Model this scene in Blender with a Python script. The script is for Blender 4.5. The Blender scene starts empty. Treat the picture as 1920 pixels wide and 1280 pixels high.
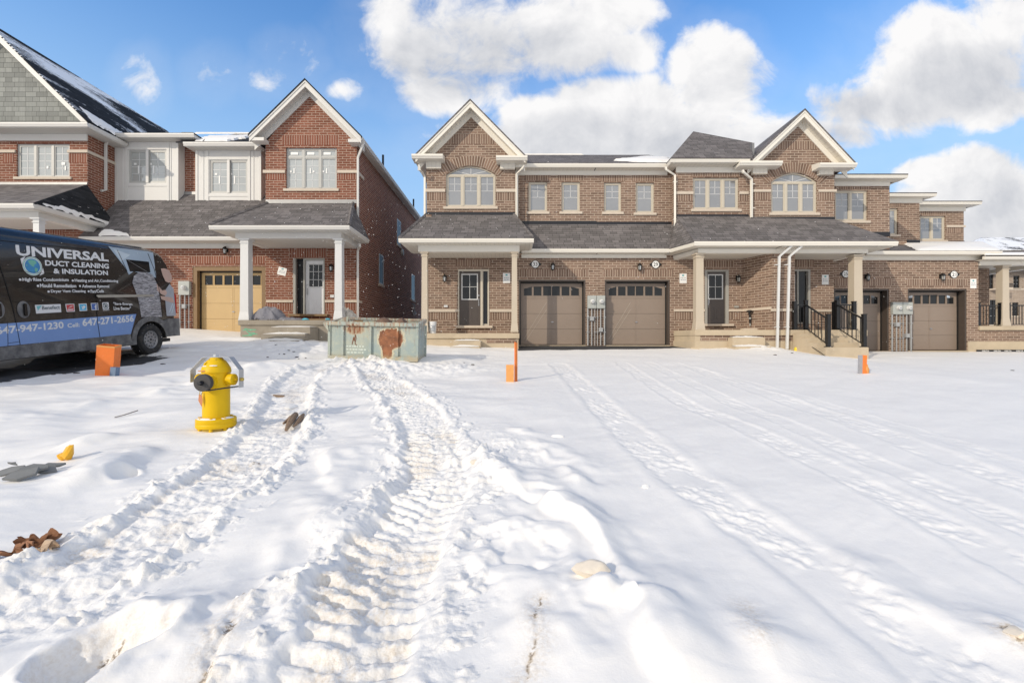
import bpy, bmesh, math, random
import numpy as np
from mathutils import Vector, Matrix
random.seed(7)
SC = bpy.context.scene
COL = SC.collection
R = math.radians
# ------------------------------------------------------------ camera, light, sky
F = 853.3          # focal length in photo pixels (1920 wide)
H = 1.45           # eye height above the street
cam = bpy.data.objects.new('camera', bpy.data.cameras.new('camera'))
COL.objects.link(cam)
cam.location = (0, 0, H); cam.rotation_euler = (R(90), 0, 0)
cam.data.sensor_width = 36; cam.data.lens = 36 * F / 1920
cam.data.clip_start = 0.05; cam.data.clip_end = 3000
SC.camera = cam
SC.render.resolution_x, SC.render.resolution_y = 1024, 682
SC.view_settings.view_transform = 'Standard'
SC.view_settings.look = 'None'
SC.view_settings.exposure = 0.32
SC.view_settings.gamma = 1
SUN_EL, SUN_AZ = 25.0, 225.0
sd = Vector((math.cos(R(SUN_EL)) * .7071, math.cos(R(SUN_EL)) * .7071, -math.sin(R(SUN_EL))))
sun = bpy.data.objects.new('sun', bpy.data.lights.new('sun', 'SUN'))
COL.objects.link(sun)
sun.data.energy = 2.05; sun.data.angle = R(0.55); sun.data.color = (1, .89, .73)
sun.rotation_euler = sd.to_track_quat('-Z', 'Y').to_euler()

def build_world():
    w = bpy.data.worlds.new('World'); SC.world = w; w.use_nodes = True
    N = w.node_tree.nodes; L = w.node_tree.links; N.clear()
    def m(op, a, b=None, c=None, clamp=False):
        n = N.new('ShaderNodeMath'); n.operation = op; n.use_clamp = clamp
        for i, q in enumerate((a, b, c)):
            if q is None: continue
            if isinstance(q, (int, float)): n.inputs[i].default_value = q
            else: L.new(q, n.inputs[i])
        return n.outputs[0]
    sky = N.new('ShaderNodeTexSky'); sky.sky_type = 'NISHITA'; sky.sun_disc = False
    sky.sun_elevation = R(SUN_EL); sky.sun_rotation = R(SUN_AZ)
    sky.air_density = 1.0; sky.dust_density = .6; sky.ozone_density = 1.0
    tc = N.new('ShaderNodeTexCoord'); sp = N.new('ShaderNodeSeparateXYZ'); L.new(tc.outputs['Generated'], sp.inputs[0])
    yy = m('MAXIMUM', m('ABSOLUTE', sp.outputs[1]), .12)
    u = m('DIVIDE', sp.outputs[0], yy); v = m('DIVIDE', sp.outputs[2], yy)
    cb = N.new('ShaderNodeCombineXYZ'); L.new(u, cb.inputs[0]); L.new(v, cb.inputs[1]); L.new(m('SIGN', sp.outputs[1]), cb.inputs[2])
    def noise(vec, scale, det, rough=.55, dist=0.):
        n = N.new('ShaderNodeTexNoise'); n.inputs['Scale'].default_value = scale; n.inputs['Detail'].default_value = det
        n.inputs['Roughness'].default_value = rough; n.inputs['Distortion'].default_value = dist
        L.new(vec, n.inputs['Vector']); return n.outputs[0]
    def shift(vec, dx, dy):
        n = N.new('ShaderNodeVectorMath'); n.operation = 'ADD'; L.new(vec, n.inputs[0]); n.inputs[1].default_value = (dx, dy, 0); return n.outputs[0]
    n1 = noise(cb.outputs[0], 3.6, 10, .58, .35)
    n1b = noise(shift(cb.outputs[0], -.030, .040), 3.6, 8, .58, .35)
    nd = noise(cb.outputs[0], 13.0, 8, .62, .6)
    def field(bl):
        out = None
        for (cx, cy, rx, ry, wt) in bl:
            a = m('MULTIPLY', m('SUBTRACT', u, (cx - 960) / F), F / rx)
            b = m('MULTIPLY', m('SUBTRACT', v, (640 - cy) / F), F / ry)
            d2 = m('ADD', m('MULTIPLY', a, a), m('MULTIPLY', b, b))
            q = m('MULTIPLY', m('SUBTRACT', 1.0, m('MULTIPLY', d2, .45)), wt)
            out = q if out is None else m('SMOOTH_MAX', out, q, .12)
        return out
    cl = [(790, 90, 115, 75, 1), (740, 45, 70, 60, .9), (900, 70, 150, 95, 1), (1020, 60, 140, 80, 1), (1140, 20, 90, 50, 1), (850, 170, 110, 45, .95),
          (645, 168, 42, 28, .8), (1190, 95, 55, 40, .85), (1010, 225, 75, 50, 1), (960, 265, 50, 40, .9), (1110, 215, 100, 60, 1), (1200, 215, 110, 65, 1), (1330, 135, 75, 70, 1),
          (1350, 180, 85, 75, 1), (1240, 270, 300, 55, 1), (1450, 245, 80, 40, .9), (1800, 110, 140, 95, 1), (1890, 45, 90, 110, 1),
          (1720, 165, 120, 60, 1), (1640, 205, 110, 50, .95), (1570, 245, 110, 32, .85), (1850, 185, 110, 45, .9), (1740, 325, 55, 28, 1),
          (1850, 335, 100, 48, 1), (1905, 400, 130, 90, 1), (1800, 375, 110, 50, 1), (2060, 150, 150, 120, 1), (2100, 420, 180, 90, 1),
          (266, 150, 34, 40, .50), (256, 120, 28, 24, .46), (552, 104, 50, 32, .66), (584, 124, 34, 30, .58), (512, 146, 46, 28, .60), (-200, 330, 200, 60, .9), (400, 135, 40, 30, .45), (860, 250, 60, 26, .5)]
    f = field(cl)
    core = field([(830, 130, 130, 55, 1), (960, 110, 170, 60, 1), (1120, 265, 240, 45, .9), (1840, 160, 130, 60, 1), (1690, 205, 130, 35, .9), (1560, 262, 130, 26, .8), (1880, 420, 140, 70, .8)])
    back = m('SUBTRACT', m('MULTIPLY', noise(cb.outputs[0], 1.3, 3), 2.4), .30)          # heavy cloud added out of view behind the viewer, to whiten the fill light
    front = m('GREATER_THAN', sp.outputs[1], 0.0)
    f = m('ADD', m('MULTIPLY', f, front), m('MULTIPLY', back, m('SUBTRACT', 1.0, front)))
    dens = m('ADD', m('ADD', f, m('MULTIPLY', m('SUBTRACT', n1, .5), 1.9)), m('MULTIPLY', m('SUBTRACT', nd, .5), .85))
    mr = N.new('ShaderNodeMapRange'); mr.interpolation_type = 'SMOOTHSTEP'
    L.new(dens, mr.inputs[0]); mr.inputs[1].default_value = .22; mr.inputs[2].default_value = .74
    veil = N.new('ShaderNodeMapRange'); veil.interpolation_type = 'SMOOTHSTEP'; L.new(dens, veil.inputs[0]); veil.inputs[1].default_value = -.75; veil.inputs[2].default_value = .55; veil.inputs[4].default_value = .09
    mask = m('MAXIMUM', mr.outputs[0], veil.outputs[0])
    rel = m('ADD', m('MULTIPLY', m('SUBTRACT', n1, n1b), 2.6), m('MULTIPLY', m('SUBTRACT', nd, .5), .5))
    g = m('ADD', m('SUBTRACT', .90, m('MULTIPLY', m('MAXIMUM', core, 0.0), .80)), rel, clamp=True)
    mixc = N.new('ShaderNodeMix'); mixc.data_type = 'RGBA'; L.new(g, mixc.inputs[0])
    mixc.inputs[6].default_value = (3.2, 3.3, 3.55, 1); mixc.inputs[7].default_value = (5.2, 5.15, 5.15, 1)
    # whiter air near the horizon comes with the sky itself; clouds are laid over it
    pale = N.new('ShaderNodeMix'); pale.data_type = 'RGBA'; pm = N.new('ShaderNodeMapRange'); pm.interpolation_type = 'SMOOTHSTEP'; L.new(sp.outputs[2], pm.inputs[0]); pm.inputs[1].default_value = .60; pm.inputs[2].default_value = .20; pm.inputs[3].default_value = .04; pm.inputs[4].default_value = .85; L.new(pm.outputs[0], pale.inputs[0])
    tint = N.new('ShaderNodeMix'); tint.data_type = 'RGBA'; tint.blend_type = 'MULTIPLY'; tint.inputs[0].default_value = 1
    L.new(sky.outputs[0], tint.inputs[6]); tint.inputs[7].default_value = (.60, 1.02, 1.42, 1)
    L.new(tint.outputs[2], pale.inputs[6]); pale.inputs[7].default_value = (2.3, 3.45, 4.75, 1)
    mx = N.new('ShaderNodeMix'); mx.data_type = 'RGBA'; L.new(mask, mx.inputs[0]); L.new(pale.outputs[2], mx.inputs[6]); L.new(mixc.outputs[2], mx.inputs[7])
    bg = N.new('ShaderNodeBackground'); bg.inputs[1].default_value = .15; L.new(mx.outputs[2], bg.inputs[0])
    o = N.new('ShaderNodeOutputWorld'); L.new(bg.outputs[0], o.inputs[0])
    w.cycles.sampling_method = 'MANUAL'; w.cycles.sample_map_resolution = 512
build_world()

# ------------------------------------------------------------ helpers
def X(px, D): return (px - 960) / F * D
def Z(py, D): return H + (640 - py) / F * D
def P(px, py, D): return (X(px, D), D, Z(py, D))
OFF = {}
def thing(name, label, cat, loc=(0, 0, 0), group=None, local=False):
    o = bpy.data.objects.new(name, None); COL.objects.link(o); o.location = loc
    o.empty_display_size = .2
    o['label'] = label; o['category'] = cat
    if group: o['group'] = group
    OFF[o.name] = Vector((0, 0, 0)) if local else Vector(loc)
    return o
class MB:
    def __init__(s): s.v = []; s.f = []
    def add(s, vs, fs):
        n = len(s.v); s.v += [tuple(q) for q in vs]; s.f += [tuple(i + n for i in q) for q in fs]; return s
    def box(s, x0, x1, y0, y1, z0, z1):
        return s.add([(x0, y0, z0), (x1, y0, z0), (x1, y1, z0), (x0, y1, z0), (x0, y0, z1), (x1, y0, z1), (x1, y1, z1), (x0, y1, z1)],
                     [(0, 3, 2, 1), (4, 5, 6, 7), (0, 1, 5, 4), (1, 2, 6, 5), (2, 3, 7, 6), (3, 0, 4, 7)])
    def poly(s, *p): return s.add(p, [tuple(range(len(p)))])
    def prism(s, pts, ax, a, b):
        n = len(pts)
        def mk(p, t): return {'y': (p[0], t, p[1]), 'x': (t, p[0], p[1]), 'z': (p[0], p[1], t)}[ax]
        vs = [mk(p, a) for p in pts] + [mk(p, b) for p in pts]
        return s.add(vs, [tuple(range(n)), tuple(range(2 * n - 1, n - 1, -1))] + [(i, (i + 1) % n, n + (i + 1) % n, n + i) for i in range(n)])
    def slab(s, pts, t):
        n = len(pts); vs = list(pts) + [(p[0], p[1], p[2] - t) for p in pts]
        return s.add(vs, [tuple(range(n)), tuple(range(2 * n - 1, n - 1, -1))] + [(i, (i + 1) % n, n + (i + 1) % n, n + i) for i in range(n)])
    def tube(s, pts, r, n=8, rot=0.0):
        pts = [Vector(p) for p in pts]; k = len(pts); rings = []
        rr = r if isinstance(r, (list, tuple)) else [r] * k
        t0 = (pts[1] - pts[0]).normalized(); up = Vector((0, 0, 1)) if abs(t0.z) < .9 else Vector((0, 1, 0))
        a = t0.cross(up).normalized()
        for i, p in enumerate(pts):
            t = (pts[min(i + 1, k - 1)] - pts[max(i - 1, 0)]).normalized()
            a = (a - t * a.dot(t)).normalized(); b = t.cross(a)
            rings += [p + rr[i] * (a * math.cos(rot + 2 * math.pi * j / n) + b * math.sin(rot + 2 * math.pi * j / n)) for j in range(n)]
        fs = [(i * n + j, i * n + (j + 1) % n, (i + 1) * n + (j + 1) % n, (i + 1) * n + j) for i in range(k - 1) for j in range(n)]
        return s.add(rings, fs + [tuple(range(n - 1, -1, -1)), tuple(range((k - 1) * n, k * n))])
    def lathe(s, prof, c=(0, 0, 0), n=24, M=None, caps=True):
        vs = []
        for r, z in prof:
            for j in range(n):
                q = Vector((r * math.cos(2 * math.pi * j / n), r * math.sin(2 * math.pi * j / n), z))
                if M is not None: q = M @ q
                vs.append(q + Vector(c))
        k = len(prof)
        fs = [(i * n + j, i * n + (j + 1) % n, (i + 1) * n + (j + 1) % n, (i + 1) * n + j) for i in range(k - 1) for j in range(n)]
        return s.add(vs, fs + ([tuple(range(n - 1, -1, -1)), tuple(range((k - 1) * n, k * n))] if caps else []))
    def blob(s, c, r, seed=0, amp=.25, sub=2):
        bm = bmesh.new(); bmesh.ops.create_icosphere(bm, subdivisions=sub, radius=1); rng = random.Random(seed)
        ph = [(Vector((rng.gauss(0, 1), rng.gauss(0, 1), rng.gauss(0, 1))) * 2.2, rng.random() * 6) for _ in range(5)]
        vs = []
        for q in bm.verts:
            k = 1 + amp * sum(math.sin(q.co.dot(d) + f) for d, f in ph) / 2.2
            vs.append((c[0] + q.co.x * r[0] * k, c[1] + q.co.y * r[1] * k, c[2] + q.co.z * r[2] * k))
        fs = [tuple(q.index for q in f.verts) for f in bm.faces]; bm.free(); return s.add(vs, fs)
def rock(c, r, seed, cuts=9, sub=3, amp=.12):
    """a broken lump: a wobbly ball trimmed by random planes"""
    mb = MB().blob((0, 0, 0), (1, 1, 1), seed, amp, sub); rng = random.Random(seed * 7 + 1); pl = []
    for _ in range(cuts): pl.append((Vector((rng.gauss(0, 1), rng.gauss(0, 1), rng.gauss(0, 1))).normalized(), rng.uniform(.5, .85)))
    out = []
    for q in mb.v:
        q = Vector(q)
        for n, d in pl:
            e = q.dot(n) - d
            if e > 0: q = q - n * e * .93
        q += Vector((rng.gauss(0, 1), rng.gauss(0, 1), rng.gauss(0, 1))) * .012
        out.append((c[0] + q.x * r[0], c[1] + q.y * r[1], c[2] + q.z * r[2]))
    mb.v = out; return mb
def xf(M, mb):
    mb.v = [tuple(M @ Vector(q)) for q in mb.v]; return mb
def part(name, mb, mat, parent=None, smooth=False, label=None, recalc=True, bevel=0):
    off = OFF.get(parent.name, Vector((0, 0, 0))) if parent else Vector((0, 0, 0))
    me = bpy.data.meshes.new(name)
    me.from_pydata([(q[0] - off.x, q[1] - off.y, q[2] - off.z) for q in mb.v], [], mb.f)
    if recalc or bevel:
        bm = bmesh.new(); bm.from_mesh(me)
        bmesh.ops.recalc_face_normals(bm, faces=bm.faces)
        if bevel:
            es = [e for e in bm.edges if len(e.link_faces) == 2 and e.calc_face_angle(0) > .5]
            bmesh.ops.bevel(bm, geom=es, offset=bevel, segments=2, affect='EDGES', clamp_overlap=True)
        bm.to_mesh(me); bm.free()
    if smooth:
        me.shade_smooth() if hasattr(me, 'shade_smooth') else None
        me.set_sharp_from_angle(angle=R(38))
    me.materials.append(mat)
    o = bpy.data.objects.new(name, me); COL.objects.link(o)
    if parent: o.parent = parent; OFF[o.name] = off
    if label: o['label'] = label
    return o
def part_each(name, mb, mat, parent, bevel=0):
    """every box of mb as a part of its own"""
    for k in range(0, len(mb.v), 8):
        q = MB(); q.v = mb.v[k:k + 8]; q.f = [tuple(i - k for i in f) for f in mb.f if k <= f[0] < k + 8]
        part(name, q, mat, parent, bevel=bevel)
def single(name, mb, mat, label, cat, group=None, smooth=False, base=None, kind=None):
    """a thing that is one mesh, its origin at its base"""
    xs = np.array(mb.v); c = base or (float(xs[:, 0].mean()), float(xs[:, 1].mean()), float(xs[:, 2].min()))
    mb.v = [(q[0] - c[0], q[1] - c[1], q[2] - c[2]) for q in mb.v]
    o = part(name, mb, mat, None, smooth); o.location = c
    if kind: o['kind'] = kind
    if label: o['label'] = label; o['category'] = cat
    if group: o['group'] = group
    return o
def text_mb(s, x0, x1, z0, z1, place, bold=0.0, ext=.0015, keep=False):
    """lettering as flat raised mesh, fitted to a box; place(tx, tz, depth) gives the point"""
    cu = bpy.data.curves.new('lettering', 'FONT'); cu.body = s; cu.size = 1; cu.offset = bold; cu.resolution_u = 3
    o = bpy.data.objects.new('lettering', cu); COL.objects.link(o)
    me = bpy.data.meshes.new_from_object(o)
    co = np.empty(len(me.vertices) * 3, 'f'); me.vertices.foreach_get('co', co); co = co.reshape(-1, 3)
    mb = MB()
    if len(co):
        lo = co.min(0); hi = co.max(0)
        sx = (x1 - x0) / max(hi[0] - lo[0], 1e-6); sz = (z1 - z0) / max(hi[1] - lo[1], 1e-6)
        if keep: sx = sz = min(sx, sz)
        mb.add([place(x0 + (q[0] - lo[0]) * sx, z0 + (q[1] - lo[1]) * sz, ext) for q in co], [tuple(p.vertices) for p in me.polygons])
    bpy.data.objects.remove(o); bpy.data.meshes.remove(me); bpy.data.curves.remove(cu)
    return mb

# ------------------------------------------------------------ materials
MATS = {}
class NT:
    def __init__(s, name):
        s.m = bpy.data.materials.new(name); s.m.use_nodes = True; t = s.m.node_tree
        s.N = t.nodes; s.L = t.links; s.b = s.N['Principled BSDF']
    def n(s, typ, ins=None, **kw):
        q = s.N.new(typ)
        for k, v in kw.items(): setattr(q, k, v)
        for k, v in (ins or {}).items():
            if isinstance(v, bpy.types.NodeSocket): s.L.new(v, q.inputs[k])
            else: q.inputs[k].default_value = v
        return q
    def math(s, op, a, b=0.0, clamp=False): return s.n('ShaderNodeMath', {0: a, 1: b}, operation=op, use_clamp=clamp).outputs[0]
    def mix(s, f, a, b, bt='MIX'): return s.n('ShaderNodeMix', {0: f, 6: a, 7: b}, data_type='RGBA', blend_type=bt).outputs[2]
    def noise(s, vec, sc, det=4, rough=.55, dist=0.): return s.n('ShaderNodeTexNoise', {'Vector': vec, 'Scale': sc, 'Detail': det, 'Roughness': rough, 'Distortion': dist}).outputs[0]
    def ramp(s, x, a, b): return s.n('ShaderNodeMapRange', {0: x, 1: a, 2: b}, interpolation_type='SMOOTHSTEP').outputs[0]
    def setb(s, **kw):
        for k, v in kw.items():
            k = {'col': 'Base Color', 'rough': 'Roughness', 'metal': 'Metallic', 'spec': 'Specular IOR Level', 'nrm': 'Normal', 'coat': 'Coat Weight'}.get(k, k)
            if isinstance(v, bpy.types.NodeSocket): s.L.new(v, s.b.inputs[k])
            else: s.b.inputs[k].default_value = v
        return s
    def bump(s, h, st=.3, d=.01): return s.n('ShaderNodeBump', {'Height': h, 'Strength': st, 'Distance': d}).outputs[0]
    def facing(s):
        """wall coordinates: along the wall, up"""
        g = s.n('ShaderNodeNewGeometry'); p = s.n('ShaderNodeSeparateXYZ', {0: g.outputs['Position']}); q = s.n('ShaderNodeSeparateXYZ', {0: g.outputs['True Normal']})
        side = s.math('GREATER_THAN', s.math('ABSOLUTE', q.outputs[0]), s.math('ABSOLUTE', q.outputs[1]))
        h = s.n('ShaderNodeMix', {0: side, 2: p.outputs[0], 3: p.outputs[1]}, data_type='FLOAT').outputs[0]
        return g.outputs['Position'], h, p.outputs[2], q
def c4(c): return (c[0], c[1], c[2], 1)
def plain(name, col, rough=.6, metal=0., var=.12, sc=6., spec=.5, bump=0., coat=0., grime=0.):
    t = NT(name); g = t.n('ShaderNodeNewGeometry'); n = t.noise(g.outputs['Position'], sc, 5, .6)
    a = c4([x * (1 - var) for x in col]); b = c4([x * (1 + var) for x in col])
    c = t.mix(n, a, b)
    if grime:
        n2 = t.ramp(t.noise(g.outputs['Position'], sc * .35, 6, .65), .5, .75)
        c = t.mix(t.math('MULTIPLY', n2, grime), c, (.16, .13, .10, 1))
    t.setb(col=c, rough=rough, metal=metal, spec=spec, coat=coat)
    if bump: t.setb(nrm=t.bump(t.noise(g.outputs['Position'], sc * 9, 3), bump, .004))
    MATS[name] = t.m; return t.m
def brick(name, ca, cb, mort, soldier=False, dark=(.08, .06, .05)):
    t = NT(name); pos, h, z, q = t.facing()
    v = t.n('ShaderNodeCombineXYZ', {0: h, 1: z})
    nn = t.noise(pos, 60, 2); jig = t.n('ShaderNodeVectorMath', {0: v.outputs[0], 1: t.n('ShaderNodeVectorMath', {0: t.n('ShaderNodeCombineXYZ', {0: nn, 1: nn}).outputs[0], 1: (.004, .004, 0)}, operation='MULTIPLY').outputs[0]}, operation='ADD')
    bt = t.n('ShaderNodeTexBrick', {'Vector': jig.outputs[0], 'Color1': c4(ca), 'Color2': c4(cb), 'Mortar': c4(mort), 'Scale': 1.0, 'Mortar Size': .0085, 'Mortar Smooth': .25, 'Bias': 0.0,
             'Brick Width': .094 if soldier else .296, 'Row Height': 60. if soldier else .093})
    bt.offset = 0 if soldier else .5
    # a few much darker bricks, picked brick by brick from a second pattern of the same size
    b2 = t.n('ShaderNodeTexBrick', {'Vector': jig.outputs[0], 'Color1': (0, 0, 0, 1), 'Color2': (1, 1, 1, 1), 'Mortar': (0, 0, 0, 1), 'Scale': 1.0, 'Mortar Size': .0085, 'Mortar Smooth': 0.0,
             'Bias': -.55, 'Brick Width': .094 if soldier else .296, 'Row Height': 60. if soldier else .093}); b2.offset = bt.offset
    dk = t.ramp(b2.outputs['Color'], .25, .6)
    c = t.mix(t.math('MULTIPLY', dk, .55), bt.outputs['Color'], c4(dark))
    n = t.noise(pos, 1.2, 5, .6); n2 = t.noise(pos, 45, 4)
    c = t.mix(1.0, c, t.mix(n, (.84, .84, .84, 1), (1.14, 1.13, 1.12, 1)), 'MULTIPLY')
    c = t.mix(1.0, c, t.mix(n2, (.8, .8, .8, 1), (1.2, 1.2, 1.2, 1)), 'MULTIPLY')
    eff = t.ramp(t.noise(pos, .9, 6, .7), .60, .78)                    # lime bloom
    c = t.mix(t.math('MULTIPLY', eff, .28), c, c4([x * 1.1 for x in mort]))
    t.setb(col=c, rough=.88, spec=.25, nrm=t.bump(t.math('SUBTRACT', t.math('MULTIPLY', n2, .35), bt.outputs['Fac']), .7, .008))
    MATS[name] = t.m; return t.m
def shingle(name, ca, cb, snow=0):
    t = NT(name); pos, h, z, q = t.facing()
    v = t.n('ShaderNodeCombineXYZ', {0: h, 1: t.math('MULTIPLY', z, 1.35)})
    bt = t.n('ShaderNodeTexBrick', {'Vector': v.outputs[0], 'Color1': c4(ca), 'Color2': c4(cb), 'Mortar': (.02, .02, .02, 1), 'Scale': 1.0, 'Mortar Size': .006, 'Mortar Smooth': .3, 'Bias': -.1, 'Brick Width': .26, 'Row Height': .135})
    bt.offset = .37; bt.squash = 1.5; bt.squash_frequency = 3
    n = t.noise(pos, 130, 3, .7); n3 = t.noise(pos, .8, 5, .6)
    c = t.mix(1.0, bt.outputs['Color'], t.mix(n, (.7, .7, .7, 1), (1.3, 1.3, 1.3, 1)), 'MULTIPLY')
    c = t.mix(1.0, c, t.mix(n3, (.8, .8, .8, 1), (1.2, 1.18, 1.2, 1)), 'MULTIPLY')
    rough = .95
    row = t.math('FRACT', t.math('DIVIDE', t.math('MULTIPLY', z, 1.35), .135))
    if snow:
        # blown snow caught behind the shingle courses, thicker in drifts
        st = t.n('ShaderNodeVectorMath', {0: pos, 1: (.9, .28, 1.1)}, operation='MULTIPLY').outputs[0]
        d = t.noise(st, .75, 5, .55, .6); fine = t.noise(pos, 7, 4)
        mk = t.math('ADD', t.math('ADD', d, t.math('MULTIPLY', t.math('SUBTRACT', fine, .5), .22)), t.math('MULTIPLY', t.math('SUBTRACT', .5, row), .14))
        mk = t.ramp(mk, 1 - snow - .03, 1 - snow + .03)
        c = t.mix(mk, c, (.80, .82, .86, 1))
    t.setb(col=c, rough=rough, spec=.2, nrm=t.bump(t.math('ADD', t.math('MULTIPLY', t.math('SUBTRACT', 1.0, row), .8), t.math('MULTIPLY', n, .4)), .6, .012))
    MATS[name] = t.m; return t.m
def glassmat(name, col, refl=.35, tint=(.85, .9, .95)):
    t = NT(name); N, L = t.N, t.L
    g = t.n('ShaderNodeNewGeometry'); n = t.noise(g.outputs['Position'], .8, 2)
    d = t.n('ShaderNodeBsdfDiffuse', {'Color': t.mix(n, c4([x * .8 for x in col]), c4([x * 1.2 for x in col]))})
    wob = t.bump(t.noise(g.outputs['Position'], 2.2, 2), .05, .02)
    gl = t.n('ShaderNodeBsdfGlossy', {'Color': c4(tint), 'Roughness': .015, 'Normal': wob})
    fr = t.n('ShaderNodeFresnel', {'IOR': 1.5}); f = t.math('ADD', t.math('MULTIPLY', fr.outputs[0], .8), refl, True)
    mx = t.n('ShaderNodeMixShader', {0: f, 1: d.outputs[0], 2: gl.outputs[0]})
    L.new(mx.outputs[0], N['Material Output'].inputs[0]); MATS[name] = t.m; return t.m
brick('tan_brick', (.160, .106, .079), (.295, .202, .152), (.55, .455, .37))
brick('tan_soldier', (.160, .106, .079), (.275, .188, .142), (.55, .455, .37), True)
brick('red_brick', (.175, .066, .040), (.272, .110, .071), (.50, .39, .32), dark=(.10, .04, .03))
brick('red_soldier', (.180, .067, .042), (.266, .107, .071), (.50, .39, .32), True, dark=(.10, .04, .03))
shingle('shingle', (.125, .117, .115), (.205, .191, .188))
shingle('shingle_dark', (.020, .022, .025), (.040, .042, .046))
shingle('shingle_drift', (.05, .05, .055), (.10, .10, .105), snow=.58)
shingle('shingle_snowy', (.012, .014, .017), (.028, .031, .036), snow=.43)
plain('cream_trim', (.76, .725, .65), .5, var=.05, sc=2)
plain('cream_soffit', (.68, .645, .57), .6, var=.05, sc=2)
plain('post_cream', (.52, .45, .355), .55, var=.05, sc=3)
plain('white_trim', (.63, .615, .585), .5, var=.05, sc=2)
plain('panel_white', (.66, .65, .625), .55, var=.05, sc=2)
plain('post_white', (.62, .625, .625), .45, var=.03, sc=3)
plain('stone', (.58, .50, .41), .85, var=.12, sc=9, bump=.3)
plain('concrete', (.50, .415, .30), .9, var=.15, sc=3, bump=.3, grime=.25)
plain('old_concrete', (.30, .265, .215), .92, var=.25, sc=3.5, bump=.4, grime=.5)
plain('flashing_black', (.012, .013, .018), .45, var=.3)
plain('flashing_grey', (.30, .30, .30), .4, var=.2, metal=.5)
plain('garage_brown', (.27, .213, .172), .5, var=.06, sc=2.5)
plain('frame_brown', (.070, .055, .046), .5, var=.1)
plain('door_brown', (.075, .060, .052), .4, var=.08)
plain('garage_tan', (.54, .375, .175), .5, var=.08, sc=2.5)
plain('frame_wood', (.22, .135, .062), .6, var=.2, sc=8)
plain('door_white', (.74, .74, .75), .4, var=.03)
plain('frame_grey', (.34, .33, .30), .5, var=.08)
plain('vinyl_cream', (.55, .50, .41), .4, var=.05)
plain('vinyl_grey', (.44, .44, .42), .4, var=.05)
plain('lamp_black', (.012, .011, .011), .35, var=.3)
plain('rail_black', (.010, .010, .011), .3, var=.3)
plain('white_paint', (.80, .80, .78), .5, var=.03)
plain('black_paint', (.012, .012, .012), .5, var=.2)
plain('meter_grey', (.40, .42, .40), .5, var=.08)
plain('conduit_grey', (.36, .37, .38), .45, var=.1)
plain('shake', (.255, .262, .245), .85, var=.1)
plain('steel', (.45, .45, .46), .35, metal=.9, var=.15)
plain('print_teal', (.16, .42, .44), .6); plain('print_grey', (.30, .34, .38), .6)
glassmat('glass_upper', (.22, .225, .235), .16)
glassmat('glass_red', (.42, .44, .43), .14)
glassmat('glass_dark', (.016, .017, .018), .005)
plain('glass_side', (.022, .023, .026), .3, spec=.15)
glassmat('glass_lamp', (.45, .45, .42), .2)
def shake_mat():
    t = NT('shake_siding'); pos, h, z, q = t.facing()
    v = t.n('ShaderNodeCombineXYZ', {0: h, 1: z})
    bt = t.n('ShaderNodeTexBrick', {'Vector': v.outputs[0], 'Color1': (.20, .208, .195, 1), 'Color2': (.30, .31, .29, 1), 'Mortar': (.08, .085, .08, 1), 'Scale': 1.0, 'Mortar Size': .006, 'Mortar Smooth': .2, 'Bias': 0., 'Brick Width': .26, 'Row Height': .185})
    bt.offset = .41; bt.squash = 1.6; bt.squash_frequency = 2
    g = t.noise(t.n('ShaderNodeVectorMath', {0: pos, 1: (30, 30, 2)}, operation='MULTIPLY').outputs[0], 1, 3)
    t.setb(col=t.mix(1.0, bt.outputs['Color'], t.mix(g, (.8, .8, .8, 1), (1.2, 1.2, 1.2, 1)), 'MULTIPLY'), rough=.85, nrm=t.bump(t.math('SUBTRACT', g, bt.outputs['Fac']), .6, .01)); MATS['shake_siding'] = t.m
shake_mat()
def soffit_mat(name, col):
    t = NT(name); g = t.n('ShaderNodeNewGeometry'); p = t.n('ShaderNodeSeparateXYZ', {0: g.outputs['Position']})
    s = p.outputs[0]; fr = t.math('FRACT', t.math('MULTIPLY', s, 6.5))
    ln = t.ramp(fr, .0, .08); c = t.mix(ln, c4([x * .6 for x in col]), c4(col)); t.setb(col=c, rough=.6); MATS[name] = t.m
soffit_mat('soffit_cream', (.70, .66, .58)); soffit_mat('soffit_white', (.58, .565, .53))
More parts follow.
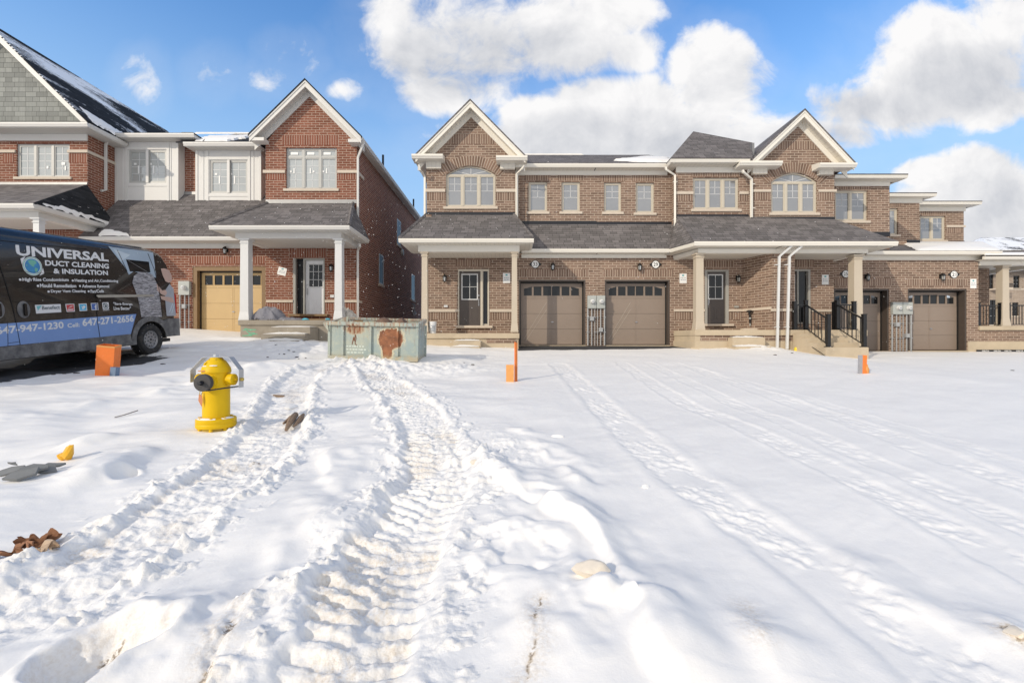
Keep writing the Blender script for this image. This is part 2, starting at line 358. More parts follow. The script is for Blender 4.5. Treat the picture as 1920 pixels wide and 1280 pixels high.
def snow_mat(name, attr=False):
    t = NT(name); g = t.n('ShaderNodeNewGeometry'); pos = g.outputs['Position']
    n = t.noise(pos, 9, 6, .65); n2 = t.noise(pos, 240, 3, .7); n4 = t.noise(pos, 55, 4, .6)
    c = t.mix(n, (.825, .805, .775, 1), (.88, .862, .835, 1)); rough = .55
    if attr:
        a = t.n('ShaderNodeVertexColor'); a.layer_name = 'wear'; sp = t.n('ShaderNodeSeparateColor', {0: a.outputs[0]})
        dn = t.math('MULTIPLY', sp.outputs[0], t.ramp(t.math('ADD', n4, t.math('MULTIPLY', n, .5)), .55, 1.05))
        c = t.mix(t.math('MINIMUM', dn, 1.0), c, (.62, .53, .42, 1)); dk = t.math('MULTIPLY', t.ramp(sp.outputs[0], 1.0, 1.9), t.ramp(t.math('ADD', t.math('MULTIPLY', n4, .6), t.math('MULTIPLY', t.noise(pos, 17, 4, .7), .4)), .46, .58)); c = t.mix(t.math('MULTIPLY', dk, .8), c, (.17, .13, .095, 1))
        asn = t.math('ADD', t.math('SUBTRACT', sp.outputs[1], .5), t.math('MULTIPLY', t.math('SUBTRACT', t.noise(pos, 5, 6, .7), .5), .9))
        am = t.ramp(asn, -.04, .12)
        ch = sp.outputs[2]; vo = t.n('ShaderNodeTexVoronoi', {'Vector': pos, 'Scale': 34.0, 'Randomness': 1.0}); clod = t.math('ADD', t.math('MULTIPLY', t.math('SUBTRACT', 1.0, vo.outputs['Distance']), .9), t.math('MULTIPLY', t.noise(pos, 95, 4, .7), .9))
        c = t.mix(am, c, t.mix(n4, (.030, .031, .034, 1), (.075, .076, .08, 1)))
        rough = t.n('ShaderNodeMix', {0: am, 2: .55, 3: .8}, data_type='FLOAT').outputs[0]
    hgt = t.math('ADD', t.math('MULTIPLY', n2, .5), n4)
    if attr: hgt = t.math('ADD', t.math('MULTIPLY', hgt, .5), t.math('MULTIPLY', clod, t.math('MULTIPLY', ch, 1.6)))
    t.setb(col=c, rough=rough, spec=.25, nrm=t.bump(hgt, .40 if attr else .14, .008)); MATS[name] = t.m
snow_mat('snow'); snow_mat('snow_ground', True)
M = MATS
# ------------------------------------------------------------ ground
HX = [-60, -14, -10, -6, -3, 0, 9, 11, 18, 60]; HZ = [2.3, 2.05, 1.80, 1.66, 1.45, 1.33, 1.31, 1.10, 1.06, .9]
def zh(x): return np.interp(x, HX, HZ)
def base_h(x, y):
    t = np.clip(y / 17.4, -.15, 1.0)
    return zh(x) * t
def gpx(px, py):
    """ground point under a photo pixel"""
    a = (py - 640) / F; D = 6.0
    for _ in range(30): D = 1.45 / (a + float(zh(X(px, D))) / 17.4)
    return (X(px, D), D)
_rs = np.random.RandomState(3); _perm = np.concatenate([_rs.permutation(512)] * 2); _val = _rs.rand(512).astype(np.float32) * 2 - 1
def vnoise(x, y):
    xi = np.floor(x).astype(np.int64); yi = np.floor(y).astype(np.int64); fx = x - xi; fy = y - yi
    fx = fx * fx * fx * (fx * (fx * 6 - 15) + 10); fy = fy * fy * fy * (fy * (fy * 6 - 15) + 10)
    def hsh(a, b): return _val[_perm[(_perm[a & 511] + b) & 511]]
    return (hsh(xi, yi) * (1 - fx) + hsh(xi + 1, yi) * fx) * (1 - fy) + (hsh(xi, yi + 1) * (1 - fx) + hsh(xi + 1, yi + 1) * fx) * fy
def fbm(x, y, o=4, g=.5):
    s = 0; a = 1.0
    for i in range(o): s = s + a * vnoise(x + 17.3 * i, y - 9.1 * i); x = x * 2.03; y = y * 2.03; a *= g
    return s
def resample(pts, step=.12):
    pts = np.array(pts); 
    # Catmull-Rom through the points
    q = [pts[0]]; 
    for i in range(len(pts) - 1):
        p0 = pts[max(i - 1, 0)]; p1 = pts[i]; p2 = pts[i + 1]; p3 = pts[min(i + 2, len(pts) - 1)]
        k = max(2, int(np.hypot(*(p2 - p1)) / step))
        for j in range(1, k + 1):
            t = j / k; q.append(.5 * (2 * p1 + (p2 - p0) * t + (2 * p0 - 5 * p1 + 4 * p2 - p3) * t * t + (3 * p1 - p0 - 3 * p2 + p3) * t ** 3))
    return np.array(q)
def pathd(x, y, pts, reach):
    """signed side distance (right of travel positive), run along the path, and the mask of points near it"""
    idx = np.where((x > pts[:, 0].min() - reach) & (x < pts[:, 0].max() + reach) & (y > pts[:, 1].min() - reach) & (y < pts[:, 1].max() + reach))[0]
    bx, by = x[idx], y[idx]; best = np.full(len(idx), 1e9); sd = np.zeros(len(idx)); ru = np.zeros(len(idx)); acc = 0.0
    for a, b in zip(pts[:-1], pts[1:]):
        d = b - a; L = np.hypot(*d); 
        if L < 1e-6: continue
        d = d / L; rx, ry = bx - a[0], by - a[1]; t = np.clip(rx * d[0] + ry * d[1], 0, L)
        ex, ey = rx - t * d[0], ry - t * d[1]; q = ex * ex + ey * ey; m = q < best
        best[m] = q[m]; sd[m] = np.sign(rx[m] * d[1] - ry[m] * d[0]) * np.sqrt(q[m]); ru[m] = acc + t[m]; acc += L
    k = np.abs(sd) < reach
    return idx[k], sd[k], ru[k]
def pxpath(l, step=.12): return resample([gpx(*p) for p in l], step)
sst = lambda x, a, b: (lambda t: t * t * (3 - 2 * t))(np.clip((x - a) / (b - a), 0, 1))
T1 = pxpath([(560, 1420), (622, 1290), (672, 1180), (706, 1090), (752, 1000), (796, 940), (817, 895), (817, 850), (806, 815), (778, 772), (748, 740), (715, 712), (695, 694), (690, 684)])
T2 = pxpath([(-160, 1230), (-20, 1140), (90, 1090), (200, 1030), (330, 955), (420, 893), (488, 842), (524, 795), (540, 745), (556, 712), (610, 690), (690, 676)])
CAR = [(pxpath([(1045, 682), (1120, 752), (1225, 850), (1330, 930), (1450, 1010), (1560, 1085), (1690, 1180), (1850, 1310)]), .24, 1.0),
       (pxpath([(1165, 680), (1250, 735), (1400, 803), (1530, 865), (1700, 950), (1960, 1085), (2350, 1300), (2700, 1500)]), .17, .75),
       (pxpath([(1215, 680), (1330, 735), (1480, 795), (1600, 850), (1750, 912), (1960, 1010), (2450, 1240), (2900, 1450)]), .15, .6),
       (pxpath([(1300, 690), (1420, 732), (1600, 792), (1780, 862), (1960, 922), (2500, 1090), (3100, 1280)]), .2, .8),
       (pxpath([(1260, 680), (1400, 716), (1560, 760), (1760, 820), (1960, 890), (2600, 1080), (3300, 1270)]), .14, .5)]
RIDGES = [  # path, height, left reach, right reach: blown crests whose right side is steep
    (pxpath([(880, 850), (960, 905), (1030, 955), (1100, 1000), (1150, 1040), (1180, 1095), (1205, 1170), (1240, 1260), (1275, 1360)], .1), .075, .30, .06),
    (pxpath([(960, 800), (1010, 840), (1060, 880), (1100, 940)], .1), .05, .30, .08),
    (pxpath([(820, 1010), (900, 1060), (960, 1120), (1005, 1190), (1015, 1300)], .1), .035, .30, .07),
    (pxpath([(640, 835), (622, 870), (592, 925), (560, 985), (540, 1050), (520, 1100), (470, 1140), (440, 1190), (400, 1250), (360, 1330)], .1), .060, .50, .10),
    (pxpath([(180, 1130), (300, 1145), (400, 1120), (490, 1100)], .1), .07, .3, .12),
    (pxpath([(1340, 1130), (1400, 1180), (1450, 1260), (1480, 1330)], .1), .05, .3, .08),
    (pxpath([(1560, 1010), (1620, 1060), (1700, 1130), (1790, 1230)], .1), .03, .3, .12),
    (pxpath([(60, 930), (160, 905), (250, 865), (330, 830)], .1), .05, .4, .12),
    (pxpath([(250, 745), (350, 725), (450, 700), (560, 690)], .1), .07, .5, .2),
    (pxpath([(0, 800), (120, 770), (240, 745)], .1), .05, .5, .15),
    (pxpath([(20, 860), (150, 840), (260, 820)], .1), .04, .4, .1)]
HOLES = [((195, 1210), .20, .13), ((235, 890), .10, .05), ((540, 1085), .09, .05), ((980, 1030), .22, .05), ((1020, 935), .16, .03), ((910, 1015), .15, .03)]
LUMPS = [((1095, 1090), .16, .07), ((1150, 1120), .10, .06), ((905, 860), .25, .05), ((930, 960), .3, .03), ((1010, 1000), .25, .03), ((1060, 1160), .3, .04), ((300, 1180), .3, .06), ((1900, 1200), .12, .05), ((1885, 1185), .2, .03),
         ((1420, 655), .9, .10), ((700, 690), .8, .10), ((560, 655), 1.0, .13), ((830, 690), .9, .08), ((480, 650), .8, .10)]
def ground_fields(x, y):
    h = base_h(x, y); n = len(x); dirt = np.zeros(n); asp = np.zeros(n); churn = np.zeros(n)
    near = sst(-y, -16.9, -15.5)      # 1 out in the open, 0 at the house fronts
    left = sst(-x, -1.0, 1.5)
    # driveway side is smooth, the left side drifted
    h = h + near * (.018 + .050 * left) * fbm(x * .55 + 3, y * .75, 3) + .006 * fbm(x * 1.6 + y * .8, (y - x) * 3.1, 4)
    w = fbm(x * .9 + y * .55, (y * .85 - x * .35) * 2.6 + 5, 4, .5)
    h = h + (.004 + .016 * left) * near * np.where(w > 0, w * 1.2, w * .7)
    h = h + .0010 * fbm(x * 14, y * 14, 3)
    # heap between the tractor ruts and the driveway
    cx, cy = gpx(1000, 1050); g = np.exp(-(((x - cx) / .62) ** 2 + ((y - cy) / .75) ** 2)); h = h + g * (.030 + .034 * fbm(x * 2.4, y * 2.4, 3, .42))
    for pts, a, wl, wr in RIDGES:
        i, sdn, ru = pathd(x, y, pts, max(wl, wr) * 2.6); T = ru.max() if len(ru) else 1
        wob = sdn + .055 * fbm(x[i] * 3, y[i] * 3, 2)
        e = np.exp(-(np.where(wob < 0, wob / wl, wob / wr)) ** 2) * sst(ru, 0, .35) * sst(T - ru, 0, .35) * np.clip(.85 + 1.0 * vnoise(x[i] * 2.6, y[i] * 2.6) + .35 * vnoise(x[i] * 7, y[i] * 7), .12, 1.7)
        h[i] += a * e
    for (p, r, d) in HOLES:
        c = gpx(*p); q = np.hypot((x - c[0]) , (y - c[1])) / r + .25 * fbm(x * 6, y * 6, 3)
        h = h - d * (1 - sst(q, .55, 1.15)) + .25 * d * np.exp(-((q - 1.25) / .3) ** 2)
        if d > .1: churn = np.maximum(churn, .5 * np.exp(-((q - .8) / .4) ** 2)); dirt = np.maximum(dirt, .5 * np.exp(-((q - .9) / .28) ** 2))
    for (p, r, d) in LUMPS:
        c = gpx(*p); q = ((x - c[0]) ** 2 + (y - c[1]) ** 2) / (r * r); h = h + d * np.exp(-q) * (1 + .5 * fbm(x * 5, y * 5, 3))
    # tractor ruts: two rows of angled lugs pressed into a trench, broken banks on both sides
    for pts, hw, depth, lug, lump in ((T1, .30, .040, 1.0, .6), (T2, .30, .038, .30, 1.0)):
        i, d, ru = pathd(x, y, pts, hw * 2.5); X_, Y_ = x[i], y[i]
        ed = d + .045 * fbm(X_ * 5, Y_ * 5, 3); ad = np.abs(ed) / hw
        inn = 1 - sst(ad, .80, 1.02)
        bank = np.exp(-((ad - 1.22) / .20) ** 2)
        crumb = fbm(X_ * 11, Y_ * 11, 4, .6); big = fbm(X_ * 6.5 + 9, Y_ * 6.5, 3)
        fade = sst(ru, 0, .4)
        dz = -depth * inn
        ph = (ru - .18 * np.abs(d) + np.where(d > 0, .055, 0)) / .115 + .12 * vnoise(X_ * 4, Y_ * 4)
        saw = np.abs(((ph % 1.0) - .5)) * 2
        dz += lug * inn * (.030 * sst(saw, .30, .62) - .012) * (.55 + .9 * np.clip(.5 + vnoise(X_ * 5, Y_ * 5), 0, 1)) * (1 - .8 * np.exp(-(d / .022) ** 2))
        dz += inn * (.007 * fbm(X_ * 26, Y_ * 26, 3, .6) + .009 * crumb + lump * .012 * np.maximum(big, -.2))
        dz += bank * (.014 + .030 * np.maximum(big, 0) + .026 * np.maximum(crumb, 0) + .012 * fbm(X_ * 24, Y_ * 24, 2)) * (.7 + .4 * lump) * (1 - .45 * (d > 0) * (lug > .5))
        sp = np.exp(-((ad - 1.6) / .35) ** 2); dz += sp * .030 * np.maximum(crumb - .25, 0)
        h[i] += dz * fade; churn[i] = np.maximum(churn[i], np.clip(inn * .8 + bank * .9 + sp * .8 * (crumb > .1), 0, 1) * fade)
        dirt[i] = np.maximum(dirt[i], .75 * inn * sst(fbm(X_ * 2.2, Y_ * 2.2, 3), .1, .7))
    # spilled lumps beside the bend
    cx, cy = gpx(905, 850); g = np.exp(-(((x - cx) / .45) ** 2 + ((y - cy) / .6) ** 2)); h = h + g * .055 * np.maximum(fbm(x * 7, y * 7, 4, .6), -.1) * .8; churn = np.maximum(churn, .8 * g)
    for pts, hw, s in CAR:
        i, d, ru = pathd(x, y, pts, hw * 3); X_, Y_ = x[i], y[i]
        ad = np.abs(d + .02 * fbm(X_ * 6, Y_ * 6, 2)) / hw; inn = 1 - sst(ad, .7, 1.05)
        tread = np.sin((d * 1.0 + ru * .25) / .022) * .5 + np.sin((d * .6 - ru) / .014) * .5
        patch = sst(fbm(ru * 2.2, d * 3, 3), -.3, .25)
        churn[i] = np.maximum(churn[i], .35 * s * inn * patch); h[i] += s * (-.013 * inn + .006 * np.exp(-((ad - 1.2) / .25) ** 2) + inn * patch * (.0035 * tread + .010 * fbm(X_ * 16 + Y_ * 5, Y_ * 13, 3)))
    for l, wd, dep in (([(462, 1128), (440, 1165), (425, 1200), (395, 1240), (372, 1285)], .018, .018), ([(398, 1195), (388, 1230), (384, 1262)], .010, .012), ([(1010, 1140), (1003, 1180), (1010, 1215), (990, 1262), (960, 1290)], .007, .006), ([(150, 1220), (172, 1245), (185, 1262)], .02, .02),
                       ([(205, 1185), (228, 1168)], .02, .01), ([(1880, 1195), (1910, 1215), (1935, 1222)], .03, .01), ([(1398, 1140), (1412, 1180), (1425, 1210)], .003, .003), ([(310, 985), (325, 972), (340, 966)], .02, .0), ([(455, 870), (475, 862), (490, 864)], .02, .0)):
        i, d, ru = pathd(x, y, pxpath(l, .05), .16); q = np.exp(-((d + .02 * fbm(x[i] * 14, y[i] * 14, 2)) / wd) ** 2)
        h[i] -= dep * q; dirt[i] = np.maximum(dirt[i], 2.0 * np.clip(q * 1.4, 0, 1) * sst(fbm(x[i] * 9, y[i] * 9, 3), -.35, .25)); dirt[i] = np.maximum(dirt[i], .6 * np.exp(-(d / .07) ** 2)); churn[i] = np.maximum(churn[i], .5 * np.exp(-(d / .07) ** 2))
    # flat, cleared ground close to the walls, so that nothing pokes through the doors
    gb = base_h(x, y); front = sst(y, 15.9, 16.9) * (1 - sst(np.abs(x - 13), 18, 30)); h = h * (1 - front) + (gb - .02) * front
    # bare asphalt: strip at the two brown garage doors, and the swept drive under the van
    st = (1 - sst(np.abs(x - 4.0), 3.6, 4.0)) * sst(y, 14.75 + .16 * x + .2 * np.sin(x * 1.3), 15.3 + .16 * x) * (1 - sst(y, 18, 19)); asp = np.maximum(asp, st)
    st = (1 - sst(np.abs(x - 15.6), 2.6, 3.2)) * sst(y, 17.55, 17.9); asp = np.maximum(asp, st)
    vd = (1 - sst(np.abs(x + 9.75), 1.15, 1.9)) * sst(y, 1.5, 3.0) * (1 - sst(y, 10.6, 11.8)); asp = np.maximum(asp, vd * .95)
    h = h - .022 * sst(asp, .3, .7)
    return h, dirt, asp, churn
def gz(x, y): return float(ground_fields(np.array([float(x)]), np.array([float(y)]))[0][0])
def axis_steps(a0, fine, lim, growth, end):
    q = [a0]
    while q[-1] < end: q.append(q[-1] + max(fine, (q[-1] - lim) * growth + fine if q[-1] > lim else fine))
    return q
def build_ground():
    xp = axis_steps(0, .0125, 2.6, .0075, 900); xs = np.array([-q for q in xp[:0:-1]] + xp)
    yp = axis_steps(.9, .0105, 3.4, .0062, 1500); ym = [-600, -200, -60, -20, -8, -3, -1, 0, .4, .7]; ys = np.array(ym + yp)
    nx, ny = len(xs), len(ys); gx, gy = np.meshgrid(xs, ys); x = gx.ravel(); y = gy.ravel()
    h, dirt, asp, churn = ground_fields(x, y)
    co = np.stack([x, y, h], 1).astype(np.float32)
    a = (np.arange(ny - 1)[:, None] * nx + np.arange(nx - 1)[None, :]).ravel()
    quads = np.stack([a, a + 1, a + nx + 1, a + nx], 1).astype(np.int32)
    me = bpy.data.meshes.new('ground'); me.vertices.add(len(co)); me.vertices.foreach_set('co', co.ravel())
    me.loops.add(quads.size); me.loops.foreach_set('vertex_index', quads.ravel())
    me.polygons.add(len(quads)); me.polygons.foreach_set('loop_start', np.arange(0, quads.size, 4, dtype=np.int32)); me.polygons.foreach_set('loop_total', np.full(len(quads), 4, np.int32))
    me.polygons.foreach_set('use_smooth', np.ones(len(quads), bool)); me.update()
    at = me.color_attributes.new('wear', 'FLOAT_COLOR', 'POINT'); cc = np.zeros((len(co), 4), np.float32); cc[:, 0] = dirt; cc[:, 1] = asp; cc[:, 2] = churn; cc[:, 3] = 1
    at.data.foreach_set('color', cc.ravel()); me.materials.append(M['snow_ground'])
    o = bpy.data.objects.new('ground', me); COL.objects.link(o); o['kind'] = 'structure'
    print('ground verts', len(co), nx, ny)
build_ground()
# ------------------------------------------------------------ building kit
def wall_strips(mb, y, prof, zbot, ops=(), rev=.12, seg=14):
    """front wall in the plane y with holes; prof = [(x, top)], ops = (x0, x1, z0, z1, rise)"""
    st = set(p[0] for p in prof)
    for o in ops:
        st.add(o[0]); st.add(o[1])
        if len(o) > 4 and o[4]:
            for i in range(1, seg): st.add(o[0] + (o[1] - o[0]) * i / seg)
    px, pz = [p[0] for p in prof], [p[1] for p in prof]
    st = sorted(q for q in st if px[0] <= q <= px[-1])
    def top(x): return float(np.interp(x, px, pz))
    def ot(o, x):
        if len(o) > 4 and o[4]:
            c = (o[0] + o[1]) / 2; return o[3] + o[4] * max(0, 1 - ((x - c) / ((o[1] - o[0]) / 2)) ** 2)
        return o[3]
    for a, b in zip(st[:-1], st[1:]):
        if b - a < 1e-5: continue
        m = (a + b) / 2; oo = sorted([o for o in ops if o[0] < m < o[1]], key=lambda o: o[2])
        za = zb = zbot
        for o in oo:
            if o[2] > max(za, zb): mb.poly((a, y, za), (b, y, zb), (b, y, o[2]), (a, y, o[2]))
            za, zb = ot(o, a), ot(o, b)
            mb.poly((a, y, za), (b, y, zb), (b, y + rev, zb), (a, y + rev, za))
        mb.poly((a, y, za), (b, y, zb), (b, y, top(b)), (a, y, top(a)))
    for o in ops:
        for x in (o[0], o[1]): mb.poly((x, y, o[2]), (x, y, o[3]), (x, y + rev, o[3]), (x, y + rev, o[2]))
        mb.poly((o[0], y, o[2]), (o[1], y, o[2]), (o[1], y + rev, o[2]), (o[0], y + rev, o[2]))
    return mb
def gut_x(mb, x0, x1, y, z, h=.13, d=.12):
    """eaves gutter along x, outer lip at y, top at z"""
    return mb.prism([(y + d, z - h), (y + .035, z - h), (y + .012, z - h * .55), (y, z - h * .4), (y, z), (y + .018, z), (y + .022, z - .018), (y + d, z - .018)], 'x', x0, x1)
def gut_y(mb, y0, y1, x, z, s, h=.13, d=.12):
    """gutter along y whose lip is at x and faces the side s"""
    return mb.prism([(x - s * d, z - h), (x - s * .035, z - h), (x - s * .012, z - h * .55), (x, z - h * .4), (x, z), (x - s * .018, z), (x - s * .022, z - .018), (x - s * d, z - .018)], 'y', y0, y1)
def window(par, x0, x1, z0, z1, y, lites=1, grid=(2, 2, .5), mat='vinyl_cream', pane='glass_upper', sill='stone', rise=0, transom=0, sillw=.09, rec=.07):
    """framed window set back in the wall plane y; grid = columns, rows, share of the height they cover from the top"""
    ya = y + rec; yb = ya + .06; f = MB(); fw = .055; mw = .085
    f.box(x0, x0 + fw, ya, yb, z0, z1); f.box(x1 - fw, x1, ya, yb, z0, z1); f.box(x0 + fw, x1 - fw, ya, yb, z0, z0 + fw)
    zt = z1 - transom if transom else z1
    if transom or rise: f.box(x0 + fw, x1 - fw, ya - .004, yb, zt - fw * .6, zt + fw * .6)
    if rise:
        n = 16; c = (x0 + x1) / 2; hw = (x1 - x0) / 2
        q = [(c + hw * math.sin(-math.pi / 2 + math.pi * i / n), z1 + rise * (1 - math.sin(-math.pi / 2 + math.pi * i / n) ** 2)) for i in range(n + 1)]
        for a, b in zip(q[:-1], q[1:]):
            ia = (c + (a[0] - c) * .93, z1 + (a[1] - z1) * .86); ib = (c + (b[0] - c) * .93, z1 + (b[1] - z1) * .86)
            f.prism([a, b, ib, ia], 'y', ya, yb)
    else: f.box(x0 + fw, x1 - fw, ya, yb, z1 - fw, z1)
    w = (x1 - x0 - 2 * fw - (lites - 1) * mw) / lites; g = MB(); gr = MB()
    for i in range(lites):
        a = x0 + fw + i * (w + mw); b = a + w
        if i: f.box(a - mw, a, ya - .01, yb, z0 + fw, z1 - (0 if (rise or transom) else fw) if not transom else z1 - fw)
        bays = [(z0 + fw, zt - (fw * .6 if (transom or rise) else fw), grid)]
        if transom: bays.append((zt + fw * .6, z1 - fw, None))
        for (p, q, gg) in bays:
            s = .035
            f.box(a, a + s, ya + .01, yb, p, q); f.box(b - s, b, ya + .01, yb, p, q); f.box(a + s, b - s, ya + .01, yb, p, p + s); f.box(a + s, b - s, ya + .01, yb, q - s, q)
            g.box(a + s, b - s, yb - .022, yb - .012, p + s, q - s)
            if gg:
                cN, rN, sh = gg; t = .009; lo = q - s - (q - p - 2 * s) * sh
                for k in range(1, cN):
                    xx = a + s + (b - a - 2 * s) * k / cN; gr.box(xx - t, xx + t, yb - .030, yb - .022, lo, q - s)
                for k in range(0 if sh < 1 else 1, rN):
                    zz = lo + (q - s - lo) * k / rN; gr.box(a + s, b - s, yb - .030, yb - .0221, zz - t, zz + t)
    if rise:
        c = (x0 + x1) / 2; hw = (x1 - x0) / 2 * .92; n = 12
        g.prism([(c + hw * math.cos(math.pi * i / n), z1 + .03 + rise * .84 * (math.sin(math.pi * i / n) ** 2) ** .9) for i in range(n + 1)], 'y', yb - .022, yb - .012)
        for an in (40, 90, 140):
            e = (c + hw * .9 * math.cos(R(an)), z1 + rise * .86 * math.sin(R(an)) ** 1.2); t = .010
            d = Vector((e[0] - c, e[1] - z1)).normalized(); nn = Vector((-d.y, d.x)) * t
            gr.prism([(c + nn.x, z1 + .03 + nn.y), (c - nn.x, z1 + .03 - nn.y), (e[0] - nn.x, e[1] - nn.y), (e[0] + nn.x, e[1] + nn.y)], 'y', yb - .030, yb - .022)
    o = part('window', f, M[mat], par); part('pane', g, M[pane], o)
    if gr.v: part('glazing_bars', gr, M['post_white'], o)
    if sill:
        part('sill', MB().box(x0 - sillw, x1 + sillw, y - .05, y + rec, z0 - .10, z0 - .002), M[sill], o, bevel=.008)
    return o
def side_window(par, y0, y1, z0, z1, x, s, mat='vinyl_grey', pane='glass_side'):
    """window in a side wall of constant x facing s"""
    f = MB(); a = x + s * .012; b = x - s * .05; lo, hi = min(a, b), max(a, b)
    f.box(lo, hi, y0, y0 + .06, z0, z1).box(lo, hi, y1 - .06, y1, z0, z1).box(lo, hi, y0 + .06, y1 - .06, z0, z0 + .06).box(lo, hi, y0 + .06, y1 - .06, z1 - .06, z1)
    o = part('window', f, M[mat], par); c = x - s * .0; part('pane', MB().box(c - .003 if s > 0 else c, c + .004, y0 + .06, y1 - .06, z0 + .06, z1 - .06), M[pane], o)
    part('sill', MB().box(min(x, x + s * .05), max(x, x + s * .05), y0 - .08, y1 + .08, z0 - .10, z0 - .001), M['stone'], o)
def garage_door(par, x0, x1, z0, z1, y, rec=.28, mat='garage_brown', frame='frame_brown', arch=True, arrow=True, glass='glass_dark', fw=.06, shift=0, label=None):
    yd = y + rec; fr = MB()
    fr.box(x0, x0 + fw, y + .02, yd + .06, z0, z1); fr.box(x1 - fw, x1, y + .02, yd + .06, z0, z1); fr.box(x0 + fw, x1 - fw, y + .02, yd + .06, z1 - fw, z1)
    part('garage_frame', fr, M[frame], par)
    part('weather_seal', MB().box(x0 + fw, x0 + fw + .035, yd - .045, yd + .04, z0, z1 - fw).box(x1 - fw - .035, x1 - fw, yd - .045, yd + .04, z0, z1 - fw).box(x0 + fw, x1 - fw, yd - .045, yd + .04, z1 - fw - .05, z1 - fw), M['black_paint'], par)
    a, b = x0 + fw + .02, x1 - fw - .02; zt = z1 - fw - .03; d = MB(); n = 4; hh = (zt - z0 - .03) / n; zb = z0 + .03
    W = b - a; ww = W * .128; wz0 = zb + 3 * hh + hh * .18; wz1 = wz0 + hh * .62; ops = []
    xs = [a + W * q for q in (.055, .21, .365)] + [a + W * q for q in (.507, .662, .817)]
    for k, q in enumerate(xs): ops.append((q, q + ww, wz0, wz1 - (hh * .17 if arch and k in (0, 5) else hh * .03 if arch and k in (1, 4) else 0)))
    for k in range(n):
        p, q = zb + k * hh + .004, zb + (k + 1) * hh - .004
        if k < 3: d.box(a, b, yd, yd + .045, p, q)
        else:
            wall_strips(d, yd, [(a, q), (b, q)], p, ops, .03); d.box(a, b, yd + .03, yd + .045, p, q)
    d.box(a - .015, b + .015, yd + .0455, yd + .06, z0 + .005, zt + .02)
    t = .006      # raised stiles that divide the two leaves and frame them
    for xx in ((a, a + .09), (b - .09, b), (a + W / 2 - .05, a + W / 2 - .006), (a + W / 2 + .006, a + W / 2 + .05)):
        for k in range(3): d.box(xx[0], xx[1], yd - t, yd, zb + k * hh + .004, zb + (k + 1) * hh - .004)
    d.box(a + .09, a + W / 2 - .05, yd - t, yd, zb + .01, zb + .10); d.box(a + W / 2 + .05, b - .09, yd - t, yd, zb + .01, zb + .10)
    o = part('garage_door', d, M[mat], par, label=label)
    g = MB(); fm = MB()
    for q in ops:
        g.box(q[0], q[1], yd + .018, yd + .026, q[2], q[3])
    if arch:
        for k in (0, 5):
            q = ops[k]; r = ops[1 if k == 0 else 4]; z = r[3]
            lo, hi = (q[3], z) if k == 0 else (z, q[3])
            g.add([(q[0], yd - .001, lo), (q[1], yd - .001, hi), (q[1], yd - .001, q[3] - .02), (q[0], yd - .001, q[3] - .02)], [(0, 1, 2, 3)])
    part('pane', g, M[glass], o)
    for q in ops:
        fm.box(q[0] - .018, q[0], yd - .010, yd, q[2] - .018, q[3]).box(q[1], q[1] + .018, yd - .010, yd, q[2] - .018, q[3]).box(q[0], q[1], yd - .010, yd, q[2] - .018, q[2])
    part('pane_frame', fm, M[mat], o)
    hx = a + W / 2 + .03; hz = zb + hh * 1.45
    part('handle', MB().box(hx - .055, hx + .055, yd - .035, yd - .02, hz - .008, hz + .012).box(hx - .01, hx + .01, yd - .03, yd, hz - .02, hz + .035), M['steel'], o)
    if arrow:  # battens of the X-braced look, seen as thin lines
        q = MB()
        for dx in (0, .13):
            p0 = Vector((a + .12 + dx * .6, 0, zb + .2 - dx * .6)); p1 = Vector((a + W * .42, 0, zb + hh * 2.75 - dx * 2.2)); dd = (p1 - p0).normalized(); nn = Vector((-dd.z, 0, dd.x)) * .006
            q.prism([(p0.x + nn.x, p0.z + nn.z), (p0.x - nn.x, p0.z - nn.z), (p1.x - nn.x, p1.z - nn.z), (p1.x + nn.x, p1.z + nn.z)], 'y', yd - .009, yd - .001)
        part('brace_moulding', q, M['garage_glint'], o)
    part('threshold', MB().box(x0, x1, y - .05, yd + .1, z0 - .09, z0 - .001), M['concrete'] if mat == 'garage_brown' else M['old_concrete'], par)
    return o
def lamp(par, x, y, z, s=1.0):
    m = MB(); c = (x, y - .13 * s, z)
    m.box(x - .05 * s, x + .05 * s, y - .03, y - .001, z - .04 * s, z + .14 * s)
    m.tube([(x, y - .02, z + .10 * s), (x, y - .08 * s, z + .17 * s), (x, y - .13 * s, z + .15 * s)], .013 * s, 6)
    m.lathe([(.01, .16), (.03, .145), (.055, .12), (.085, .07), (.09, .05), (.07, .045)], c, 8)
    m.lathe([(.012, -.15), (.03, -.13), (.055, -.115), (.06, -.10), (.03, -.095)], c, 8)
    for k in range(6):
        an = k * math.pi / 3; m.tube([(c[0] + .058 * math.cos(an), c[1] + .058 * math.sin(an), z - .11), (c[0] + .075 * math.cos(an), c[1] + .075 * math.sin(an), z + .05)], .007, 4)
    o = part('wall_lamp', m, M['lamp_black'], par)
    part('lamp_glass', MB().lathe([(.045, -.10), (.062, .045)], c, 6), M['glass_lamp'], o)
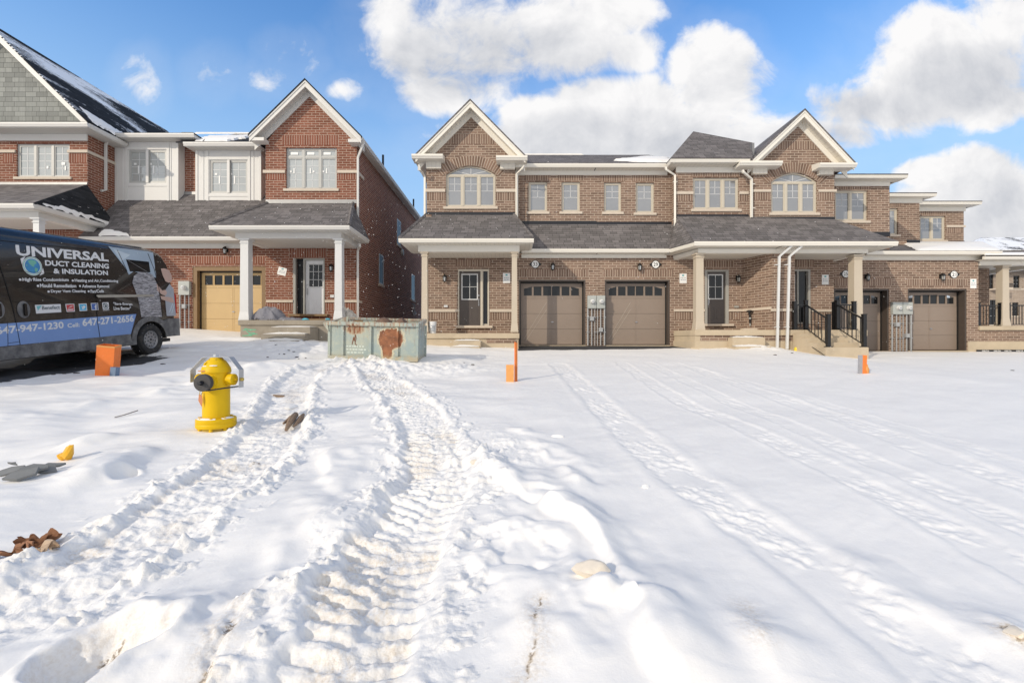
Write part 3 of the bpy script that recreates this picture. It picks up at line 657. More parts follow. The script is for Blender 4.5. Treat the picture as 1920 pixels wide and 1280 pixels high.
def plaque(par, x, y, z, num):
    o = part('number_plaque', MB().prism([(x + .155 * math.cos(t) * (1 + .22 * max(0, abs(math.cos(t)) - .8) * 5), z + .155 * math.sin(t)) for t in [2 * math.pi * i / 40 for i in range(40)]], 'y', y - .02, y - .001)
             .blob((x - .20, y - .012, z), (.035, .012, .05), 1, .1, 1).blob((x + .20, y - .012, z), (.035, .012, .05), 2, .1, 1), M['lamp_black'], par)
    part('plaque_face', MB().prism([(x + .132 * math.cos(t), z + .135 * math.sin(t)) for t in [2 * math.pi * i / 32 for i in range(32)]], 'y', y - .026, y - .019), M['white_paint'], o)
    part('numeral', text_mb(num, x - .085, x + .085, z - .07, z + .07, lambda a, b, e: (a, y - .027 - e, b), .008), M['black_paint'], o)
def notice(x0, x1, z0, z1, y, label, tilt=0.0):
    t = thing('notice_sheet', label, 'notice', ((x0 + x1) / 2, y - .002, z0), 'white notice sheets taped to the brick walls')
    w, h = x1 - x0, z1 - z0; xm = (x0 + x1) / 2; zm = (z0 + z1) / 2
    Mt = Matrix.Translation((xm, 0, zm)) @ Matrix.Rotation(tilt, 4, 'Y') @ Matrix.Translation((-xm, 0, -zm))
    part('sheet', xf(Mt, MB().box(x0, x1, y - .007, y - .002, z0, z1)), M['white_paint'], t)
    part('print', xf(Mt, MB().box(xm - w * .14, xm + w * .14, y - .0085, y - .0068, z1 - h * .27, z1 - h * .10)), M['print_teal'], t)
    rr = random.Random(int(x0 * 100))
    for k in range(2):
        q = MB(); xx = xm - w * .36
        while xx < xm + w * .33:
            l = rr.uniform(.03, .09); q.box(xx, min(xx + l, xm + w * .36), y - .0085, y - .0068, z1 - h * (.50 + .19 * k), z1 - h * (.43 + .19 * k)); xx += l + .015
        part('print_line', xf(Mt, q), M['print_grey'], t)
def post(par, px0, px1, ptop, pbot, D, mat, cap=.03):
    x0, x1, zt, zb = X(px0, D), X(px1, D), Z(ptop, D), Z(pbot, D); w = x1 - x0; c = (x0 + x1) / 2; y0 = D; m = MB()
    for (za, zc, e0, e1) in ((zb, zb + .05, .035, .035), (zb + .05, zb + .30, .030, .004), (zb + .30, zt - .16, .0, -.012), (zt - .16, zt - .13, .012, .012), (zt - .13, zt - .05, -.01, -.004), (zt - .05, zt, cap, cap + .012)):
        n0 = w / 2 + e0; n1 = w / 2 + e1; yc = y0 + w / 2
        m.add([(c - n0, yc - n0, za), (c + n0, yc - n0, za), (c + n0, yc + n0, za), (c - n0, yc + n0, za), (c - n1, yc - n1, zc), (c + n1, yc - n1, zc), (c + n1, yc + n1, zc), (c - n1, yc + n1, zc)],
              [(0, 3, 2, 1), (4, 5, 6, 7), (0, 1, 5, 4), (1, 2, 6, 5), (2, 3, 7, 6), (3, 0, 4, 7)])
    return part('porch_post', m, M[mat], par)
def spout(par, pts, mat, straps=()):
    m = MB().tube(pts, .052, 4, math.pi / 4)
    for (x, y, z) in straps: m.box(x - .075, x + .075, y - .04, y + .06, z - .012, z + .012)
    return part('downspout', m, M[mat], par)
def soldier(mb, x0, x1, z0, z1, y): mb.box(x0, x1, y - .006, y + .02, z0, z1)
def steps(par, x0, x1, y_front, z_list, run, back, mat, snow=True):
    """z_list from the lowest tread up; each is its own block reaching back under the porch"""
    for k, z in enumerate(z_list):
        o = part('step', MB().box(x0 - .0 - .06 * (len(z_list) - 1 - k), x1 - .004 * k, y_front + run * k, back - .003 * k, z - .62 - .004 * k, z), M[mat], par, bevel=.012)
        if snow:
            a, b = x0 + .04 - .06 * (len(z_list) - 1 - k), x1 - .05; n = 14; m = MB(); rr = random.Random(k + int(x0 * 10)); yb = y_front + run * (k + 1) + (.3 if k == len(z_list) - 1 else 0)
            rows = []
            for (yy, hh) in ((y_front + run * k + .015, .004), (y_front + run * k + .07, .045), (yb - .06, .075), (yb + .0, .06)):
                rows.append([(a + (b - a) * i / n, yy + rr.uniform(0, .03), z + .001 + hh * (math.sin(math.pi * (i + .3) / (n + .6)) ** .5) * rr.uniform(.75, 1.1)) for i in range(n + 1)])
            vs = [q for r_ in rows for q in r_]; fs = [(r_ * (n + 1) + i, r_ * (n + 1) + i + 1, (r_ + 1) * (n + 1) + i + 1, (r_ + 1) * (n + 1) + i) for r_ in range(3) for i in range(n)]
            m.add(vs, fs); part('step_snow', m, M['snow'], o, smooth=True)
def roof_snow(par, outline, dz=.02, n=60, seed=0, jag=.12):
    """a sheet of snow lying on a roof: outline of 3D points lifted along z with a ragged edge"""
    rr = random.Random(seed); pts = []
    for a, b in zip(outline, outline[1:] + outline[:1]):
        a, b = Vector(a), Vector(b); k = max(2, int((b - a).length / .12))
        for i in range(k):
            p = a.lerp(b, i / k); pts.append(p + Vector((rr.uniform(-jag, jag), rr.uniform(-jag, jag) * .5, 0)))
    c = sum(pts, Vector()) / len(pts); m = MB()
    # keep on the roof plane: project the jitter back to the plane through the outline
    o = [Vector(q) for q in outline]; nrm = (o[1] - o[0]).cross(o[2] - o[0]).normalized()
    if nrm.z < 0: nrm = -nrm
    def fit(p): return Vector((p.x, p.y, o[0].z - (nrm.x * (p.x - o[0].x) + nrm.y * (p.y - o[0].y)) / nrm.z))
    low = [fit(p) + Vector((0, 0, .004)) for p in pts]; top = [fit(c.lerp(p, .93)) + Vector((0, 0, dz + .03)) for p in pts]; k = len(pts)
    m.add(low + top + [fit(c) + Vector((0, 0, dz + .045))], [(i, (i + 1) % k, k + (i + 1) % k, k + i) for i in range(k)] + [(k + i, k + (i + 1) % k, 2 * k) for i in range(k)])
    return part('roof_snow', m, M['snow'], par, smooth=True)
def rake(par, A, Lp, Rp, y0, ywall, yback, trim, soffit, roofmat, h=.17, roof_t=.07):
    """gable roof: ridge A, eave ends Lp, Rp as (x, z) of the board's outer edge; fascia at y0, wall at ywall"""
    fz = MB(); k = h * 1.35
    for E in (Lp, Rp):
        fz.prism([A, E, (E[0], E[1] - k), (A[0], A[1] - k)], 'y', y0, y0 + .04)
        fz.prism([(A[0], A[1] + .004), (E[0], E[1] + .004), (E[0], E[1] - k * .3), (A[0], A[1] - k * .3)], 'y', y0 - .025, y0 - .001)
        # frieze board on the wall
        fz.prism([(A[0], A[1] - k * .62), (E[0], E[1] - k * .62), (E[0], E[1] - k * 1.75), (A[0], A[1] - k * 1.75)], 'y', ywall - .035, ywall - .002)
    part('rake_board', fz, M[trim], par)
    so = MB()
    for E in (Lp, Rp): so.prism([(A[0], A[1] - k * .55), (E[0], E[1] - k * .55), (E[0], E[1] - k * .64), (A[0], A[1] - k * .64)], 'y', y0 + .04, ywall - .001)
    part('soffit', so, M[soffit], par)
    r = MB(); t = roof_t
    for E in (Lp, Rp):
        s = 1 if E[0] > A[0] else -1; e2 = (E[0] + s * .03, E[1] - .03)
        r.prism([(A[0], A[1] + t), (e2[0], e2[1] + t), (e2[0], e2[1] + .006), (A[0], A[1] + .006)], 'y', y0 - .04, yback)
    part('gable_roof', r, M[roofmat], par)
def arch_bricks(par, xc, hw, zs, rise, y, inner, outer, mat, n=25):
    """voussoirs over a segmental window head"""
    m = MB(); x_h = hw; Rr = (x_h * x_h + rise * rise) / (2 * rise); zc = zs + rise - Rr; a0 = math.asin(x_h / Rr) * 1.12
    for k in range(n):
        t0 = -a0 + 2 * a0 * k / n + .004; t1 = -a0 + 2 * a0 * (k + 1) / n - .012
        q = [(xc + (Rr + r_) * math.sin(t), zc + (Rr + r_) * math.cos(t)) for r_, t in ((inner, t0), (inner, t1), (outer, t1), (outer, t0))]
        m.prism(q, 'y', y - .018, y + .01)
    part('brick_arch', m, M[mat], par)
    mm = MB(); q = [(xc + (Rr + inner - .005) * math.sin(-a0 + 2 * a0 * k / 20), zc + (Rr + inner - .005) * math.cos(-a0 + 2 * a0 * k / 20)) for k in range(21)] + [(xc + (Rr + outer + .008) * math.sin(a0 - 2 * a0 * k / 20), zc + (Rr + outer + .008) * math.cos(a0 - 2 * a0 * k / 20)) for k in range(21)]
    for i in range(20): mm.prism([q[i], q[i + 1], q[40 - i], q[41 - i]], 'y', y - .010, y + .01)
    part('arch_mortar', mm, M['mortar'], par)
def meters(par, x0, x1, z0, z1, y, zg, n=2):
    w = (x1 - x0) / n
    for i in range(n):
        a = x0 + i * w + .006; b = x0 + (i + 1) * w - .006; c = (a + b) / 2 + .02
        o = part('meter_box', MB().box(a, b, y - .13, y - .001, z0, z1), M['meter_grey'], par, bevel=.01)
        part('meter_dial', MB().lathe([(.092, 0), (.092, .03), (.075, .05), (.07, .11), (.05, .125)], (c, y - .13, z0 + (z1 - z0) * .52), 16, Matrix.Rotation(R(90), 4, 'X')), M['post_white'], o, smooth=True)
        part('meter_label', MB().box(c - .04, c + .04, y - .262, y - .255, z0 + (z1 - z0) * .52 - .012, z0 + (z1 - z0) * .52 + .018), M['print_grey'], o)
    H_ = z0 - zg
    for i in range(n):
        for (dx, r_, zt, jb) in ((.07, .03, z0, None), (.5, .024, z0, .22 + .3 * i), (.85, .016, z0, None)):
            xx = x0 + (i + dx if i == 0 else i + 1 - dx) * w
            part('conduit', MB().tube([(xx, y - .06, zg), (xx, y - .06, zt + .001)], r_, 8), M['conduit_grey'], par, smooth=True)
            if jb: part('junction_box', MB().box(xx - .075, xx + .075, y - .14, y - .02, z0 - H_ * jb - .16, z0 - H_ * jb), M['conduit_grey'], par, bevel=.006)
            for q in (.35, .75): 
                if not jb: part('pipe_strap', MB().box(xx - r_ - .02, xx + r_ + .02, y - .06 - r_ - .006, y - .002, zg + H_ * q, zg + H_ * q + .025), M['conduit_grey'], par)
def mortar_mats():
    plain('mortar', (.50, .41, .33), .9)
    for nm, a, b in (('tan_voussoir', (.150, .098, .072), (.265, .178, .132)), ('red_voussoir', (.185, .062, .040), (.26, .094, .064))):
        t = NT(nm); g = t.n('ShaderNodeNewGeometry'); t.setb(col=t.mix(g.outputs['Random Per Island'], c4(a), c4(b)), rough=.9, spec=.2); MATS[nm] = t.m
mortar_mats()

plain('garage_glint', (.46, .40, .33), .4)  # paler than the door: sun glints on the braces, put into the colour
# ------------------------------------------------------------ tan townhouses
DG = 17.4           # front wall of the left pair
def facade_text(par, s, px0, px1, py0, py1, D, y):
    return part('lettering', text_mb(s, X(px0, D), X(px1, D), Z(py1, D), Z(py0, D), lambda a, b, e: (a, y - e, b), .02), M['white_paint'], par)
def front_door(par, fx0, fx1, fy0, fy1, lx0, lx1, gx, gy, D, mat, side=None, glass='glass_dark', frame='frame_grey', knob=1, grid=(2, 2), sill=None, rec=.06):
    """door frame, leaf with a framed light, handle; all from photo pixels in the plane D"""
    z0, z1 = Z(fy1, D), Z(fy0, D); a, b = X(fx0, D), X(fx1, D); l0, l1 = X(lx0, D), X(lx1, D); fr = MB(); y = D
    fr.box(a, l0, y - .02, y + .1, z0, z1).box(max(l1, X(side[1], D) if side else l1), b, y - .02, y + .1, z0, z1).box(l0, max(l1, X(side[1], D) if side else l1), y - .02, y + .1, z1 - .07, z1)
    if side: fr.box(l1, X(side[0], D), y - .02, y + .1, z0, z1 - .07)
    part('door_frame', fr, M[frame], par)
    d = MB().box(l0 + .004, l1 - .004, y + rec, y + rec + .045, z0 + .01, z1 - .075)
    w = l1 - l0
    for (p, q) in ((.14, .44), (.56, .86)): 
        zz0, zz1 = z0 + .16, z0 + .62
        xx0, xx1 = l0 + w * p, l0 + w * q; t = .02
        d.box(xx0, xx1, y + rec - .008, y + rec, zz0, zz0 + t).box(xx0, xx1, y + rec - .008, y + rec, zz1 - t, zz1).box(xx0, xx0 + t, y + rec - .008, y + rec, zz0 + t, zz1 - t).box(xx1 - t, xx1, y + rec - .008, y + rec, zz0 + t, zz1 - t)
    o = part('front_door', d, M[mat], par)
    g0, g1, h0, h1 = X(gx[0], D), X(gx[1], D), Z(gy[1], D), Z(gy[0], D); f = MB(); t = .04
    f.box(g0, g0 + t, y + rec - .025, y + rec, h0, h1).box(g1 - t, g1, y + rec - .025, y + rec, h0, h1).box(g0 + t, g1 - t, y + rec - .025, y + rec, h0, h0 + t).box(g0 + t, g1 - t, y + rec - .025, y + rec, h1 - t, h1)
    for k in range(1, grid[0]): xx = g0 + (g1 - g0) * k / grid[0]; f.box(xx - .008, xx + .008, y + rec - .018, y + rec - .008, h0 + t, h1 - t)
    for k in range(1, grid[1]): zz = h0 + (h1 - h0) * k / grid[1]; f.box(g0 + t, g1 - t, y + rec - .018, y + rec - .0081, zz - .008, zz + .008)
    part('light_frame', f, M['post_white'], o)
    part('pane', MB().box(g0 + t, g1 - t, y + rec - .008, y + rec - .003, h0 + t, h1 - t), M[glass], o)
    hx = l1 - .07 if knob > 0 else l0 + .07; hz = z0 + (z1 - z0) * .42
    part('handle', MB().box(hx - .02, hx + .02, y + rec - .02, y + rec, hz - .14, hz + .12).tube([(hx, y + rec - .02, hz + .08), (hx, y + rec - .07, hz + .06), (hx, y + rec - .07, hz - .08), (hx, y + rec - .02, hz - .10)], .012, 6).lathe([(.028, 0), (.028, .03)], (hx, y + rec - .0, hz + .25), 10, Matrix.Rotation(R(90), 4, 'X')), M['steel'], o)
    if side:
        s0, s1 = X(side[0], D), X(side[1], D)
        q = part('sidelight', MB().box(s0, s1, y + .05, y + .09, z0, z0 + .06).box(s0, s0 + .02, y + .05, y + .09, z0 + .06, z1 - .075).box(s1 - .02, s1, y + .05, y + .09, z0 + .06, z1 - .075), M[frame], par)
        part('pane', MB().box(s0 + .02, s1 - .02, y + .07, y + .075, z0 + .06, z1 - .07), M[glass], q)
    if sill: part('door_sill', MB().box(X(sill[0], D), X(sill[1], D), y - .12, y + .1, Z(sill[3], D), Z(sill[2], D) - .001), M['stone' if mat != 'door_white' else 'frame_wood'], par, bevel=.01)
def eave_box(par, x0, x1, yf, zt, ywall, trim, soffit, frieze=.2, left=None, right=None, ywl=None):
    """gutter, soffit and frieze under a straight front eave; left / right = depth of a returning side eave"""
    g = MB(); gut_x(g, x0, x1, yf, zt)
    part('gutter', g, M[trim], par)
    part('soffit', MB().box(x0 + .02, x1 - .02, yf + .10, ywall - .001, zt - .135, zt - .118), M[soffit], par)
    part('frieze', MB().box(x0 + (.34 if left else 0), x1 - (.34 if right else 0), ywall - .045, ywall - .002, zt - .135 - frieze, zt - .136), M[trim], par)
def cornice_return(par, px0, px1, D, pytop, ywall, trim, soffit, fr0, fr1, frb):
    """stub of eave at the foot of a gable: moulded box, and the frieze block beneath it"""
    x0, x1 = X(px0, D), X(px1, D); z = Z(pytop, D); m = MB()
    m.prism([(D + .12, z - .16), (D + .06, z - .16), (D + .03, z - .11), (D, z - .08), (D, z - .01), (D + .02, z), (ywall + .02, z + .10), (ywall + .02, z - .16)], 'x', x0, x1)
    part('cornice_return', m, M[trim], par)
    part('frieze_block', MB().box(X(fr0, D + .2), X(fr1, D + .2), ywall - .16, ywall - .002, Z(frb, D + .2), z - .161), M[soffit], par)

# ---- number 33
h33 = thing('brick_townhouse', 'tan brick townhouse with number 33 and a steep gable, right behind the dumpster', 'townhouse', (X(960, DG), DG, 1.33), 'brick townhouses along the snowy street')
xl, xr, xm = X(799, DG), X(968, DG), X(1118, DG); zb = 1.02; zf = Z(466.5, 17.0) - .125
gop = (X(972.4, DG), X(1098, DG), Z(647, DG) , Z(524.5, DG))
dop = (X(859, DG), X(917, DG), Z(610, DG), Z(505, DG))
w = MB(); wall_strips(w, DG, [(xl, zf), (xm, zf)], zb, [gop, dop], .30)
w.box(xl, xl + .2, DG + .001, 30, zb, 6.3)
w.poly((xl, 30, zb), (xm, 30, zb), (xm, 30, 8.2), (xl, 30, 8.2))
# upper walls: gable block in front, main wall behind
UG, UM = 17.6, 18.0
ax, az = X(882, UG), Z(218, UG) + .32
gl, gr_ = X(799.5, UG), X(966, UG)
eL, eR = Z(301, UG), Z(301, UG)
sl = (az - Z(290, 17.2) - .05)
win = (X(836, UG), X(929, UG), Z(387.5, UG), Z(327.5, UG), Z(311, UG) - Z(327.5, UG))
wall_strips(w, UG, [(gl, Z(285, UG)), (ax, az), (gr_, Z(285, UG))], Z(420, UG), [win], .14)
w.box(gl, gl + .2, UG + .001, 30, 5.0, Z(296, UG)); w.poly((gr_, UG, Z(430, UG)), (gr_, UM, Z(430, UG)), (gr_, UM, Z(290, UG)), (gr_, UG, Z(290, UG)))
ops = [(X(a, UM), X(b, UM), Z(397, UM), Z(c, UM)) for a, b, c in ((991, 1026, 340.5), (1053, 1087.5, 341))]
wall_strips(w, UM, [(gr_, Z(322, UM)), (X(1118, UM), Z(322, UM))], Z(440, UM), ops, .12)
part('wall', w, M['tan_brick'], h33)
sb = MB()
soldier(sb, X(972, DG), X(1104, DG), Z(519, DG), Z(505, DG), DG)
soldier(sb, X(854, DG), X(921, DG), Z(498.5, DG), Z(487, DG), DG)
for a, b in ((803, 859), (918, 962)): soldier(sb, X(a, DG), X(b, DG), Z(599, DG), Z(585.3, DG), DG)
for a, b in ((799.5, 835), (930, 965.5)): soldier(sb, X(a, UG) , X(b, UG), Z(376, UG), Z(360.7, UG), UG)
soldier(sb, X(840, UG), X(926, UG), Z(270, UG), Z(252, UG), UG)
for a, b in ((984, 1033), (1046, 1095)): soldier(sb, X(a, UM), X(b, UM), Z(338.5, UM), Z(326.5, UM), UM)
part_each('soldier_course', sb, M['tan_soldier'], h33)
bc = MB()
for a, b in ((803, 859), (918, 962)): bc.box(X(a, DG), X(b, DG), DG - .05, DG + .02, Z(585, DG), Z(580, DG))
for a, b in ((798, 835), (930, 967)): bc.box(X(a, UG), X(b, UG), UG - .04, UG + .02, Z(360.5, UG), Z(354.5, UG))
part_each('belt_course', bc, M['stone'], h33, bevel=.006)
arch_bricks(h33, X(882.5, UG), X(931, UG) - X(882.5, UG), Z(328, UG), win[4] * 1.02, UG, .02, .38, 'tan_voussoir', 27)
window(h33, *win[:4], UG, 3, (2, 2, .5), rise=win[4])
for o in ops: window(h33, *o, UM, 1, (2, 2, .5))
garage_door(h33, *gop, DG)
front_door(h33, 859, 917, 505, 610, 861, 901, (865, 896), (513, 562), DG, 'door_brown', (905, 915), frame='vinyl_cream', sill=(855, 924, 610.2, 615))
rake(h33, (X(881.5, 17.15), Z(189.5, 17.15)), (X(779, 17.15), Z(292.5, 17.15)), (X(985, 17.15), Z(294.5, 17.15)), 17.15, UG, 24, 'cream_trim', 'soffit_cream', 'shingle')
cornice_return(h33, 771.5, 830, 17.05, 288, UG, 'cream_trim', 'soffit_cream', 797, 825, 312)
cornice_return(h33, 930, 989, 17.05, 291, UG, 'cream_trim', 'soffit_cream', 937.5, 966, 313)
g = MB(); gut_y(g, 17.17, 24, X(771.5, 17.05), Z(288, 17.05), -1); g.box(X(771.5, 17.05) + .12, gl - .001, 17.2, 24, Z(288, 17.05) - .185, Z(288, 17.05) - .165); part('side_gutter', g, M['cream_trim'], h33)
# main roof and its eave
ye, ze = 17.55, Z(306.5, 17.55)
eave_box(h33, gr_ + .004, X(1118, ye), ye, ze, UM, 'cream_trim', 'soffit_cream', .16)
def main_roof(par, xa, xb, ye, ze, ridge_y, ridge_z, mat='shingle'):
    r = MB().slab([(xa, ye + .02, ze + .03), (xb, ye + .02, ze + .03), (xb, ridge_y, ridge_z), (xa, ridge_y, ridge_z)], .06)
    r.slab([(xa, ridge_y, ridge_z), (xb, ridge_y, ridge_z), (xb, 2 * ridge_y - ye, ze), (xa, 2 * ridge_y - ye, ze)], .06)
    return part('main_roof', r, M[mat], par)
RY, RZ = 22.0, Z(290.5, 22.0)
main_roof(h33, gr_ + .004, X(1118, UM), ye, ze, RY, RZ)
roof_snow(h33, [(X(968, RY), RY - .25, RZ - .11), (X(1118, UM) + .1, RY - .25, RZ - .11), (X(1118, UM) + .1, RY + .1, RZ), (X(968, RY), RY + .1, RZ)], .04, seed=2, jag=.03)
# lower roofs: over the garage, then the hipped porch roof
LE, LZ = 17.0, Z(466.5, 17.0)
part('garage_roof', MB().slab([(X(940, LE), LE + .02, LZ + .02), (X(1118, DG), LE + .02, LZ + .02), (X(1118, DG), UM - .003, Z(420, UM)), (X(930, UM), UM - .003, Z(420, UM))], .05), M['shingle'], h33)
eave_box(h33, X(978, LE), X(1118, DG), LE, LZ, DG, 'cream_trim', 'soffit_cream', .14)
part_each('roof_flashing', MB().box(gr_ + .01, X(1118, UM), UM - .02, UM - .003, Z(423, UM), Z(414.5, UM)).box(gl, gr_, UG - .03, UG - .004, Z(405, UG), Z(398, UG)), M['flashing_black'], h33)
def hip_porch(par, D0, pxl, pxr, pyg, Dw, tl, tr, pyt, trim, soffit, beam, mat, left=True, right=True, beam_d=.42, ylow=None):
    """hipped porch roof: gutter line at D0, top edge against the wall at Dw; beam = (px0, px1, py0, py1)"""
    x0, x1, z = X(pxl, D0), X(pxr, D0), Z(pyg, D0); t0, t1, zt = X(tl, Dw), X(tr, Dw), Z(pyt, Dw); yb = Dw - .003
    r = MB(); e = .02
    r.slab([(x0 + e, D0 + e, z + .02), (x1 - e, D0 + e, z + .02), (t1, yb, zt), (t0, yb, zt)], .05)
    if left: r.slab([(x0 + e, D0 + e, z + .02), (t0, yb, zt), (x0 + e, yb, z + .02)], .05)
    if right: r.slab([(x1 - e, D0 + e, z + .02), (t1, yb, zt), (x1 - e, yb, z + .02)], .05)
    part('porch_roof', r, M[mat], par)
    for on_, xa, xt in ((left, x0 + e, t0), (right, x1 - e, t1)):
        if on_: part('hip_cap', MB().tube([(xa, D0 + e, z + .025), (xt, yb, zt + .005)], .065, 4, 0), M[mat], par)
    g = MB(); gut_x(g, x0, x1, D0, z)
    if left: gut_y(g, D0 + .12, yb - .02, x0, z, -1)
    if right: gut_y(g, D0 + .12, yb - .02, x1, z, 1)
    part('gutter', g, M[trim], par)
    part('soffit', MB().box(x0 + .1, x1 - .1, D0 + .1, yb - .03, z - .15, z - .132), M[soffit], par)
    if beam:
        b0, b1, zb0, zb1 = X(beam[0], D0 + beam_d), X(beam[1], D0 + beam_d), Z(beam[3], D0 + beam_d), z - .151
        m = MB().box(b0, b1, D0 + beam_d, D0 + beam_d + .24, zb0, zb1)
        if left: m.box(b0, b0 + .22, D0 + beam_d + .24, yb - .03, zb0, zb1)
        if right: m.box(b1 - .22, b1, D0 + beam_d + .24, yb - .03, zb0, zb1)
        part('porch_beam', m, M[trim], par)
        part('porch_ceiling', MB().box(b0 + .2, b1 - .2, D0 + beam_d + .2, yb - .035, zb0 + .02, zb0 + .04), M[soffit], par)
hip_porch(h33, 15.65, 747, 1001, 447, UG, 799.5, 964, 402.5, 'cream_trim', 'soffit_cream', (784, 974, 460, 472), 'shingle')
post(h33, 790, 801.5, 472, 622.5, 16.1, 'post_cream'); post(h33, 959, 970, 472, 622.5, 16.1, 'post_cream')
SD = 15.9
part('porch_slab', MB().box(X(793, SD), X(974, SD), SD, DG - .001, Z(634.5, SD), Z(624.8, SD)), M['concrete'], h33, bevel=.012)
part('foundation', MB().box(X(795, 16), X(972, 16), SD + .06, DG - .002, .6, Z(634.5, SD) - .001), M['concrete'], h33)
part('base_brick', MB().box(X(912, SD), X(969, SD), SD + .045, SD + .4, Z(643, SD), Z(634.8, SD)), M['tan_brick'], h33)
steps(h33, X(848, 15.4), X(901, 15.4), 15.2, [Z(650, 15.2), Z(638.5, 15.55)], .35, SD + .03, 'concrete')
lamp(h33, X(834.5, DG), DG, Z(523, DG)); lamp(h33, X(1036, DG), DG, Z(501, DG)); plaque(h33, X(1003.5, DG), DG, Z(495.5, DG), '33')
part('socket_cover', MB().box(X(832.5, DG), X(839.5, DG), DG - .05, DG - .001, Z(576, DG), Z(572, DG)), M['post_white'], h33)
spout(h33, [(X(782, 17.1) + .06, 17.15, Z(309, 17.15)), (X(784, 17.2) + .06, 17.2, Z(318, 17.2)), (gl - .06, UG - .0, Z(331, UG)), (gl - .06, UG, Z(405, UG))], 'cream_trim')
spout(h33, [(X(983, 17.2), 17.2, Z(311, 17.2)), (X(981, 17.25), 17.25, Z(316, 17.3)), (gr_ + .06, UG - .06, Z(328, UG)), (gr_ + .06, UG - .06, Z(418, UG))], 'cream_trim')
mb_ = part('drainage_membrane', MB().box(X(795, SD), X(822, SD), SD + .02, SD + .058, Z(664, SD), Z(652, SD)), M['flashing_black'], h33)
facade_text(mb_, 'DELTA', 798, 813, 654, 657.5, SD, SD + .019)

# ---- number 29
h29 = thing('brick_townhouse', 'tan brick townhouse with number 29 and a small dark hipped roof, no gable', 'townhouse', (X(1250, DG), DG, 1.33), 'brick townhouses along the snowy street')
x2 = X(1392, DG); gop = (X(1134, DG), X(1256, DG), Z(647, DG), Z(524.5, DG)); dop = (X(1321, DG), X(1366, DG), Z(607, DG), Z(506, DG))
w = MB(); wall_strips(w, DG, [(xm, zf), (x2, zf)], zb, [gop, dop], .30)
PW = 16.15; xpw = X(1448, PW); xpe = X(1490, PW)          # brick pier between the two porches
w.add([(x2, DG, zb), (xpw, PW, zb), (xpw, PW, zf), (x2, DG, zf)], [(0, 1, 2, 3)])
part('rear_wall', MB().box(xm, X(1410, DG), 29.9, 30, zb, 8.2), M['tan_brick'], h29)
UB = 17.5
ops = [(X(a, UM), X(b, UM), Z(c, UM), Z(d, UM)) for a, b, c, d in ((1132.5, 1165, 397.5, 342), (1192, 1226.5, 399, 342.5))]
xb0, xb1 = X(1268, UB), X(1411, UB)
wall_strips(w, UM, [(X(1118, UM), Z(322, UM)), (xb0 + .05, Z(322, UM))], Z(440, UM), ops, .12)
bop = (X(1299.5, UB), X(1385.5, UB), Z(392, UB), Z(333, UB))
wall_strips(w, UB, [(xb0, Z(316, UB)), (xb1, Z(316, UB))], Z(420, UB), [bop], .12)
w.poly((xb0, UB, Z(440, UB)), (xb0, 22, Z(440, UB)), (xb0, 22, Z(316, UB)), (xb0, UB, Z(316, UB)))
part('wall', w, M['tan_brick'], h29)
w = MB(); w.box(xpw, xpe, PW, PW + .25, zb, Z(475, PW)).box(xpe - .2, xpe - .001, PW + .25, DG, zb, Z(475, PW)); part('brick_pier', w, M['tan_brick'], h29)
sb = MB(); soldier(sb, X(1129, DG), X(1262, DG), Z(519, DG), Z(505.5, DG), DG); soldier(sb, X(1312, DG), X(1376, DG), Z(501, DG), Z(488.5, DG), DG)
for a, b in ((1263, 1306), (1366, 1390)): soldier(sb, X(a, DG), X(b, DG), Z(599, DG), Z(584.5, DG), DG)
soldier(sb, xpw + .01, xpe, Z(600, PW), Z(584, PW), PW)
for a, b in ((1125, 1172), (1185, 1234)): soldier(sb, X(a, UM), X(b, UM), Z(340, UM), Z(328, UM), UM)
soldier(sb, X(1296, UB), X(1389, UB), Z(331, UB), Z(319.5, UB), UB)
for a, b in ((1269, 1299), (1386, 1402)): soldier(sb, X(a, UB), X(b, UB), Z(377, UB), Z(364.8, UB), UB)
part_each('soldier_course', sb, M['tan_soldier'], h29)
bc = MB()
for a, b in ((1263, 1321), (1366, 1391)): bc.box(X(a, DG), X(b, DG), DG - .05, DG + .02, Z(584, DG), Z(580, DG))
bc.box(xpw - .05, xpe + .05, PW - .05, PW + .02, Z(583.5, PW), Z(578.5, PW))
d_ = Vector((xpw - x2, PW - DG, 0)).normalized(); n_ = Vector((d_.y, -d_.x, 0)) 
if n_.x > 0: n_ = -n_
a_ = Vector((x2, DG, 0)); b_ = Vector((xpw, PW, 0)) 
for (mbx, p, q, e) in ((bc, 580.6, 584.4, .04), (sb, 585.1, 599, .006)):
    pass
zz0, zz1 = Z(583.8, DG), Z(579.8, DG)
bc.add([(a_ + n_ * .03).to_tuple()[:2] + (zz0,), (b_ + n_ * .03).to_tuple()[:2] + (zz0,), (b_ + n_ * .03).to_tuple()[:2] + (zz1,), (a_ + n_ * .03).to_tuple()[:2] + (zz1,),
        (a_.x, a_.y, zz0), (b_.x, b_.y, zz0), (b_.x, b_.y, zz1), (a_.x, a_.y, zz1)], [(0, 1, 2, 3), (0, 1, 5, 4), (3, 2, 6, 7)])
for a, b in ((1266, 1299.5), (1386, 1403)): bc.box(X(a, UB), X(b, UB), UB - .04, UB + .02, Z(364.5, UB), Z(359.5, UB))
part_each('belt_course', bc, M['stone'], h29)
for o in ops: window(h29, *o, UM, 1, (2, 2, .5))
window(h29, *bop, UB, 3, (2, 2, .5))
garage_door(h29, *gop, DG)
front_door(h29, 1321, 1366, 506, 607, 1326, 1360.5, (1328, 1356.5), (514, 561), DG, 'door_brown', None, knob=-1, sill=(1318, 1374, 607.3, 611.5))
eave_box(h29, X(1118, ye), X(1258, ye), ye, ze, UM, 'cream_trim', 'soffit_cream', .16)
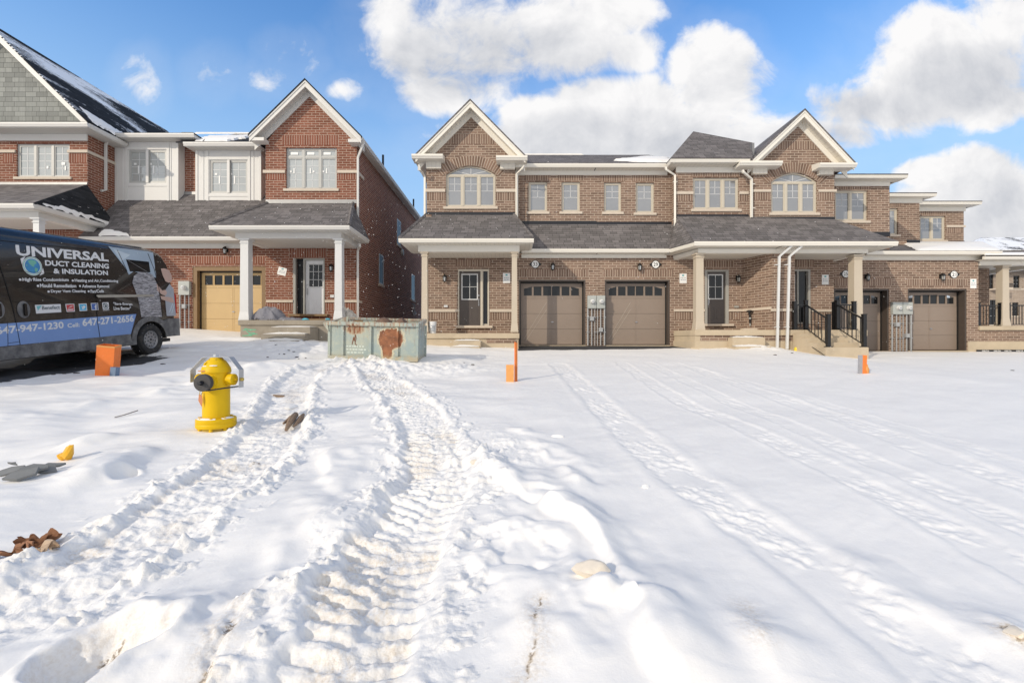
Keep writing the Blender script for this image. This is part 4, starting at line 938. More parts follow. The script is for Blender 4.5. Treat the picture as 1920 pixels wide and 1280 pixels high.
main_roof(h29, X(1118, UM) + .001, xb0 + .3, ye, ze, RY, RZ)
rq = lambda x, y: (x, y, ze + .03 + (RZ - ze - .03) * (y - ye - .02) / (RY - ye - .02))
roof_snow(h29, [rq(X(1196, 18), 17.75), rq(xb0 + .1, 17.62), rq(xb0 + .3, 19.6), rq(X(1232, 19), 20.3), rq(X(1160, 18), 18.5)], .06, seed=5, jag=.12)
# hipped roof over the bump-out
y1, z1 = 17.0, Z(297, 17.0); e0, e1 = X(1258, y1), X(1411, y1); p = .92
def onp(px, py):
    a = (640 - py) / F; D = (p * y1 - (z1 - H)) / (p - a); return (X(px, D), D, z1 + p * (D - y1))
apx = onp(1300, 246.5); vlx = onp(1411, 267.5)
r = MB().slab([(e0, y1, z1 + .03), (e1, y1, z1 + .03), (vlx[0], vlx[1], vlx[2]), apx], .05)
r.slab([(e0, y1, z1 + .03), apx, (e0, apx[1] + 3, z1 + .03)], .05).slab([apx, vlx, (vlx[0] + .1, vlx[1] + 5, vlx[2]), (e0, apx[1] + 3, z1 + .03)], .05)
part('hip_roof', r, M['shingle'], h29)
g = MB(); gut_x(g, e0, X(1407, y1), y1, z1); gut_y(g, y1 + .12, UM - .3, e0, z1, -1); part('gutter', g, M['cream_trim'], h29)
part('soffit', MB().box(e0 + .1, X(1403, y1), y1 + .1, UB - .001, z1 - .15, z1 - .132).box(e0 + .1, xb0 - .001, UB, UM - .1, z1 - .15, z1 - .132), M['soffit_cream'], h29)
part('frieze', MB().box(xb0 - .02, X(1392, UB), UB - .05, UB - .002, z1 - .36, z1 - .151), M['cream_trim'], h29)
spout(h29, [(X(1248, 17.3), 17.3, Z(313, 17.3)), (X(1249, 17.3), 17.3, Z(318, 17.3)), (xb0 - .08, 17.42, Z(330, UB)), (xb0 - .08, 17.42, Z(426, UB))], 'cream_trim', [(xb0 - .06, 17.45, Z(342, UB)), (xb0 - .06, 17.45, Z(412, UB))])
part('garage_roof', MB().slab([(X(1118, DG) + .001, LE + .02, LZ + .02), (X(1300, LE), LE + .02, LZ + .02), (X(1300, UM), UM - .003, Z(420, UM)), (X(1118, DG) + .001, UM - .003, Z(420, UM))], .05), M['shingle'], h29)
eave_box(h29, X(1118, DG), X(1256, LE), LE, LZ, DG, 'cream_trim', 'soffit_cream', .14)
part_each('roof_flashing', MB().box(X(1118, UM), xb0 - .01, UM - .02, UM - .003, Z(424.5, UM), Z(416, UM)).box(xb0, X(1403, UB), UB - .03, UB - .004, Z(411, UB), Z(402.5, UB)).box(xb0 - .06, xb0 + .02, UB - .3, UB - .05, Z(432, UB), Z(424, UB)), M['flashing_black'], h29)
lamp(h29, X(1198, DG), DG, Z(502, DG)); plaque(h29, X(1229, DG), DG, Z(496, DG), '29'); lamp(h29, X(1382, DG), DG, Z(524, DG))
part('socket_cover', MB().box(X(1376, DG), X(1384, DG), DG - .05, DG - .001, Z(577, DG), Z(573, DG)), M['frame_grey'], h29)
meters(h29, X(1100.5, DG), X(1134, DG), Z(578.5, DG), Z(554.5, DG), DG, 1.3)
# shared porch roof (front of 29 and 25), split at the pier
PD = 15.6; gx0, gxm, gx1, gz_ = X(1302, PD), X(1470, PD), X(1685, PD), Z(452.5, PD); tw = UB
ztp = Z(405, tw)
r = MB().slab([(gx0, PD + .02, gz_ + .02), (gxm, PD + .02, gz_ + .02), (X(1410, tw), tw - .004, ztp), (X(1268, tw), tw - .004, ztp)], .05)
r.slab([(gx0, PD + .02, gz_ + .02), (X(1268, tw), tw - .004, ztp), (xb0 - .02, UM - .02, Z(427, UM)), (X(1255, LE), LE, LZ + .03)], .05)
part('porch_roof', r, M['shingle'], h29)
def run(mb, p, q, h, d, up=0):
    """moulding from p to q (outer top edge), body towards -normal"""
    p, q = Vector(p), Vector(q); t = (q - p).normalized(); n = Vector((t.y, -t.x, 0)).normalized()
    if n.y > 0: n = -n
    sec = [(0, 0), (0, -h * .4), (.035, -h), (d, -h), (d, 0)]
    vs = [tuple(e - n * a + Vector((0, 0, b))) for e in (p, q) for a, b in sec]; k = len(sec)
    mb.add(vs, [tuple(range(k)), tuple(range(2 * k - 1, k - 1, -1))] + [(i, (i + 1) % k, k + (i + 1) % k, k + i) for i in range(k)])
g = MB(); gut_x(g, gx0, gxm, PD, gz_, .14); run(g, (X(1255, LE), LE, LZ), (gx0 + .01, PD + .01, gz_), .14, .12); part('gutter', g, M['cream_trim'], h29)
bz0 = Z(474.5, 16.05)
sof = MB().add([(gx0 + .04, PD + .12, gz_ - .135), (gxm, PD + .12, gz_ - .135), (gxm, DG, gz_ - .135), (X(1245, DG), DG - .003, gz_ - .135), (X(1255, LE) + .03, LE + .05, gz_ - .135)], [(0, 1, 2, 3, 4)]).box(X(1250, LE), X(1263, LE) + .2, LE + .14, DG - .01, LZ - .15, LZ + .01); part('soffit', sof, M['soffit_cream'], h29)
bm_ = MB().box(X(1309, 16.05), gxm, 16.05, 16.29, bz0, gz_ - .156); run(bm_, (X(1262, DG), DG - .01, gz_ - .157), (X(1309, 16.05) + .01, 16.06, gz_ - .157), gz_ - .157 - bz0, .18)
part('porch_beam', bm_, M['cream_trim'], h29)
part('porch_ceiling', MB().add([(X(1309, 16.05), 16.2, bz0 + .03), (gxm, 16.2, bz0 + .03), (gxm, DG, bz0 + .03), (X(1262, DG), DG - .004, bz0 + .03)], [(0, 1, 2, 3)]), M['soffit_cream'], h29)
post(h29, 1305, 1320, 474.5, 619, 16.08, 'post_cream')
S2 = 15.95; sx0 = X(1303, S2); zs1, zs0 = Z(618.3, S2), Z(628.5, S2)
part('porch_slab', MB().slab([(sx0, S2, zs1), (X(1508, S2), S2, zs1), (X(1508, S2), DG - .002, zs1), (X(1263, DG), DG - .002, zs1)], zs1 - zs0), M['concrete'], h29)
part('base_brick', MB().box(sx0 + .06, X(1499, S2), S2 + .05, S2 + .3, Z(639, S2), zs0 - .001), M['tan_brick'], h29)
part('foundation', MB().slab([(sx0 + .0, S2 + .02, Z(639.2, S2)), (X(1512, S2), S2 + .02, Z(639.2, S2)), (X(1512, S2), DG - .003, Z(639.2, S2)), (X(1262, DG), DG - .003, Z(639.2, S2))], 1.2), M['concrete'], h29)
part('foundation_side', MB().slab([(sx0 + .02, S2 + .04, zs0 - .001), (sx0 + .4, S2 + .06, zs0 - .001), (X(1275, DG), DG - .004, zs0 - .001), (X(1264, DG), DG - .004, zs0 - .001)], .3), M['concrete'], h29)
steps(h29, X(1377, 15.5), X(1440, 15.5), 15.3, [Z(649.5, 15.3), Z(632.5, 15.65)], .35, S2 + .03, 'concrete')
for (a, b, c) in (((1484, 461), (1461, 481), (1457, 652)), ((1503, 461), (1480, 481), (1475.5, 654))):
    yq = 15.72; spout(h29 if a[0] < 1500 else h29, [(X(a[0] + 2, yq), yq, Z(457, yq)), (X(a[0], yq), yq, Z(a[1], yq)), (X(b[0], 15.85), 15.85, Z(b[1], 15.85)), (X(c[0], 15.85), 15.85, Z(c[1], 15.85))], 'post_white', [(X(c[0], 15.85), 15.85, Z(497, 15.9)), (X(c[0], 15.85), 15.85, Z(613, 15.9))])
# gas regulator on the angled wall
gx_, gy_ = X(1404, 17.0), 16.95
o = part('gas_regulator', MB().lathe([(.05, 0), (.11, .02), (.11, .06), (.05, .09)], (gx_, gy_, Z(586, 17)), 14).tube([(gx_, gy_, Z(586, 17)), (gx_ + .02, gy_, Z(596, 17)), (gx_ + .02, gy_, Z(606, 17))], .035, 8), M['lamp_black'], h29, smooth=True)
part('gas_pipe', MB().tube([(gx_ + .02, gy_, Z(594, 17)), (gx_ + .02, gy_, Z(611, 17))], .02, 8).lathe([(.045, 0), (.045, .05)], (gx_ + .02, gy_, Z(598, 17)), 10), M['meter_grey'], o)
part('splash_stone', MB().box(X(1385, 17.1), X(1414, 17.1), 16.75, 16.95, zs1, zs1 + .08), M['stone'], h29)

# ---- number 25
D2 = 18.5
h25 = thing('brick_townhouse', 'tan brick townhouse with number 25, gabled, with black railings on its steps', 'townhouse', (X(1560, DG), DG, 1.1), 'brick townhouses along the snowy street')
zf2 = Z(470.5, 18.1) - .125; xq = X(1690, D2); gop = (X(1564, D2), X(1667, D2), Z(658, D2), Z(541.5, D2))
w = MB(); xw0 = xpe - .001; xw1 = X(1563, DG); dop = (X(1474, DG), X(1519, DG), Z(607, DG), Z(505, DG))
wall_strips(w, DG, [(X(1465, DG), zf), (xw1, zf)], zb, [dop], .2)
w.poly((xw1, DG, zb), (xw1, D2, zb), (xw1, D2, zf2), (xw1, DG, zf2))
wall_strips(w, D2, [(xw1 - .3, zf2), (xq, zf2)], .8, [gop], .30)
UC, UD = 17.4, 18.6
ax, az = X(1496.5, UC), Z(232, UC) + .30; c0, c1 = X(1413, UC), X(1564.5, UC)
win = (X(1446, UC), X(1532.5, UC), Z(399, UC), Z(341, UC), Z(323.5, UC) - Z(341, UC))
wall_strips(w, UC, [(c0, Z(303, UC)), (ax, az), (c1, Z(308, UC))], Z(425, UC), [win], .14)
w.poly((c0, UC, Z(430, UC)), (c0, 24, Z(430, UC)), (c0, 24, Z(310, UC)), (c0, UC, Z(310, UC)))
w.box(c1 - .2, c1 - .001, UC + .001, 26, 5, Z(310, UC))
dw = (X(1566, UD), X(1627, UD), Z(414, UD), Z(357, UD))
wall_strips(w, UD, [(c1 - .1, Z(340, UD)), (X(1668, UD), Z(340, UD))], Z(455, UD), [dw], .12)
w.poly((X(1668, UD), UD, 5), (X(1668, UD), 30, 5), (X(1668, UD), 30, Z(340, UD)), (X(1668, UD), UD, Z(340, UD)))
w.poly((xw1, 30, .8), (X(1668, UD), 30, .8), (X(1668, UD), 30, 8.2), (xw1, 30, 8.2))
part('wall', w, M['tan_brick'], h25)
sb = MB(); soldier(sb, X(1565, D2), X(1672, D2), Z(535.5, D2), Z(522, D2), D2); soldier(sb, X(1475, DG), X(1526, DG), Z(501, DG), Z(487, DG), DG)
soldier(sb, X(1520, DG), X(1560, DG), Z(599, DG), Z(585, DG), DG)
for a, b in ((1413.5, 1445), (1534, 1564)): soldier(sb, X(a, UC), X(b, UC), Z(375, UC), Z(360.8, UC), UC)
soldier(sb, X(1457, UC), X(1538, UC), Z(280, UC), Z(265, UC), UC); soldier(sb, X(1566, UD), X(1632, UD), Z(355.5, UD), Z(344.5, UD), UD)
part_each('soldier_course', sb, M['tan_soldier'], h25)
bc = MB().box(X(1520, DG), X(1561, DG), DG - .05, DG + .02, Z(584.5, DG), Z(580.5, DG))
for a, b in ((1411, 1445), (1534, 1568)): bc.box(X(a, UC), X(b, UC), UC - .04, UC + .02, Z(360.5, UC), Z(355.5, UC))
part_each('belt_course', bc, M['stone'], h25, bevel=.006)
arch_bricks(h25, X(1489, UC), X(1534, UC) - X(1489, UC), Z(341.5, UC), win[4] * 1.02, UC, .02, .38, 'tan_voussoir', 27)
window(h25, *win[:4], UC, 3, (2, 2, .5), rise=win[4]); window(h25, *dw, UD, 2, (2, 2, .5))
garage_door(h25, *gop, D2, .34, arrow=False)
front_door(h25, 1474, 1519, 505, 607, 1476, 1494, (1478, 1492), (514, 561), DG, 'door_brown', (1497, 1515), sill=None)
rake(h25, (X(1508.5, 17.0), Z(207.5, 17.0)), (X(1411, 17.0), Z(300, 17.0)), (X(1602, 17.0), Z(307, 17.0)), 17.0, UC, 24, 'cream_trim', 'soffit_cream', 'shingle')
cornice_return(h25, 1388, 1468, 16.9, 301, UC, 'cream_trim', 'soffit_cream', 1416, 1443, 323)
cornice_return(h25, 1538, 1608, 16.9, 304.5, UC, 'cream_trim', 'soffit_cream', 1541, 1568, 324.5)
part('valley_snow', MB().box(X(1408, 17.6), X(1412, 17.6), 17.5, 17.7, Z(297, 17.6), Z(270, 17.6)), M['flashing_grey'], h25)
g = MB(); gut_y(g, 17.02, UB, X(1388, 16.9), Z(301, 16.9), -1); part('side_gutter', g, M['cream_trim'], h25)
spout(h25, [(X(1392, 17.1), 17.1, Z(319, 17.1)), (X(1394, 17.1), 17.1, Z(323, 17.1)), (X(1409, 17.3), 17.3, Z(336, 17.3)), (X(1409, 17.3), 17.3, Z(408, 17.3))], 'cream_trim', [(X(1411, 17.32), 17.32, Z(345, 17.3)), (X(1411, 17.32), 17.32, Z(390, 17.3))])
y2, z2 = 18.1, Z(327, 18.1)
eave_box(h25, X(1566, y2), X(1703, y2), y2, z2, UD, 'cream_trim', 'soffit_cream', .17, right=1)
g = MB(); gut_y(g, y2 + .12, 24, X(1703, y2), z2, 1); part('side_gutter', g, M['cream_trim'], h25)
rr2, rz2 = 22.0, Z(305, 22.0)
part('main_roof', MB().slab([(X(1560, y2), y2, z2 + .03), (X(1703, y2), y2, z2 + .03), (X(1640, 20), rr2, z2 + .75), (X(1500, 20), rr2, z2 + .75)], .05).slab([(X(1703, y2), y2, z2 + .03), (X(1703, y2), 27, z2 + .03), (X(1640, 20), rr2, z2 + .75)], .05), M['shingle'], h25)
part('porch_roof', MB().slab([(gxm + .001, PD + .02, gz_ + .02), (gx1, PD + .02, gz_ + .02), (X(1563, UC), UC - .004, Z(410.5, UC)), (X(1410, UC), UC - .004, Z(407, UC))], .05)
     .slab([(gx1, PD + .02, gz_ + .02), (gx1 - .1, UD + .05, gz_ + .1), (X(1632, UD), UD - .004, Z(437, UD)), (X(1563, UC), UC - .004, Z(410.5, UC))], .05), M['shingle'], h25)
part_each('roof_flashing', MB().box(c0 + .02, c1, UC - .03, UC - .004, Z(413.5, UC), Z(407, UC)).box(X(1612, UD), X(1668, UD), UD - .03, UD - .004, Z(443, UD), Z(435, UD)), M['flashing_black'], h25)
g = MB(); gut_x(g, gxm, gx1, PD, gz_, .14); gut_y(g, PD + .12, 18.0, gx1, gz_, 1, .14); part('gutter', g, M['cream_trim'], h25)
part('soffit', MB().box(gxm, gx1 - .1, PD + .12, D2 - .01, gz_ - .17, gz_ - .155), M['soffit_cream'], h25)
xbe = X(1628, 16.05)
part('porch_beam', MB().box(gxm + .001, xbe, 16.05, 16.29, bz0, gz_ - .172).box(xbe - .22, xbe - .001, 16.29, D2 - .02, bz0, gz_ - .172), M['cream_trim'], h25)
part('porch_ceiling', MB().box(gxm + .001, xbe - .2, 16.28, DG - .003, bz0 + .02, bz0 + .035), M['soffit_cream'], h25)
post(h25, 1601.5, 1618, 477, 622, 16.1, 'post_cream')
part('porch_slab', MB().box(X(1508, S2) + .001, X(1627, S2), S2, DG - .002, zs0 - .03, zs1), M['concrete'], h25, bevel=.012)
part('foundation', MB().box(X(1512, S2) + .001, X(1622, S2), S2 + .02, DG - .003, .5, zs0 - .031), M['concrete'], h25)
stx0, stx1 = X(1553, 14.3) - .12, X(1621, 14.3) + .10; ztp_ = zs1; zbt = Z(661, 14.2)
for k in range(4):
    q = zbt + .02 + (ztp_ - zbt - .02) * (k + 1) / 5 * 1.02
    part('step', MB().box(stx0 + .004 * k, stx1 - .004 * k, 14.25 + .42 * k, S2 - .002 - .003 * k, .45 - .004 * k, q), M['concrete'], h25, bevel=.012)
def railing(par, p0, p1, h=.92, newels=(True, True), post_h=1.02, n=6, wide=.05):
    p0, p1 = Vector(p0), Vector(p1); d = p1 - p0; m = MB(); up = Vector((0, 0, 1))
    for (a, b, t) in ((.86, .90, wide), (.07, .10, .03)): 
        A0, A1 = p0 + up * h * a / .9, p1 + up * h * a / .9; m.tube([A0, A1], t * .62, 4, math.pi / 4)
    for k in range(n):
        q = p0 + d * ((k + .8) / (n + .6)); m.box(q.x - .010, q.x + .010, q.y - .010, q.y + .010, q.z + .07, q.z + h * .96)
    o = part('railing', m, M['rail_black'], par)
    for f, q in zip(newels, (p0, p1)):
        if f:
            w_ = .052; part('newel_post', MB().box(q.x - w_, q.x + w_, q.y - w_, q.y + w_, q.z, q.z + post_h).box(q.x - w_ * 1.2, q.x + w_ * 1.2, q.y - w_ * 1.2, q.y + w_ * 1.2, q.z + post_h, q.z + post_h + .03).box(q.x - .085, q.x + .085, q.y - .085, q.y + .085, q.z, q.z + .03), M['rail_black'], o)
ya_, yb_ = 16.05, 14.42; za_, zb__ = zs1, zbt + .02 + (ztp_ - zbt - .02) / 5 * 1.02
xa_, xb_ = X(1511, 16.05), X(1570, 16.05); xa2, xb2 = X(1553, yb_), X(1620, yb_)
railing(h25, (xa_, ya_, za_), (xa2, yb_, zb__), n=6); railing(h25, (xb_, ya_, za_), (xb2, yb_, zb__), n=6)
railing(h25, (X(1490, ya_), ya_, za_), (xa_, ya_, za_), .92, (True, False), .98, 3); railing(h25, (xb_, ya_, za_), (X(1601, ya_), ya_, za_), .92, (False, True), .98, 6)
railing(h25, (X(1564, 16.2), 16.2, za_), (X(1562, 17.3), 17.3, za_), .92, (True, False), .98, 6)
plaque(h25, X(1585, D2), D2, Z(513.7, D2), '25'); lamp(h25, X(1623, D2), D2, Z(521, D2))
meters(h25, X(1669, D2), X(1707, D2), Z(589.5, D2), Z(567, D2), D2, 1.05)
part('power_cord', MB().tube([(X(1513, 15.9), 15.90, Z(635.5, 15.9)), (X(1527, 15.3), 15.85, Z(641, 15.8)), (X(1535, 14.6), 14.95, Z(650, 14.9)), (X(1543, 14.2), 14.3, Z(661, 14.2)), (X(1551, 14.1), 14.2, Z(667, 14.2))], .012, 6), M['rail_black'], h25)
mb_ = part('drainage_membrane', MB().box(X(1506, S2), X(1523, S2), S2 - .03, S2 + .018, Z(668, S2), Z(659.5, S2)), M['flashing_black'], h25)
facade_text(mb_, 'DELTA', 1508, 1520, 660.5, 664, S2, S2 - .031)

# ---- number 21
h21 = thing('brick_townhouse', 'tan brick townhouse with number 21 and snow on its low front roof', 'townhouse', (X(1760, D2), D2, 1.05), 'brick townhouses along the snowy street')
xe = X(1834.5, D2); gop = (X(1702, D2), X(1813, D2), Z(657, D2), Z(541.5, D2)); zb2 = .75
w = MB(); wall_strips(w, D2, [(xq, zf2), (xe, zf2)], zb2, [gop], .32)
w.poly((xe, D2, zb2), (xe, 29, zb2), (xe, 29, zf2), (xe, D2, zf2))
PB = 20.4; w.box(xe + .001, X(1855, PB), PB, PB + .25, zb2, Z(495, PB))
U1, U2 = 21.0, 22.3
o1 = (X(1664, U1), X(1684, U1), Z(440, U1), Z(390.5, U1)); o2 = (X(1725.5, U2), X(1773, U2), Z(450, U2), Z(405, U2))
wall_strips(w, U1, [(X(1640, U1), Z(377, U1)), (X(1724, U1), Z(377, U1))], Z(470, U1), [o1], .12)
wall_strips(w, U2, [(X(1715, U2), Z(391, U2)), (X(1807, U2), Z(391, U2))], Z(470, U2), [o2], .12)
w.poly((X(1807, U2), U2, 5), (X(1807, U2), 30, 5), (X(1807, U2), 30, Z(391, U2)), (X(1807, U2), U2, Z(391, U2)))
w.poly((X(1640, U1), 30, zb2), (xe, 30, zb2), (xe, 30, Z(391, U2)), (X(1640, U1), 30, Z(391, U2)))
part('wall', w, M['tan_brick'], h21)
sb = MB(); soldier(sb, X(1700, D2), X(1815, D2), Z(535.5, D2), Z(523, D2), D2); soldier(sb, X(1669, U1), X(1689, U1), Z(388, U1), Z(380, U1), U1); soldier(sb, X(1724, U2), X(1776, U2), Z(403, U2), Z(393.5, U2), U2); soldier(sb, X(1775, U2), X(1806, U2), Z(437, U2), Z(426.5, U2), U2)
part_each('soldier_course', sb, M['tan_soldier'], h21)
part('belt_course', MB().box(X(1774, U2), X(1809, U2), U2 - .05, U2 + .02, Z(426.3, U2), Z(422.8, U2)), M['stone'], h21)
window(h21, *o1, U1, 1, (2, 2, .5)); window(h21, *o2, U2, 2, (2, 2, .5)); garage_door(h21, *gop, D2, .34, arrow=False)
for (xa, xb, yf, py, yw, rs) in ((1650, 1757, 20.6, 362, U1, 1), (1722, 1842, 21.8, 377.5, U2, 1)):
    eave_box(h21, X(xa, yf), X(xb, yf), yf, Z(py, yf), yw, 'cream_trim', 'soffit_cream', .20, right=1)
    g = MB(); gut_y(g, yf + .12, 28, X(xb, yf), Z(py, yf), 1); part('side_gutter', g, M['cream_trim'], h21)
    z_ = Z(py, yf) + .03; xr_ = X(xb, yf)
    part('upper_roof', MB().slab([(X(xa - 20, yf), yf, z_), (xr_, yf, z_), (xr_ - 2.2, yf + 3.4, z_ + 1.0), (X(xa - 20, yf), yf + 3.4, z_ + 1.0)], .05).slab([(xr_, yf, z_), (xr_, yf + 7, z_), (xr_ - 2.2, yf + 3.4, z_ + 1.0)], .05), M['shingle'], h21)
L2 = 18.1; lz2 = Z(470.5, L2); ztop = Z(455, 21)
part('lower_roof', MB().slab([(X(1610, L2), L2 + .02, lz2 + .02), (X(1880, L2), L2 + .02, lz2 + .02), (X(1845, 22), 22.3, Z(458, 22.3)), (X(1600, 22), 22.3, Z(452, 22.3))], .05), M['shingle'], h21)
A_ = (X(1722, L2), L2 + .03, lz2 + .02); Bq = (X(1877, L2), L2 + .03, lz2 + .02); tt = lambda px, f: (X(px, 18.1 + 4.2 * f), L2 + 4.2 * f, lz2 + .02 + (Z(455, 22.3) - lz2) * f)
roof_snow(h21, [A_, Bq, tt(1845, .9), tt(1690, .9)], .05, seed=9, jag=.06)
eave_box(h21, X(1627, L2), X(1880, L2), L2, lz2, D2, 'cream_trim', 'soffit_cream', .16)
part_each('roof_flashing', MB().box(X(1700, U1), X(1724, U1), U1 - .03, U1 - .004, Z(456, U1), Z(450, U1)).box(X(1722, U2), X(1808, U2), U2 - .03, U2 - .004, Z(458, U2), Z(452, U2)), M['flashing_black'], h21)
plaque(h21, X(1788, D2), D2, Z(514.7, D2), '21'); lamp(h21, X(1763, D2), D2, Z(520.5, D2))
part('foundation', MB().box(X(1814, D2), X(1990, D2), D2 - .03, D2 - .002, .5, Z(640, D2)).box(xe + .001, X(1990, D2), D2 - .001, 21.5, .5, Z(640, D2)), M['concrete'], h21)
part('base_brick', MB().box(xe + .001, X(1985, D2), D2 + .03, 21.4, Z(640, D2) + .001, Z(619, D2)), M['tan_brick'], h21)
part('porch_slab', MB().box(xe + .001, X(1988, D2), D2 - .06, 21.5, Z(619, D2) + .001, Z(611, D2)), M['concrete'], h21, bevel=.01)
PZ = 18.2; pz_ = Z(481, PZ)
part('porch_roof', MB().slab([(X(1838, PZ), PZ - .2, pz_ + .02), (X(2010, PZ), PZ - .2, pz_ + .02), (X(1960, 21), 21.5, pz_ + .75), (X(1800, 21), 21.5, pz_ + .75)], .05).slab([(X(2010, PZ), PZ - .2, pz_ + .02), (X(2010, PZ), 23, pz_ + .02), (X(1960, 21), 21.5, pz_ + .75)], .05), M['shingle'], h21)
roof_snow(h21, [(X(1838, PZ), PZ - .16, pz_ + .03), (X(2000, PZ), PZ - .16, pz_ + .03), (X(1955, 21), 21.2, pz_ + .69), (X(1820, 21), 21.2, pz_ + .69)], .05, seed=12, jag=.05)
g = MB(); gut_x(g, X(1838, PZ), X(2010, PZ), PZ - .2, pz_); part('gutter', g, M['cream_trim'], h21)
part('porch_beam', MB().box(X(1836, D2), X(1990, D2), D2 - .02, D2 + .2, Z(497, D2), pz_ - .14).box(X(1985, D2) - .2, X(1985, D2), D2 + .2, 21.4, Z(497, D2), pz_ - .14), M['cream_trim'], h21)
part('soffit', MB().box(X(1838, PZ) + .1, X(2005, PZ), PZ - .1, 21.5, pz_ - .135, pz_ - .115), M['soffit_cream'], h21)
post(h21, 1880, 1893, 497, 611, D2 - .0, 'post_cream'); post(h21, 1973, 1985, 497, 611, D2, 'post_cream')
yr_ = D2 + .1; zr_ = Z(611, D2)
railing(h21, (X(1834, yr_), yr_, zr_), (X(1876, yr_), yr_, zr_), .88, (True, True), .92, 7); railing(h21, (X(1890, yr_), yr_, zr_), (X(1970, yr_), yr_, zr_), .88, (True, True), .92, 14)
mb_ = part('drainage_membrane', MB().box(X(1829, D2), X(1988, D2), D2 - .07, D2 - .031, Z(664, D2), Z(655.5, D2)), M['flashing_black'], h21)
for a in (1838, 1860, 1880, 1902): facade_text(mb_, 'DELTA', a, a + 13, 656.3, 658.6, D2, D2 - .071)
# ------------------------------------------------------------ red townhouses
DB, UW, BF = 17.5, 18.85, 18.5      # B's front, set-back upper wall, bay fronts
hA = thing('brick_townhouse', 'red brick townhouse with grey shake gable and huge dark snowy roof, behind the van', 'townhouse', (X(150, 17.3), 17.3, 2.0), 'brick townhouses along the snowy street')
hB = thing('brick_townhouse', 'red brick townhouse with white posts, tan garage door and a brick gable', 'townhouse', (X(500, DB), DB, 1.74), 'brick townhouses along the snowy street')
xAB = X(345, DB); zlow = 1.1; ztl = Z(443.5, 16.8) - .125
# -- B walls
w = MB(); gop = (X(361, DB), X(498, DB), Z(628, DB), Z(499.5, DB)); dop = (X(550, DB), X(609, DB), Z(590, DB), Z(484.5, DB))
b0, b1 = X(498, DB), X(669, DB)
wall_strips(w, DB, [(xAB, ztl), (b1, ztl)], zlow, [gop, dop], .25)
ax, az = X(580, DB), Z(181, DB) + .32
win = (X(536, DB), X(631.5, DB), Z(354, DB), Z(277, DB))
zl_ = Z(262, DB)
wall_strips(w, DB + .0, [(b0, zl_ - .12), (ax, az), (b1, zl_ - .12)], Z(385, DB), [win], .12)
w.box(b1 - .2, b1 - .001, DB + .001, 32, zlow, Z(264, DB)); w.poly((b0, DB, Z(470, DB)), (b0, UW + 4, Z(470, DB)), (b0, UW + 4, Z(265, DB)), (b0, DB, Z(265, DB)))
w.poly((X(346, UW), UW, Z(400, UW)), (b0, UW, Z(400, UW)), (b0, UW, Z(270, UW)), (X(346, UW), UW, Z(270, UW)))
w.poly((xAB, 32, zlow), (b1, 32, zlow), (b1, 32, 8.8), (xAB, 32, 8.8))
part('wall', w, M['red_brick'], hB)
sb = MB()
soldier(sb, X(355, DB), X(497, DB), Z(494, DB), Z(480, DB), DB); soldier(sb, X(542, DB), X(612, DB), Z(483, DB), Z(465, DB), DB)
for a, b in ((500, 550), (610, 672)): soldier(sb, X(a, DB), X(min(b, 669), DB), Z(582, DB), Z(567.5, DB), DB)
soldier(sb, X(529, DB), X(635, DB), Z(272, DB), Z(254, DB), DB)
for a, b in ((498.5, 535), (633, 668.5)): soldier(sb, X(a, DB), X(b, DB), Z(337, DB), Z(325.3, DB), DB)
part_each('soldier_course', sb, M['red_soldier'], hB)
bc = MB()
for a, b in ((500, 550), (610, 672)): bc.box(X(a, DB), X(b, DB), DB - .05, DB + .02, Z(567, DB), Z(562.5, DB))
for a, b in ((494, 535), (633, 671)): bc.box(X(a, DB), X(b, DB), DB - .05, DB + .02, Z(325, DB), Z(319.5, DB))
bc.box(b1 - .01, b1 + .04, DB + .021, DB + .75, Z(325, DB), Z(319.5, DB)); bc.box(b1 - .01, b1 + .04, DB + .021, DB + .5, Z(567, DB), Z(562.5, DB))
part_each('belt_course', bc, M['stone'], hB)
window(hB, *win, DB, 3, (2, 4, 1), 'vinyl_grey', 'glass_red', 'stone', transom=.34)
for (ya, yb, za, zb_) in ((20.4, 21.1, Z(533, 20.7), Z(477, 20.7)), (23.6, 24.4, Z(460, 24), Z(413, 24)), (27.0, 27.9, Z(562, 27.4), Z(515, 27.4))): side_window(hB, ya, yb, za, zb_, b1, 1)
# window stickers left on new glass
st = MB(); rr = random.Random(4)
for i in range(3):
    x = win[0] + .25 + i * .63
    for (dx, dz, a, b) in ((.0, .62, .045, .20), (-.13 if i % 2 == 0 else .12, .66, .06, .07)): st.box(x + dx, x + dx + a, DB + .088, DB + .0935, win[2] + dz, win[2] + dz + b)
    st.box(x - .10, x + .18, DB + .088, DB + .0935, win[3] - .24, win[3] - .14)
part_each('window_sticker', st, M['white_paint'], hB)
garage_door(hB, *gop, DB, .24, 'garage_tan', 'frame_wood', False, False, fw=.16, label='tan garage door, the lower half in shadow')
front_door(hB, 569, 609, 484.5, 590, 572, 607, (577, 606), (494, 539), DB, 'door_white', None, 'glass_dark', knob=-1, grid=(3, 3))
part('door_side_frame', MB().box(X(550, DB), X(554.5, DB), DB - .02, DB + .1, Z(590, DB), Z(484.5, DB)), M['frame_grey'], hB)
part('sidelight', MB().box(X(554.6, DB), X(568.8, DB), DB + .12, DB + .14, Z(590, DB), Z(484.6, DB)), M['glass_side'], hB)
part('door_sill', MB().box(X(543, DB), X(616, DB), DB - .14, DB - .001, Z(593, DB), Z(589, DB)), M['frame_wood'], hB)
rake(hB, (X(572, 17.1), Z(151, 17.1)), (X(467, 17.1), Z(254, 17.1)), (X(677, 17.1), Z(257, 17.1)), 17.1, DB, 32, 'white_trim', 'soffit_white', 'shingle_dark')
